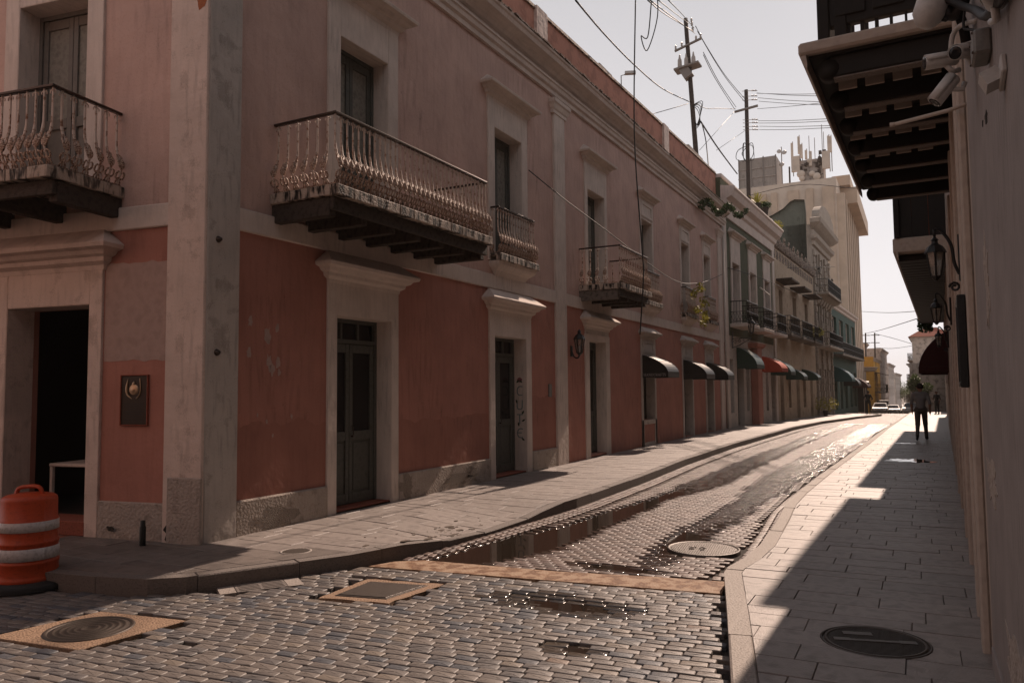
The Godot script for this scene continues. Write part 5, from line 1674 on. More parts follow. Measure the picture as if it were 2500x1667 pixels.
	for e in [[-1.0, 0.6, 0.42], [-0.9, 0.1, 0.3], [0.1, 0.5, 0.3], [0.55, 0.15, 0.4], [-0.1, 1.9, 0.25]]:
		s = S(true); lathe(s, [Vector2(0, 0.16), Vector2(e[2] * 0.7, 0.1), Vector2(e[2], 0.0), Vector2(e[2], -0.08)], 12, Transform3D(Basis(Vector3.RIGHT, PI / 2), Vector3(e[0], e[1] + 0.3, 1.1))); part(s, "dish", M.beige_light, t)
	s = S(true); tube(s, [Vector3(-11.3, 23.3, -85.5), Vector3(-11.3, 25.3, -85.5)], 0.09, 6)
	tag(part(s, "roof_post", M.pole_wood, self), "short dark post on the tower roof beside the antenna cluster", "post")
func far_end():
	# left side past the crossing
	var FL := Transform3D(Basis(Vector3(0.02, 0, -1).normalized(), Vector3.UP, Vector3(1, 0, 0.02).normalized()), Vector3(-4.9, 0, -108.0))
	var t := house("yellow_building", "bright yellow corner building with cream pilasters past the crossing", FL, 0.0, 12.0, 5.4, [[1.2, 3.4, 3, 1.0], [-2.2, 0.4, 3, 1.2]], M.yellow, M.cream_trim, 7.0)
	var s := S()
	box(s, -6.2, -3, -0.2, 0.0, 5.5, 0.0)
	part(s, "end_wall", M.yellow, t, Transform3D(Basis(), Vector3(-4.9, 0, -107.9)))
	s = S(); cbox(s, -1.6, -3, 0, -0.9, 3.6, 0.15, 0.03); part(s, "pilaster", M.cream_trim, t, Transform3D(Basis(), Vector3(-4.9, 0, -107.85)))
	s = S(); mould(s, -6.2, 0.1, [Vector2(0, 3.6), Vector2(0.2, 3.7), Vector2(0.3, 3.95), Vector2(0.45, 4.1), Vector2(0, 4.2)]); part(s, "cornice", M.cream_trim, t, Transform3D(Basis(), Vector3(-4.9, 0, -107.9)))
	railing(t, FL, 1.0, 6.0, 1.0, 1.3, null, "balcony", M.old_wood)
	s = S(); hexa(s, [Vector3(0.8, 3.5, 0), Vector3(6.2, 3.5, 0), Vector3(6.2, 3.1, 1.4), Vector3(0.8, 3.1, 1.4), Vector3(0.8, 3.6, 0), Vector3(6.2, 3.6, 0), Vector3(6.2, 3.2, 1.4), Vector3(0.8, 3.2, 1.4)]); part(s, "balcony_roof", M.old_wood, t, FL)
	house("roof_house", "small pale block rising behind the yellow building", Transform3D(FL.basis, Vector3(-6.2, 0, -114.0)), 0.0, 4.0, 7.6, [[5.6, 6.8, 2, 0.7]], M.far_white, M.far_grey, 3.0)
	house("grey_apartments", "grey-beige apartment block beyond the yellow building", Transform3D(FL.basis, Vector3(-4.6, 0, -122.0)), 0.0, 16.0, 7.2, [[4.4, 6.2, 4, 1.2], [1.2, 3.0, 4, 1.2], [-2.0, 0.0, 4, 1.4]], M.far_grey, M.far_white, 7.0)
	house("pale_apartments", "pale stepped house farther down the left side", Transform3D(FL.basis, Vector3(-4.3, 0, -142.0)), 0.0, 20.0, 5.6, [[3.0, 4.6, 5, 1.2], [0.0, 1.8, 5, 1.2]], M.far_white, M.far_grey, 8.0)
	house("white_house", "low white house at the far left end of street", Transform3D(FL.basis, Vector3(-3.9, 0, -170.0)), 0.0, 26.0, 4.4, [[2.0, 3.4, 6, 1.2], [-1.0, 0.8, 6, 1.2]], M.far_white, M.far_grey, 8.0)
	# open-fronted kiosk in front of the yellow corner
	t = thing("street_kiosk", "dark kiosk with slanted roof by the yellow corner building", "kiosk", Transform3D(Basis(), Vector3(-6.0, gy(-82.0), -82.0)))
	s = S(); box(s, -1.6, 0, -2, 1.2, 2.9, -1.8); box(s, -1.6, 0, -1.8, -1.4, 2.9, 1.5); part(s, "wall", M.black_wood, t)
	s = S(); hexa(s, [Vector3(-1.9, 2.95, -2.2), Vector3(1.7, 2.95, -2.2), Vector3(1.9, 2.75, 1.8), Vector3(-1.9, 2.75, 1.8), Vector3(-1.9, 3.3, -2.2), Vector3(1.7, 3.1, -2.2), Vector3(1.9, 2.95, 1.8), Vector3(-1.9, 3.3, 1.8)]); part(s, "roof", M.green_cloth, t)
	for e in [[1.5, 1.5], [-1.5, 1.5], [1.5, -1.8]]:
		s = S(); cbox(s, e[0] - 0.05, -0.3, e[1] - 0.05, e[0] + 0.05, 2.8, e[1] + 0.05, 0.01); part(s, "post", M.black_wood, t)
	# right side
	var FR := Transform3D(Basis(Vector3(-0.02, 0, 1).normalized(), Vector3.UP, Vector3(-1, 0, -0.02).normalized()), Vector3(-0.5, 0, -118.0))
	t = house("balconied_tower", "narrow pale apartment house with balconies and red roof at the far right", FR, -14.0, 0.0, 8.4, [[5.8, 7.4, 4, 1.2], [2.8, 4.4, 4, 1.2], [-0.2, 1.6, 4, 1.2]], M.far_white, M.far_grey, 5.0)
	s = S(); hexa(s, [Vector3(-14.4, 8.4, -5), Vector3(0.4, 8.4, -5), Vector3(0.4, 8.4, 0.45), Vector3(-14.4, 8.4, 0.45), Vector3(-14.0, 9.7, -3), Vector3(-1.5, 9.7, -3), Vector3(-1.5, 9.6, -1.4), Vector3(-14.0, 9.6, -1.4)]); part(s, "hipped_roof", M.red_tile, t, FR)
	for k in 3:
		for q in 3: railing(t, FR, -13.0 + q * 4.4, -10.4 + q * 4.4, 5.3 - k * 2.9, 0.7 + 0.2 * k, M.beam_grey, "balcony", M.far_grey)
	t = house("grey_townhouse", "grey house with deep balcony on the right before the far tower", FR, 2.0, 16.0, 4.4, [[2.0, 3.6, 4, 1.1], [-1.4, 0.6, 4, 1.2]], M.far_grey, M.far_white, 5.0)
	# trees at the end of the street
	tree("leafy street tree, larger one at the far end of street", Vector3(-2.7, gy(-190.0), -190.0), 4.2, 2.9, 11)
	tree("leafy street tree, smaller and paler, at the far end of street", Vector3(-0.6, gy(-175.0), -172.0), 3.6, 2.0, 12)
	tree("low leafy tree by the right kerb near far balconied house", Vector3(0.3, gy(-98.0), -98.0), 3.4, 1.3, 13)
func leafy(s: SurfaceTool, c: Vector3, r: Vector3, n: int, size: float, r2: RandomNumberGenerator):
	for k in n:
		var d := Vector3(r2.randfn(), r2.randfn(), r2.randfn()).normalized() * pow(r2.randf(), 0.4)
		var p := c + d * r
		var a := Vector3(r2.randfn(), r2.randfn(), r2.randfn()).normalized()
		var b := a.cross(Vector3(r2.randfn(), r2.randfn(), r2.randfn())).normalized()
		var q := size * r2.randf_range(0.6, 1.3)
		tri(s, p - a * q * 0.5, p + b * q * 0.3, p + a * q * 0.6)
		tri(s, p - a * q * 0.5, p + a * q * 0.6, p - b * q * 0.3)
func tree(label: String, at: Vector3, h: float, r: float, sd: int):
	var r2 := RandomNumberGenerator.new()
	r2.seed = sd
	var t := thing("street_tree", label, "tree", Transform3D(Basis(), at), "trees down the street")
	var s := S(true)
	tube(s, [Vector3(0, -0.3, 0), Vector3(0.05, h * 0.4, 0), Vector3(0.0, h * 0.8, 0.1)], [0.16, 0.11, 0.05], 7)
	for k in 5:
		var a := TAU * k / 5.0
		tube(s, [Vector3(0.04, h * 0.45, 0), Vector3(cos(a) * r * 0.6, h * 0.8, sin(a) * r * 0.6)], [0.06, 0.02], 5)
	part(s, "trunk", M.old_wood, t)
	s = S()
	for k in 14:
		var d := Vector3(r2.randfn(), r2.randfn() * 0.7, r2.randfn()).normalized() * r * 0.72
		leafy(s, Vector3(0, h, 0) + d, Vector3.ONE * r * 0.42, 220, 0.2, r2)
	part(s, "crown", M.leaf_green, t)
func potted(label: String, at: Vector3, pot: float, r: float, m, spiky: bool):
	var r2 := RandomNumberGenerator.new()
	r2.seed = hash(label) % 9999
	var t := thing("potted_plant", label, "potted plant", Transform3D(Basis(), at), "plants on roofs and balconies")
	var s := S(true)
	lathe(s, [Vector2(pot * 0.32, 0), Vector2(pot * 0.5, pot), Vector2(pot * 0.54, pot), Vector2(pot * 0.54, pot * 1.1), Vector2(pot * 0.44, pot * 1.1), Vector2(pot * 0.4, pot * 0.9), Vector2(0, pot * 0.9)], 12)
	part(s, "pot", M.terracotta, t)
	s = S()
	if spiky:
		for k in 46:
			var a := r2.randf() * TAU
			var e := r2.randf_range(0.2, 1.5)
			var d := Vector3(cos(a) * cos(e), sin(e), sin(a) * cos(e))
			var w := d.cross(Vector3.UP).normalized() * 0.025
			var p0 := Vector3(0, pot, 0)
			var p1 := p0 + d * r * 0.6; var p2 := p0 + d * r - Vector3(0, 0.12 * r, 0)
			tri(s, p0 - w, p0 + w, p1 + w); tri(s, p0 - w, p1 + w, p1 - w); tri(s, p1 - w, p1 + w, p2)
	else: leafy(s, Vector3(0, pot + r * 0.5, 0), Vector3(r, r * 0.6, r), 420, 0.11, r2)
	part(s, "leaves", m, t)

# ------------------------------------------------------------------ right side
func right_row():
	var t := thing("grey_corner_building", "plain grey plastered building standing nearest on the right", "building")
	var s := S()
	var FN := Transform3D(Basis(Vector3(0, 0, 1), Vector3.UP, Vector3(-1, 0, 0)), Vector3(0.336, 0, 0))
	box(s, -5.42, -0.35, -6.0, 40.0, 12.8, 0.0)
	part(s, "wall", M.near_wall, t, FN)
	s = S(); cbox(s, -5.4, -0.3, -0.01, 3.5, 0.12, 0.012, 0.008); part(s, "plinth", M.near_wall, t, FN)
	for e in [[-4.9, 1.15, 0.3, 0.12], [-3.9, 0.35, 0.5, 0.2], [-4.6, 2.2, 0.12, 0.2], [-4.2, 2.92, 0.05, 0.03], [-4.4, 2.95, 0.02, 0.015]]:
		s = S()
		slab(s, blob(Vector2(e[0], e[1]), Vector2(e[2], e[3]), e[0] * 2.0, 34, 0.5), 0.0, 0.003)
		part(s, "plaster_repair", M.plinth if e[2] > 0.1 else M.bed, t, FN * Transform3D(Basis(Vector3.RIGHT, Vector3(0, 0, 1), Vector3.UP), Vector3.ZERO))
	# house with the big balcony
	t = thing("balcony_building", "cream house on the right carrying the deep timber balcony", "building")
	var dn := [[-8.1, -6.9, 0.05, 2.4], [-11.6, -10.4, 0.05, 2.5]]
	s = S()
	wall(s, -12.9, -5.45, -0.4, 12.4, 0.4, dn + [[-8.2, -7.0, 4.75, 7.2], [-11.6, -10.4, 4.75, 7.2]])
	part(s, "wall", M.cream_trim, t, F3)
	shell(t, F3, -12.9, -5.46, 12.3, 6.0, M.near_wall)
	for q in dn: door(t, F3, q[0], q[1], q[2], q[3], -0.2, 2, M.dark_door, M.dark_door)
	for q in [[-8.2, -7.0], [-11.6, -10.4]]: door(t, F3, q[0], q[1], 4.75, 7.2, -0.2, 1, M.black_wood, M.dark_door)
	for u in [-5.75, -6.6, -8.45, -9.9, -12.2]:
		s = S(); cbox(s, u - 0.16, -0.3, 0.0, u + 0.1, 4.3, 0.05, 0.012); part(s, "pilaster", M.cream_trim, t, F3)
	s = S(); cbox(s, -12.9, 12.2, -0.5, -5.45, 12.5, 0.5, 0.05); part(s, "roof_edge", M.cream_trim, t, F3)
	# the balcony itself
	s = S()
	cbox(s, -12.32, 4.57, 0.0, -6.98, 4.68, 1.2, 0.02)
	var b := part(s, "balcony", M.cream_trim, t, F3)
	s = S()
	box(s, -12.25, 4.545, 0.0, -7.05, 4.568, 1.12)
	part(s, "soffit_boards", M.black_wood, b)
	for k in 7:
		s = S()
		var u := -12.2 + k * 0.83
		cbox(s, u, 4.36, 0.0, u + 0.13, 4.55, 0.95, 0.012)
		part(s, "joist", M.black_wood, b)
		s = S()
		cbox(s, u + 0.01, 4.345, 0.02, u + 0.12, 4.36, 0.93, 0.004)
		part(s, "joist_face", M.peeling, b)
		s = S(true)
		lathe(s, [Vector2(0.0, 0.0), Vector2(0.09, 0.0), Vector2(0.09, 0.13), Vector2(0.0, 0.13)], 14, Transform3D(Basis(Vector3(0, 1, 0), Vector3(1, 0, 0), Vector3(0, 0, -1)), Vector3(u, 4.44, 0.97)))
		part(s, "joist_scroll", M.black_wood, b)
	for k in 4:
		for q in 4:
			s = S()
			cbox(s, -7.72 - k * 0.83, 4.45, 0.1 + q * 0.23 + 0.03 * k, -7.69 - k * 0.83, 4.545, 0.26 + q * 0.23 + 0.03 * k, 0.004)
			part(s, "infill_block", M.cream_trim, b)
	s = S()
	mould(s, -12.3, -7.0, [Vector2(1.13, 4.44), Vector2(1.17, 4.5), Vector2(1.19, 4.565), Vector2(1.14, 4.568)], false)
	part(s, "edge_moulding", M.cream_trim, b)
	# panelled timber rail
	for e in [[-7.16, 1.0], [-7.16, 0.86], [-12.2, 1.0], [-9.7, 1.0]]:
		s = S(); cbox(s, e[0] - 0.05, 4.68, e[1] - 0.05, e[0] + 0.05, 7.2, e[1] + 0.05, 0.01); part(s, "post", M.black_wood, b)
	for k in 8:
		s = S(); cbox(s, -7.19, 4.68, 0.82 - k * 0.115, -7.14, 4.82, 0.78 - k * 0.115 + 0.005 * k, 0.005); part(s, "short_baluster", M.black_wood, b)
	s = S(); cbox(s, -7.2, 4.82, 0.0, -7.12, 5.7, 0.95, 0.012); cbox(s, -12.2, 4.78, 0.96, -7.2, 5.7, 1.03, 0.012); part(s, "panelled_rail", M.black_wood, b)
	s = S()
	for k in 3: cbox(s, -7.115, 4.9, 0.06 + k * 0.3, -7.1, 5.6, 0.3 + k * 0.3, 0.01)
	part(s, "rail_panel", M.black_wood, b)
	# white conduit, fixed to the wall and reaching under the balcony
	s = S(true)
	tube(s, [F3 * Vector3(-5.55, 3.43, 0.0), F3 * Vector3(-5.62, 3.43, 0.1), F3 * Vector3(-5.7, 3.42, 0.42)], 0.013, 8)
	lathe(s, [Vector2(0.016, 0), Vector2(0.017, 0.03), Vector2(0.0, 0.03)], 8, Transform3D(F3.basis * Basis(Vector3.RIGHT, PI / 2), F3 * Vector3(-5.7, 3.42, 0.415)))
	tag(part(s, "conduit_pipe", M.cream_trim, self), "short white conduit pipe sticking out under the timber balcony", "pipe")
	# next house with long balcony
	t = thing("long_balcony_building", "house on the right with a long dark boarded balcony", "building")
	dn = []
	for k in 5: dn.append([-38.0 + k * 5.2, -36.6 + k * 5.2, 0.0, 2.7])
	s = S()
	wall(s, -42.0, -12.92, -0.8, 11.8, 0.4, dn)
	part(s, "wall", M.cream_trim, t, F3)
	shell(t, F3, -42.0, -12.94, 11.7, 6.0, M.near_wall)
	for q in dn: door(t, F3, q[0], q[1], q[2], q[3], -0.2, 2, M.dark_door, M.dark_door)
	for k in 9:
		s = S(); cbox(s, -14.0 - k * 2.9, -0.5, 0.0, -13.7 - k * 2.9, 4.3, 0.06, 0.012); part(s, "pilaster", M.cream_trim, t, F3)
	s = S(); cbox(s, -36.5, 4.42, 0.0, -17.65, 4.72, 1.0, 0.02)
	b = part(s, "balcony", M.cream_trim, t, F3)
	s = S(); mould(s, -36.5, -17.6, [Vector2(0.9, 4.3), Vector2(0.93, 4.33), Vector2(0.95, 4.42), Vector2(0.9, 4.425)], false); part(s, "edge_moulding", M.cream_trim, b)
	for k in 40:
		s = S(); cbox(s, -36.3 + k * 0.46, 4.28, 0.05, -35.9 + k * 0.46, 4.4, 0.92, 0.008); part(s, "soffit_slat", M.black_wood, b)
	for k in 62:
		s = S(); box(s, -36.4 + k * 0.302, 4.72, 0.93, -36.4 + k * 0.302 + 0.285, 5.75, 0.97); part(s, "rail_board", M.black_wood, b)
	for k in 3:
		s = S(); box(s, -17.72, 4.72, 0.02 + k * 0.31, -17.68, 5.75, 0.32 + k * 0.31); part(s, "rail_board", M.black_wood, b)
	for k in 7:
		s = S(); cbox(s, -36.3 + k * 3.1, 4.72, 0.86, -36.2 + k * 3.1, 7.6, 0.95, 0.01); part(s, "post", M.black_wood, b)
	s = S(); cbox(s, -22.6, 8.1, -0.5, -16.3, 8.3, 1.36, 0.03); part(s, "roof_eave", M.red_tile, t, F3)
	s = S(); cbox(s, -42.0, 8.1, -0.5, -24.1, 8.3, 1.38, 0.03); part(s, "roof_eave", M.red_tile, t, F3)
	# more houses to the crossing and beyond
	house("shaded_building", "shaded house on the right before the crossing", F3, -66.0, -42.02, 9.5, [[3.6, 5.6, 6, 1.1], [-0.7, 2.0, 6, 1.2]], M.cream_trim, M.far_grey, 5.0)
	house("corner_building", "dim corner house on the right past the crossing", F3, -104.0, -72.0, 5.6, [[2.4, 4.2, 7, 1.1], [-1.4, 0.9, 7, 1.2]], M.far_grey, M.far_white, 5.0)
	# red and black awning
	awning(F3 * Transform3D(Basis(), Vector3(-25.5, 1.98, 0.06)), 3.5, 0.66, 1.05, "black and dark red dome awning on the shaded right wall", M.dark_red, "")
	s = S(); cbox(s, -29.4, 1.75, 0.05, -26.5, 2.0, 0.12, 0.01)
	tag(part(s, "sign_board", M.white_paint, self, F3), "blank white sign board beyond the red and black awning", "sign")
	# lanterns
	lantern(F3 * Transform3D(Basis(), Vector3(-7.5, 2.74, 0.02)), 0.4, "black lantern nearest on the right wall, under arched bracket", 0, "lanterns along the right wall")
	lantern(F3 * Transform3D(Basis(), Vector3(-12.6, 2.72, 0.05)), 0.4, "black lantern second along the right wall", 0, "lanterns along the right wall")
	lantern(F3 * Transform3D(Basis(), Vector3(-19.5, 2.7, 0.05)), 0.4, "black lantern farthest along the right wall", 0, "lanterns along the right wall")
	# framed board
	t = thing("menu_board", "narrow black framed board on the right wall below the lanterns", "board", F3 * Transform3D(Basis(), Vector3(-5.98, 1.66, 0.052)))
	s = S(); cbox(s, -0.26, 0.0, 0.0, 0.26, 0.56, 0.03, 0.006); part(s, "panel", M.black_iron, t)
	for e in [[-0.28, -0.02, -0.24, 0.58], [0.24, -0.02, 0.28, 0.58]]:
		s = S(); cbox(s, e[0], e[1], 0.0, e[2], e[3], 0.05, 0.006); part(s, "frame_bar", M.black_iron, t)
	for y0 in [-0.02, 0.54]:
		s = S(); cbox(s, -0.24, y0, 0.0, 0.24, y0 + 0.04, 0.049, 0.006); part(s, "frame_bar", M.black_iron, t)
	s = S(); box(s, -0.2, 0.06, 0.03, 0.2, 0.5, 0.034); part(s, "glass_pane", M.pane, t)
	# cameras
	cam_unit(Vector3(0.165, 3.39, -4.62), Vector3(-1, -0.1, 0.3), "white bullet camera pointing left along the balcony, leftmost one", 0.17)
	cam_unit(Vector3(0.275, 3.39, -4.55), Vector3(-0.6, -0.36, 1.0), "white bullet camera facing the viewer beside the junction box", 0.19)
	cam_unit(Vector3(0.18, 3.22, -4.62), Vector3(-0.62, -0.8, 0.15), "white bullet camera pointing down below the other two", 0.17)
	cam_unit(Vector3(0.285, 3.02, -3.1), Vector3(-0.2, -0.1, 1.0), "white camera at the right edge beyond the junction box", 0.18)
	t = thing("junction_box", "grey square junction box on the right wall among cameras", "junction box", FN * Transform3D(Basis(), Vector3(-3.85, 3.12, 0.0)))
	s = S(); cbox(s, -0.09, -0.05, 0.0, 0.09, 0.06, 0.07, 0.01); part(s, "box", M.grey_box, t)
	for e in [[-0.075, -0.038], [0.075, -0.038], [-0.075, 0.048], [0.075, 0.048]]:
		s = S(true); lathe(s, [Vector2(0.008, 0.0), Vector2(0.006, 0.006), Vector2(0, 0.006)], 8, Transform3D(Basis(Vector3.RIGHT, PI / 2), Vector3(e[0], e[1], 0.07))); part(s, "screw", M.rail_iron, t)
	t = thing("wall_sensor", "small tilted white sensor box on the right wall below the cameras", "sensor", FN * Transform3D(Basis(Vector3.BACK, 0.25), Vector3(-3.35, 2.82, 0.0)))
	s = S(); cbox(s, -0.07, -0.035, 0.0, 0.07, 0.04, 0.02, 0.006); part(s, "plate", M.plastic_white, t)
	s = S(); tbox(s, Transform3D(Basis(Vector3.RIGHT, 0.4), Vector3(-0.03, 0.0, 0.045)), Vector3(0.035, 0.03, 0.03)); part(s, "head", M.plastic_white, t)
	# dome lamp in the tangle at the top edge
	t = thing("dome_lamp", "white dome lamp hanging at top right under black cables", "lamp", Transform3D(Basis(Vector3.BACK, -0.4), Vector3(0.15, 3.7, -4.6)))
	s = S(true); lathe(s, [Vector2(0.02, 0.1), Vector2(0.06, 0.07), Vector2(0.085, 0.0), Vector2(0.08, -0.07), Vector2(0.045, -0.12), Vector2(0.0, -0.135)], 20); part(s, "dome", M.plastic_white, t)
	s = S(true); tube(s, [Vector3(0, 0.1, 0), Vector3(0.1, 0.25, -0.02)], 0.018, 8); part(s, "arm", M.black_iron, t)
	# black cables
	for e in [[[Vector3(0.16, 3.95, -4.55), Vector3(0.2, 3.72, -4.55), Vector3(0.27, 3.62, -4.5), Vector3(0.31, 3.45, -4.2), Vector3(0.31, 3.2, -3.7), Vector3(0.3, 3.02, -3.2), Vector3(0.31, 2.9, -2.7)], 0.02, "thick black cable looping along the upper right wall"],
		[[Vector3(0.17, 3.9, -4.6), Vector3(0.2, 3.68, -4.6), Vector3(0.25, 3.62, -4.6), Vector3(0.29, 3.68, -4.55), Vector3(0.31, 3.9, -4.5)], 0.034, "black cable coil at the top right corner"],
		[[Vector3(0.22, 3.75, -4.62), Vector3(0.28, 3.6, -4.65), Vector3(0.3, 3.5, -4.7)], 0.026, "black cable dropping behind the white cameras"],
		[[Vector3(0.29, 3.6, -4.5), Vector3(0.28, 3.5, -4.5), Vector3(0.3, 3.44, -4.4), Vector3(0.32, 3.3, -4.1)], 0.007, "thin black cable curling above the junction box"],
		[[Vector3(0.1, 3.95, -4.6), Vector3(0.17, 3.66, -4.6), Vector3(0.22, 3.62, -4.6), Vector3(0.26, 3.85, -4.6)], 0.016, "black cable loop around the dome lamp"]]:
		s = S(true); tube(s, curve(e[0], 6), e[1], 8)
		tag(part(s, "wall_cable", M.cable, self), e[2], "cable", "cables at the upper right corner")
	s = S(true); tube(s, curve([Vector3(0.336, 3.5, -4.45), Vector3(0.27, 3.55, -4.6), Vector3(0.235, 3.52, -4.66), Vector3(0.225, 3.42, -4.68)], 6), 0.013, 8)
	tag(part(s, "white_conduit", M.plastic_white, self), "bent white conduit running into the leftmost camera", "pipe")
	# hanging plant at end of the long balcony
	var r2 := RandomNumberGenerator.new()
	r2.seed = 44
	s = S()
	for k in 6: leafy(s, F3 * Vector3(-36.7, 4.9 - k * 0.16, 0.75), Vector3(0.3, 0.2, 0.35), 160, 0.14, r2)
	tag(part(s, "hanging_plant", M.leaf_dark, self), "dark plant trailing off the far end of long balcony", "plant")
func cam_unit(at: Vector3, dir: Vector3, label: String, ln: float):
	var d := dir.normalized()
	var x := d.cross(Vector3.UP).normalized()
	var t := thing("security_camera", label, "camera", Transform3D(Basis(x, x.cross(d), -d), at), "security cameras on the right wall")
	var s := S(true)
	var rt := Transform3D(Basis(Vector3.RIGHT, -PI / 2), Vector3.ZERO)
	lathe(s, [Vector2(0.0, -ln * 0.55), Vector2(0.03, -ln * 0.55), Vector2(0.036, -ln * 0.5), Vector2(0.037, ln * 0.4), Vector2(0.033, ln * 0.42)], 18, rt); part(s, "body", M.plastic_white, t)
	s = S(true); lathe(s, [Vector2(0.034, ln * 0.40), Vector2(0.032, ln * 0.425), Vector2(0.014, ln * 0.41), Vector2(0, ln * 0.415)], 18, rt); part(s, "lens", M.pane, t)
	s = S(true)
	for k in 8:
		var a0 := PI * k / 8.0; var a1 := PI * (k + 1) / 8.0
		var p := []
		for rr in [0.041, 0.044]:
			for q in [[a0, -ln * 0.52], [a1, -ln * 0.52], [a1, ln * 0.4], [a0, ln * 0.4]]: p.append(Vector3(cos(q[0]) * rr, sin(q[0]) * rr, -q[1]))
		hexa(s, [p[0], p[1], p[2], p[3], p[4], p[5], p[6], p[7]])
	part(s, "sun_shield", M.plastic_white, t)
	s = S(true); tube(s, [Vector3(0, -0.03, ln * 0.2), Vector3(0.0, -0.07, ln * 0.35), Vector3(0.02, -0.06, ln * 0.6)], 0.014, 8); part(s, "mount_arm", M.plastic_white, t)

# ------------------------------------------------------------------ poles and wires
func wire(label: String, pts: Array, r: float, group: String, called := "overhead_cable", sag := 0):
	var s := S(true)
	var c := curve(pts, 6) if pts.size() > 2 else pts
	tube(s, c, r, 5)
	tag(part(s, called, M.cable, self), label, "cable", group)
func poles():
	var t := thing("utility_pole", "leaning dark utility pole with transformer cans rising behind the pink roof", "utility pole", Transform3D(Basis(), Vector3(-9.0, 0, -36.0)))
	var s := S(true)
	tube(s, [Vector3(0.55, 0, 0), Vector3(0.04, 12.8, 0), Vector3(-0.31, 19.6, 0)], [0.16, 0.12, 0.1], 10); part(s, "post", M.pole_wood, t)
	s = S(); tube(s, [Vector3(-0.85, 18.05, 0.1), Vector3(0.45, 18.4, 0.1)], 0.06, 4); part(s, "cross_arm", M.galv, t)
	s = S()
	hexa(s, [Vector3(-0.85, 17.0, -0.3), Vector3(0.35, 17.15, -0.3), Vector3(0.35, 17.15, 0.4), Vector3(-0.85, 17.0, 0.4), Vector3(-0.85, 17.08, -0.3), Vector3(0.35, 17.23, -0.3), Vector3(0.35, 17.23, 0.4), Vector3(-0.85, 17.08, 0.4)])
	tbox(s, Transform3D(Basis(Vector3.BACK, 0.5), Vector3(-0.3, 16.85, 0.1)), Vector3(0.22, 0.28, 0.2)); part(s, "platform", M.galv, t)
	for x in [-0.62, -0.3, 0.05]:
		s = S(true); lathe(s, [Vector2(0.1, 0), Vector2(0.11, 0.05), Vector2(0.1, 0.4), Vector2(0.06, 0.48), Vector2(0.03, 0.66), Vector2(0, 0.7)], 10, Transform3D(Basis(), Vector3(x, 17.15, 0.1))); part(s, "transformer_can", M.porcelain, t)
	for e in [[-0.8, 18.1], [-0.5, 18.2], [0.2, 18.36], [0.42, 18.42], [0.02, 19.1], [0.05, 18.85], [0.0, 19.3]]:
		s = S(true); lathe(s, [Vector2(0.02, 0), Vector2(0.06, 0.06), Vector2(0.03, 0.1), Vector2(0.06, 0.15), Vector2(0.03, 0.2), Vector2(0.0, 0.26)], 8, Transform3D(Basis(), Vector3(e[0], e[1], 0.1))); part(s, "insulator", M.porcelain, t)
	s = S(true)
	for k in 5: tube(s, curve([Vector3(-0.05, 15.2, 0.1), Vector3(0.2 + 0.06 * k, 14.9 + 0.1 * k, 0.1), Vector3(0.3 - 0.03 * k, 14.3, 0.1), Vector3(0.05, 14.0 + 0.1 * k, 0.1)], 5), 0.018, 4)
	part(s, "cable_coil", M.cable, t)
	t = thing("utility_pole", "brown utility pole with long insulator racks rising behind the green roof", "utility pole", Transform3D(Basis(), Vector3(-9.1, 0, -50.0)))
	s = S(true); tube(s, [Vector3(-0.1, 0, 0), Vector3(0, 20.9, 0)], [0.17, 0.12], 10); part(s, "post", M.pole_wood, t)
	s = S(); tube(s, [Vector3(-0.75, 19.55, 0.1), Vector3(0.72, 19.7, 0.1)], 0.08, 4); part(s, "cross_arm", M.galv, t)
	for e in [20.75, 20.4, 20.15, 18.85, 18.65, 18.4, 18.2]:
		s = S(true)
		tube(s, [Vector3(-0.25, e + 0.08, 0.1), Vector3(0.3, e, 0.1), Vector3(0.72, e - 0.08, 0.1)], 0.018, 4)
		for k in 3: lathe(s, [Vector2(0.02, 0), Vector2(0.065, 0.03), Vector2(0.02, 0.08)], 8, Transform3D(Basis(Vector3.BACK, -1.4), Vector3(0.34 + k * 0.12, e - 0.02 * k, 0.1)))
		part(s, "insulator", M.porcelain, t)
	s = S(true)
	for k in 9:
		var a := rng.randf_range(-0.7, 0.7)
		tube(s, curve([Vector3(0, 17.2, 0.1), Vector3(a, 17.1 + rng.randf_range(-0.3, 0.5), 0.1), Vector3(a * 1.2, 16.5 + rng.randf_range(-0.3, 0.3), 0.1), Vector3(a * 0.4, 16.2, 0.1)], 4), 0.022, 4)
	part(s, "cable_tangle", M.cable, t)
	var g := "wires to the utility poles"
	wire("single drooping cable from the top edge to leaning pole", [Vector3(-5.86, 9.56, -14.0), Vector3(-7.1, 11.19, -19.0), Vector3(-7.92, 12.4, -24.0), Vector3(-8.76, 13.89, -30.0), Vector3(-9.24, 15.46, -36.0)], 0.022, g)
	wire("lowest of four wires reaching leaning pole from the top edge", [Vector3(-4.97, 10.25, -16), Vector3(-7.44, 14.94, -26), Vector3(-8.93, 18.87, -36)], 0.016, g)
	wire("second lowest of four wires reaching leaning pole from the top edge", [Vector3(-4.92, 10.24, -16), Vector3(-7.06, 14.66, -26), Vector3(-8.87, 18.76, -36)], 0.016, g)
	wire("third of four wires reaching leaning pole from the top edge", [Vector3(-4.73, 10.19, -16), Vector3(-7.15, 14.96, -26), Vector3(-9.15, 19.31, -36)], 0.013, g)
	wire("topmost of four wires reaching leaning pole from the top edge", [Vector3(-4.51, 10.14, -16), Vector3(-6.83, 14.79, -26), Vector3(-8.9, 19.03, -36)], 0.013, g)
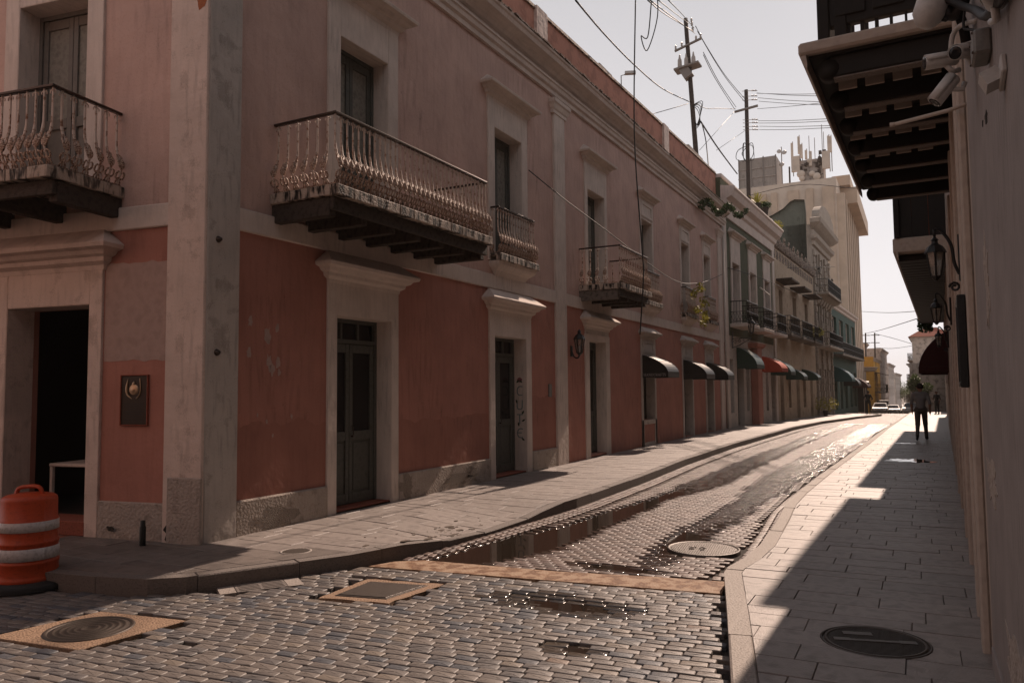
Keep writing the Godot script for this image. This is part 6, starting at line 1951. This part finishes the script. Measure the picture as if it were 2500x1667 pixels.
	var spans := [[Vector3(-8.83, 19.11, -36), Vector3(-9.52, 20.34, -41), Vector3(-9.55, 20.46, -46), Vector3(-9.1, 20.19, -50)], [Vector3(-8.74, 18.83, -36), Vector3(-9.27, 19.76, -42), Vector3(-9.61, 20.51, -47), Vector3(-9.23, 20.17, -50)], [Vector3(-8.49, 17.74, -36), Vector3(-9.3, 18.94, -43), Vector3(-9.77, 19.89, -50)], [Vector3(-8.49, 17.61, -36), Vector3(-9.29, 18.8, -42), Vector3(-9.86, 19.77, -50)], [Vector3(-8.93, 15.32, -36), Vector3(-9.37, 16.46, -40), Vector3(-9.85, 18.18, -45), Vector3(-9.78, 19.76, -50)]]
	var nm := ["topmost", "second", "third", "fourth", "lowest"]
	for k in 5: wire("%s wire slung between the two utility poles" % nm[k], spans[k], 0.018, "wires slung between the poles")
	wire("short wire from leaning pole down to the pink roof", [Vector3(-9.27, 15.37, -36), Vector3(-9.36, 14.13, -33), Vector3(-9.28, 12.92, -30)], 0.016, g)
	wire("twisted cable dropping from leaning pole toward the tower", [Vector3(-8.7, 14.39, -36), Vector3(-9.25, 14.88, -42), Vector3(-10.21, 16.04, -52)], 0.04, g)
	wire("cable dropping from leaning pole to the roof block", [Vector3(-8.64, 14.25, -36), Vector3(-8.48, 13.4, -36), Vector3(-7.92, 11.48, -34)], 0.025, g)
	wire("straight guy wire from the brown pole's cross arm down left", [Vector3(-9.86, 19.64, -50), Vector3(-9.29, 13.63, -38)], 0.012, g)
	wire("straight guy wire from below the brown pole's arm down left", [Vector3(-9.24, 18.24, -50), Vector3(-8.89, 14.12, -40)], 0.012, g)
	var hs := [[-8.44, 20.57, -5.9, 18.23, -3.6, 15.34], [-8.44, 20.55, -5.9, 18.28, -3.6, 15.44], [-8.37, 20.24, -5.88, 17.92, -3.61, 15.06], [-8.33, 20.01, -5.86, 17.73, -3.62, 14.92], [-8.43, 19.53, -5.9, 17.57, -3.62, 14.99], [-8.41, 18.74, -5.91, 16.75, -3.64, 14.23], [-8.37, 18.58, -5.9, 16.62, -3.64, 14.12], [-8.34, 18.37, -5.89, 16.4, -3.65, 13.91], [-8.35, 18.15, -5.89, 16.23, -3.66, 13.8]]
	nm = ["topmost", "second from top", "third from top", "fourth from top", "middle", "fourth from bottom", "third from bottom", "second from bottom", "bottom"]
	for k in 9:
		var h: Array = hs[k]
		var e1 := Vector3(h[4], h[5], -38); var e0 := Vector3(h[2], h[3], -45)
		wire("%s of the wires running right from the brown pole" % nm[k], [Vector3(h[0], h[1], -50), e0, e1, e1 + (e1 - e0) * 0.7], 0.015, "wires running right from the brown pole")
	wire("cable fixed to the pink wall, sloping to the middle balcony", [Vector3(-6.95, 6.19, -13.96), Vector3(-6.7, 5.8, -15.4), Vector3(-6.45, 5.45, -17.0), Vector3(-6.2, 5.12, -18.1)], 0.012, "", "facade_cable")
	wire("cable swagged from the middle balcony to the far downpipe", [Vector3(-6.2, 5.1, -18.2), Vector3(-6.35, 4.95, -21.25), Vector3(-6.4, 4.93, -23.14), Vector3(-6.4, 5.06, -24.65), Vector3(-6.6, 5.5, -27.5), Vector3(-6.9, 6.3, -31.5)], 0.012, "", "facade_cable")
	wire("black cable hanging straight down before the pink facade", [Vector3(-5.94, 11.46, -18.1), Vector3(-6.04, 8.0, -18.1), Vector3(-5.9, 5.09, -18.1), Vector3(-5.88, 4.43, -18.1), Vector3(-6.0, 2.99, -18.1)], 0.018, "", "hanging_cable")
	wire("looped cable end beside the hanging cable at top edge", [Vector3(-4.95, 10.3, -16.2), Vector3(-5.3, 9.9, -17), Vector3(-5.75, 10.4, -17.9), Vector3(-5.6, 10.0, -17.9), Vector3(-5.2, 10.6, -17.5), Vector3(-5.2, 11.4, -17.4)], 0.014, "", "hanging_cable")
	var ac := "thin wires crossing the street"
	wire("thin wire crossing before the green house to the ornate house", [Vector3(-7.25, 6.75, -33), Vector3(-6.74, 8.4, -45), Vector3(-5.0, 10.4, -60)], 0.018, ac)
	wire("thin wire sagging along the green and cream fronts", [Vector3(-7.0, 6.79, -33), Vector3(-6.6, 6.98, -38), Vector3(-6.3, 7.13, -44), Vector3(-5.9, 7.49, -54)], 0.018, ac)
	wire("thin wire crossing from the tower to the right balcony", [Vector3(-4.55, 8.85, -80), Vector3(-1.69, 6.86, -60), Vector3(0.2, 5.3, -42)], 0.018, ac)
	wire("wire rising from far poles to the right balcony", [Vector3(-5.7, 8.64, -110), Vector3(-3.15, 7.69, -90), Vector3(0.1, 6.33, -60)], 0.03, ac)
	wire("faint upper wire between the far poles and right tower", [Vector3(-4.71, 8.66, -112), Vector3(-2.73, 7.92, -110), Vector3(-0.3, 7.44, -119)], 0.03, ac)
	wire("faint lower wire between the far poles and right tower", [Vector3(-4.77, 6.84, -112), Vector3(-2.78, 6.56, -110), Vector3(-0.3, 7.31, -120)], 0.03, ac)
	wire("long thin wire from the brown pole across to right", [Vector3(-9.01, 13.99, -50), Vector3(-5.6, 13.5, -47), Vector3(-2.04, 11.17, -40), Vector3(0.2, 10.0, -36)], 0.018, ac)
	for e in [[-5.8, -110.0, 8.7, "thin far utility pole above the yellow building, left one"], [-4.8, -112.0, 8.8, "thin far utility pole above the yellow building, right one"], [-4.6, -165.0, 6.2, "tiny far utility pole with double cross arms"]]:
		t = thing("far_pole", e[3], "utility pole", Transform3D(Basis(), Vector3(e[0], gy(e[1]), e[1])), "utility poles far down the street")
		var hh: float = e[2] - gy(e[1])
		s = S(true); tube(s, [Vector3(-0.2, 0, 0), Vector3(0, hh, 0)], [0.13, 0.09], 7); part(s, "post", M.pole_wood, t)
		for k in 2:
			s = S(); tube(s, [Vector3(-0.5, hh - 0.3 - k * 1.0, 0), Vector3(0.55, hh - 0.35 - k * 1.0, 0)], 0.05, 4); part(s, "cross_arm", M.pole_wood, t)
	# creeper on the cable at the roof junction
	var r2 := RandomNumberGenerator.new()
	r2.seed = 5
	s = S()
	for k in 16:
		var p := Vector3(-6.8, 8.4, -28.0).lerp(Vector3(-6.0, 8.85, -32.2), k / 15.0) + Vector3(0, 0.18 * sin(k * 0.9), 0)
		leafy(s, p, Vector3(0.12, 0.16 if k < 12 else 0.07, 0.3), 46, 0.12, r2)
	tag(part(s, "creeper", M.leaf_dark, self), "dark green creeper spreading along a wire at the pink building's end", "plant")
	s = S()
	for k in 12:
		var p := Vector3(-6.45, 5.1, -25.6).lerp(Vector3(-6.55, 3.9, -26.8), k / 11.0) + Vector3(0.12 * sin(k * 1.7), 0, -0.3 * cos(k * 1.3))
		leafy(s, p, Vector3(0.14, 0.14, 0.22), 26, 0.11, r2)
	tag(part(s, "balcony_creeper", M.leaf_yellow, self), "sunlit yellow-green creeper hanging off a small pink balcony", "plant")
	# floodlight on the roof
	t = thing("floodlight", "small pale floodlight on the pink roof parapet", "floodlight", F0 * Transform3D(Basis(), Vector3(21.2, 10.5, -0.4)))
	s = S(true); tube(s, [Vector3(0, 0, 0), Vector3(0, 0.45, 0), Vector3(0.1, 0.5, 0.1)], 0.015, 5); part(s, "stem", M.galv, t)
	s = S(); tbox(s, Transform3D(Basis(Vector3.UP, 0.4), Vector3(0.1, 0.52, 0.25)), Vector3(0.07, 0.04, 0.16)); part(s, "head", M.plastic_white, t)

# ------------------------------------------------------------------ people
func figure(bones: Array, cell: float) -> ArrayMesh:
	# bones: [a, b, ra, rb, colour]; smooth union of tapered capsules meshed as surface nets
	var lo := Vector3.ONE * 9; var hi := Vector3.ONE * -9
	for b in bones:
		for q in [[b[0], b[2]], [b[1], b[3]]]:
			lo = lo.min(q[0] - Vector3.ONE * (q[1] + 0.06)); hi = hi.max(q[0] + Vector3.ONE * (q[1] + 0.06))
	var n := Vector3i(((hi - lo) / cell).ceil()) + Vector3i.ONE
	var d := PackedFloat32Array(); d.resize(n.x * n.y * n.z); d.fill(1.0)
	var own := PackedInt32Array(); own.resize(d.size())
	var near := PackedFloat32Array(); near.resize(d.size()); near.fill(9.0)
	for bi in bones.size():
		var b: Array = bones[bi]
		var r: float = max(b[2], b[3]) + 0.07
		var c0 := Vector3i(((b[0].min(b[1]) - Vector3.ONE * r - lo) / cell).floor()).clamp(Vector3i.ZERO, n - Vector3i.ONE)
		var c1 := Vector3i(((b[0].max(b[1]) + Vector3.ONE * r - lo) / cell).ceil()).clamp(Vector3i.ZERO, n - Vector3i.ONE)
		var ab: Vector3 = b[1] - b[0]
		var l2: float = max(ab.length_squared(), 1e-6)
		for z in range(c0.z, c1.z + 1):
			for y in range(c0.y, c1.y + 1):
				for x in range(c0.x, c1.x + 1):
					var p := lo + Vector3(x, y, z) * cell
					var t: float = clampf((p - b[0]).dot(ab) / l2, 0.0, 1.0)
					var v: float = p.distance_to(b[0] + ab * t) - lerpf(b[2], b[3], t)
					var i := x + n.x * (y + n.y * z)
					if v < near[i]:
						near[i] = v; own[i] = bi
					var k := 0.025
					var h: float = max(k - absf(d[i] - v), 0.0) / k
					d[i] = min(d[i], v) - h * h * k * 0.25
	var vid := {}
	var vs := PackedVector3Array(); var cs := PackedColorArray(); var ix := PackedInt32Array()
	var sx := 1; var sy := n.x; var sz := n.x * n.y
	var corner := [0, sx, sy, sx + sy, sz, sx + sz, sy + sz, sx + sy + sz]
	var cp := [Vector3(0, 0, 0), Vector3(1, 0, 0), Vector3(0, 1, 0), Vector3(1, 1, 0), Vector3(0, 0, 1), Vector3(1, 0, 1), Vector3(0, 1, 1), Vector3(1, 1, 1)]
	var ed := [[0, 1], [2, 3], [4, 5], [6, 7], [0, 2], [1, 3], [4, 6], [5, 7], [0, 4], [1, 5], [2, 6], [3, 7]]
	for z in n.z - 1:
		for y in n.y - 1:
			for x in n.x - 1:
				var i := x + sy * y + sz * z
				var m := 0
				for q in 8:
					if d[i + corner[q]] < 0.0: m += 1
				if m == 0 or m == 8: continue
				var a := Vector3.ZERO
				var cnt := 0
				for e in ed:
					var v0 := d[i + corner[e[0]]]; var v1 := d[i + corner[e[1]]]
					if (v0 < 0.0) != (v1 < 0.0):
						a += cp[e[0]].lerp(cp[e[1]], v0 / (v0 - v1)); cnt += 1
				vid[i] = vs.size()
				vs.append(lo + (Vector3(x, y, z) + a / cnt) * cell)
				cs.append(bones[own[i]][4])
	for i in vid:
		for e in [[sx, sy, sz], [sy, sz, sx], [sz, sx, sy]]:
			if (d[i] < 0.0) == (d[i + e[0]] < 0.0): continue
			var q := [i, i - e[1], i - e[1] - e[2], i - e[2]]
			if not (vid.has(q[1]) and vid.has(q[2]) and vid.has(q[3])): continue
			if d[i] < 0.0: q.reverse()
			for w in [0, 1, 2, 0, 2, 3]: ix.append(vid[q[w]])
	var st := SurfaceTool.new()
	st.begin(Mesh.PRIMITIVE_TRIANGLES)
	st.set_smooth_group(0)
	for k in ix:
		st.set_color(cs[k]); st.add_vertex(vs[k])
	st.generate_normals()
	return st.commit()
func person(label: String, at: Transform3D, pose: Dictionary, shirt: Color, legs: Color, skin: Color, hair: Color):
	# local: feet at y = 0, facing +Z
	var t := thing("person", label, "person", at, "people in the street")
	var V := func(k): return Vector3(pose[k][0], pose[k][1], pose[k][2])
	var hip := Vector3(0, pose.hip, 0)
	var chest: Vector3 = V.call("chest")
	var head: Vector3 = V.call("head")
	var shoe := L(0.02, 0.02, 0.02)
	var b := [[hip + Vector3(-0.07, 0, 0), hip + Vector3(0.07, 0, 0), 0.115, 0.115, legs], [hip + Vector3(0, 0.1, 0), chest + Vector3(0, -0.1, 0), 0.125, 0.135, shirt],
		[chest + Vector3(-0.12, 0.1, 0), chest + Vector3(0.12, 0.1, 0), 0.085, 0.085, shirt], [chest + Vector3(-0.06, -0.02, 0.0), chest + Vector3(0.06, -0.02, 0), 0.12, 0.12, shirt],
		[chest + Vector3(0, 0.17, 0), head + Vector3(0, -0.1, -0.01), 0.055, 0.052, skin], [head + Vector3(0, -0.055, 0.018), head + Vector3(0, 0.03, 0.0), 0.068, 0.088, skin],
		[head + Vector3(0, -0.02, 0.09), head + Vector3(0, 0.012, 0.085), 0.016, 0.01, skin], [head + Vector3(-0.085, -0.02, 0), head + Vector3(-0.088, 0.015, 0), 0.018, 0.018, skin], [head + Vector3(0.085, -0.02, 0), head + Vector3(0.088, 0.015, 0), 0.018, 0.018, skin],
		[head + Vector3(0, 0.045, -0.025), head + Vector3(0, 0.05, 0.01), 0.092, 0.082, hair]]
	for sd in [["l", -1.0], ["r", 1.0]]:
		var sg: float = sd[1]
		var kn: Vector3 = V.call("knee_" + sd[0]); var an: Vector3 = V.call("ankle_" + sd[0])
		b.append([hip + Vector3(sg * 0.09, -0.03, 0), kn, 0.095, 0.068, legs])
		b.append([kn, an, 0.066, 0.048, legs])
		var toe: Vector3 = an + Vector3(sg * 0.02, -0.045, 0.15)
		if pose.has("toe_" + sd[0]): toe = V.call("toe_" + sd[0])
		b.append([an + Vector3(0, -0.03, -0.03), toe, 0.045, 0.035, shoe])
		var sh: Vector3 = chest + Vector3(sg * 0.185, 0.1, 0)
		var el: Vector3 = V.call("elbow_" + sd[0]); var wr: Vector3 = V.call("wrist_" + sd[0])
		b.append([sh, el, 0.056, 0.044, shirt])
		b.append([el, wr, 0.042, 0.029, skin])
		var dir := (wr - el).normalized()
		var pm := wr + dir * 0.05
		b.append([wr, pm, 0.03, 0.036, skin])
		var side := dir.cross(Vector3.RIGHT).normalized()
		for f in 4:
			var k0 := pm + dir * 0.025 + side * (f - 1.5) * 0.019
			b.append([k0, k0 + dir * [0.055, 0.068, 0.062, 0.045][f] + Vector3(0, 0, 0.012), 0.009, 0.008, skin])
		b.append([wr + dir * 0.02 + side * 0.03, wr + dir * 0.07 + side * 0.05, 0.011, 0.009, skin])
	put(figure(b, 0.014), "body", M.person, t)
func people():
	var dark := L(0.03, 0.022, 0.018)
	person("person in a grey shirt and dark trousers walking on the right pavement", Transform3D(Basis(Vector3.UP, PI), Vector3(0.05, 0.0, -26.8)),
		{hip = 0.93, chest = [0.0, 1.3, 0.02], head = [0.0, 1.62, 0.03], knee_l = [-0.11, 0.5, 0.2], ankle_l = [-0.13, 0.09, 0.2], knee_r = [0.1, 0.49, -0.05], ankle_r = [0.12, 0.16, -0.36], toe_r = [0.13, 0.04, -0.26], elbow_l = [-0.25, 1.13, -0.1], wrist_l = [-0.25, 0.9, 0.0], elbow_r = [0.25, 1.13, 0.06], wrist_r = [0.24, 0.92, 0.16]},
		L(0.16, 0.15, 0.148), L(0.06, 0.05, 0.042), L(0.2, 0.11, 0.075), dark)
	person("person in a dark top running away along the left pavement", Transform3D(Basis(Vector3.UP, PI - 0.1), Vector3(-3.36, gy(-63.6), -63.6)),
		{hip = 0.95, chest = [0.0, 1.32, 0.06], head = [0.0, 1.64, 0.1], knee_l = [-0.1, 0.6, 0.25], ankle_l = [-0.1, 0.2, 0.12], knee_r = [0.1, 0.5, 0.0], ankle_r = [0.1, 0.08, -0.03], elbow_l = [-0.32, 1.16, -0.12], wrist_l = [-0.22, 1.1, 0.1], elbow_r = [0.32, 1.15, 0.02], wrist_r = [0.24, 1.2, 0.22]},
		L(0.012, 0.012, 0.013), L(0.02, 0.02, 0.02), L(0.16, 0.085, 0.06), dark)
	person("distant person standing by the shaded wall beyond the walker", Transform3D(Basis(Vector3.UP, -0.6), Vector3(1.2, gy(-65.1), -65.1)),
		{hip = 0.93, chest = [0.0, 1.3, 0.0], head = [0.0, 1.62, 0.03], knee_l = [-0.1, 0.5, 0.02], ankle_l = [-0.11, 0.08, 0.0], knee_r = [0.1, 0.5, 0.02], ankle_r = [0.11, 0.08, 0.0], elbow_l = [-0.26, 1.12, 0.0], wrist_l = [-0.2, 1.15, 0.2], elbow_r = [0.26, 1.12, 0.0], wrist_r = [0.24, 0.9, 0.08]},
		L(0.02, 0.018, 0.018), L(0.02, 0.02, 0.022), L(0.16, 0.085, 0.06), dark)
func car(label: String, at: Vector3, w: float, ln: float, h: float, m, van := false):
	var t := thing("parked_car", label, "car", Transform3D(Basis(), at), "cars beyond the crossing")
	var hw := w / 2
	var s := S()
	# cross sections along the length: z, half width low, half width high, y low, y high
	var secs := [[ln * 0.5, 0.86, 0.8, 0.35, 0.62], [ln * 0.47, 0.95, 0.88, 0.25, 0.85], [ln * 0.2, 1.0, 0.94, 0.22, 0.95], [-ln * 0.3, 1.0, 0.94, 0.22, 0.98], [-ln * 0.47, 0.95, 0.88, 0.25, 0.95], [-ln * 0.5, 0.88, 0.8, 0.35, 0.7]]
	var rings := []
	for e in secs: rings.append([Vector3(-hw * e[1] * 0.92, e[3], e[0]), Vector3(-hw * e[1], e[3] + 0.2, e[0]), Vector3(-hw * e[2], e[4], e[0]), Vector3(hw * e[2], e[4], e[0]), Vector3(hw * e[1], e[3] + 0.2, e[0]), Vector3(hw * e[1] * 0.92, e[3], e[0])])
	for i in rings.size() - 1:
		for k in 6:
			var q := (k + 1) % 6
			oquad(s, rings[i][k], rings[i][q], rings[i + 1][q], rings[i + 1][k], Vector3(0, 0.6, secs[i][0]))
	for r in [rings[0], rings[-1]]:
		for k in range(1, 5): otri(s, r[0], r[k], r[k + 1], Vector3(0, 0.6, 0))
	part(s, "body", m, t)
	# cabin
	var zf := ln * (0.18 if not van else 0.4); var zr := -ln * 0.4
	var g := [Vector3(-hw * 0.93, 0.94, zr), Vector3(hw * 0.93, 0.94, zr), Vector3(hw * 0.93, 0.94, zf), Vector3(-hw * 0.93, 0.94, zf), Vector3(-hw * 0.72, h, zr + 0.35), Vector3(hw * 0.72, h, zr + 0.35), Vector3(hw * 0.72, h, zf - 0.75), Vector3(-hw * 0.72, h, zf - 0.75)]
	s = S(); hexa(s, g); part(s, "cabin", m, t)
	var pane := func(a: Vector3, b: Vector3, c: Vector3, d: Vector3, nm: String):
		var o := (a + b + c + d) / 4.0
		var nn := (c - a).cross(b - a).normalized()
		if nn.dot(o - Vector3(0, 1.1, (zf + zr) / 2)) < 0: nn = -nn
		var ps := S()
		var q := []
		for v in [a, b, c, d]: q.append(o + (v - o) * 0.86 + nn * 0.012)
		oquad(ps, q[0], q[1], q[2], q[3], o - nn)
		part(ps, nm, M.screen_glass, t)
	pane.call(g[3], g[2], g[6], g[7], "windscreen"); pane.call(g[0], g[1], g[5], g[4], "rear_window")
	pane.call(g[0], g[3], g[7], g[4], "side_window"); pane.call(g[1], g[2], g[6], g[5], "side_window")
	for e in [[-1, 0.3], [1, 0.3], [-1, -0.3], [1, -0.3]]:
		s = S(true)
		lathe(s, [Vector2(0.0, 0.0), Vector2(0.2, 0.0), Vector2(0.31, 0.02), Vector2(0.32, 0.1), Vector2(0.31, 0.18), Vector2(0.2, 0.2), Vector2(0, 0.2)], 16, Transform3D(Basis(Vector3.BACK, PI / 2), Vector3(e[0] * hw * 0.96 + (0.2 if e[0] > 0 else 0.0) - (0.2 if e[0] > 0 else 0.0) + 0.1, 0.32, e[1] * ln)))
		part(s, "wheel", M.rubber, t)
	for x in [-1, 1]:
		s = S(); cbox(s, x * hw * 0.62 - 0.16, 0.58, ln * 0.48, x * hw * 0.62 + 0.16, 0.72, ln * 0.497, 0.02); part(s, "headlight", M.chrome, t)
		s = S(); cbox(s, x * hw * 1.0 - 0.09 + x * 0.06, 0.95, zf - 0.25, x * hw * 1.0 + 0.09 + x * 0.06, 1.08, zf - 0.12, 0.02); part(s, "mirror", m, t)
	s = S(); cbox(s, -hw * 0.8, 0.3, ln * 0.485, hw * 0.8, 0.45, ln * 0.505, 0.02); part(s, "bumper", M.rubber, t)
func cars():
	car("dark car parked at left beyond the crossing, glare on its windscreen", Vector3(-4.0, gy(-100.0), -100.0), 1.75, 4.2, 1.42, M.car_dark)
	car("tall dark van standing behind the left parked car", Vector3(-4.25, gy(-113.0), -113.0), 1.9, 4.8, 2.1, M.car_dark, true)
	car("silver car coming up the street at the right side", Vector3(-0.85, gy(-100.0), -100.0), 1.75, 4.2, 1.42, M.car_silver)
	car("small dark car behind the first parked car", Vector3(-2.9, gy(-108.0), -109.0), 1.7, 4.0, 1.35, M.car_dark)

# ------------------------------------------------------------------
func behind():
	# the block across the side street, behind the viewer: it closes the sky off from the shaded fronts
	var FB := Transform3D(Basis(Vector3(-0.98566, 0, 0.16873), Vector3.UP, Vector3(-0.16873, 0, -0.98566)), Vector3(-6.8, 0, 2.4))
	var t := house("opposite_building", "two-storey pale block across the side street, behind the viewer", FB, 0.0, 18.0, 10.5, [[4.4, 6.8, 6, 1.2], [0.1, 2.7, 6, 1.2]], M.pale_pink, M.white_paint, 30.0)
	var s := S()
	box(s, -0.4, -0.3, -30.0, -0.01, 10.5, 0.0)
	part(s, "street_wall", M.pale_pink, t, FB)

func _ready():
	rng.seed = 20240
	relief.seed = 7
	relief.frequency = 0.02
	# camera
	var cam := Camera3D.new()
	cam.name = "camera"
	cam.fov = 48.03
	cam.near = 0.05
	cam.far = 2000.0
	var yaw := 0.4863447; var pitch := 0.0637058; var roll := 0.0097021
	var f := Vector3(-sin(yaw) * cos(pitch), sin(pitch), -cos(yaw) * cos(pitch))
	var r := Vector3(cos(yaw), 0, -sin(yaw))
	var u := r.cross(f)
	cam.transform = Transform3D(Basis(r * cos(roll) - u * sin(roll), u * cos(roll) + r * sin(roll), -f), Vector3(0, 1.65, 0))
	add_child(cam)
	cam.current = true
	# sky, sun, exposure
	var env := Environment.new()
	env.background_mode = Environment.BG_SKY
	var sky := Sky.new()
	var sm := ProceduralSkyMaterial.new()
	sm.sky_top_color = Color(0.34, 0.355, 0.405)
	sm.sky_horizon_color = Color(0.92, 0.905, 0.91)
	sm.sky_curve = 0.75
	sm.ground_bottom_color = Color(0.35, 0.31, 0.28)
	sm.ground_horizon_color = Color(0.75, 0.70, 0.66)
	sm.sun_angle_max = 0.0
	sm.sky_energy_multiplier = 1.0
	var cl := FastNoiseLite.new()
	cl.seed = 31
	cl.frequency = 0.006
	cl.fractal_octaves = 5
	var cover := NoiseTexture2D.new()
	cover.width = 1024
	cover.height = 512
	cover.seamless = true
	cover.noise = cl
	var cg := Gradient.new()
	cg.offsets = PackedFloat32Array([0.0, 0.45, 0.7, 1.0])
	cg.colors = PackedColorArray([Color(0.2, 0.19, 0.19, 0.0), Color(0.2, 0.19, 0.19, 0.05), Color(0.25, 0.235, 0.23, 0.8), Color(0.3, 0.28, 0.27, 1.0)])
	cover.color_ramp = cg
	sm.sky_cover = cover
	sky.sky_material = sm
	env.sky = sky
	env.tonemap_mode = Environment.TONE_MAPPER_LINEAR
	env.tonemap_exposure = 1.2
	env.sdfgi_enabled = true
	env.ssao_enabled = true
	env.ssil_enabled = true
	env.fog_enabled = true
	env.fog_density = 0.0004
	env.fog_light_color = Color(0.95, 0.9, 0.86)
	var we := WorldEnvironment.new()
	we.environment = env
	we.name = "environment"
	add_child(we)
	var sun := DirectionalLight3D.new()
	sun.name = "sun"
	sun.light_energy = 1.6
	sun.light_color = Color(1.0, 0.89, 0.81)
	sun.light_angular_distance = 0.5
	sun.shadow_enabled = true
	var el := deg_to_rad(39.0); var az := deg_to_rad(2.3)
	sun.look_at_from_position(Vector3(sin(az) * cos(el), sin(el), -cos(az) * cos(el)) * 50.0, Vector3.ZERO)
	add_child(sun)
	materials()
	ground()
	baluster_mesh()
	pink()
	left_row()
	right_row()
	far_end()
	poles()
	people()
	cars()
	behind()
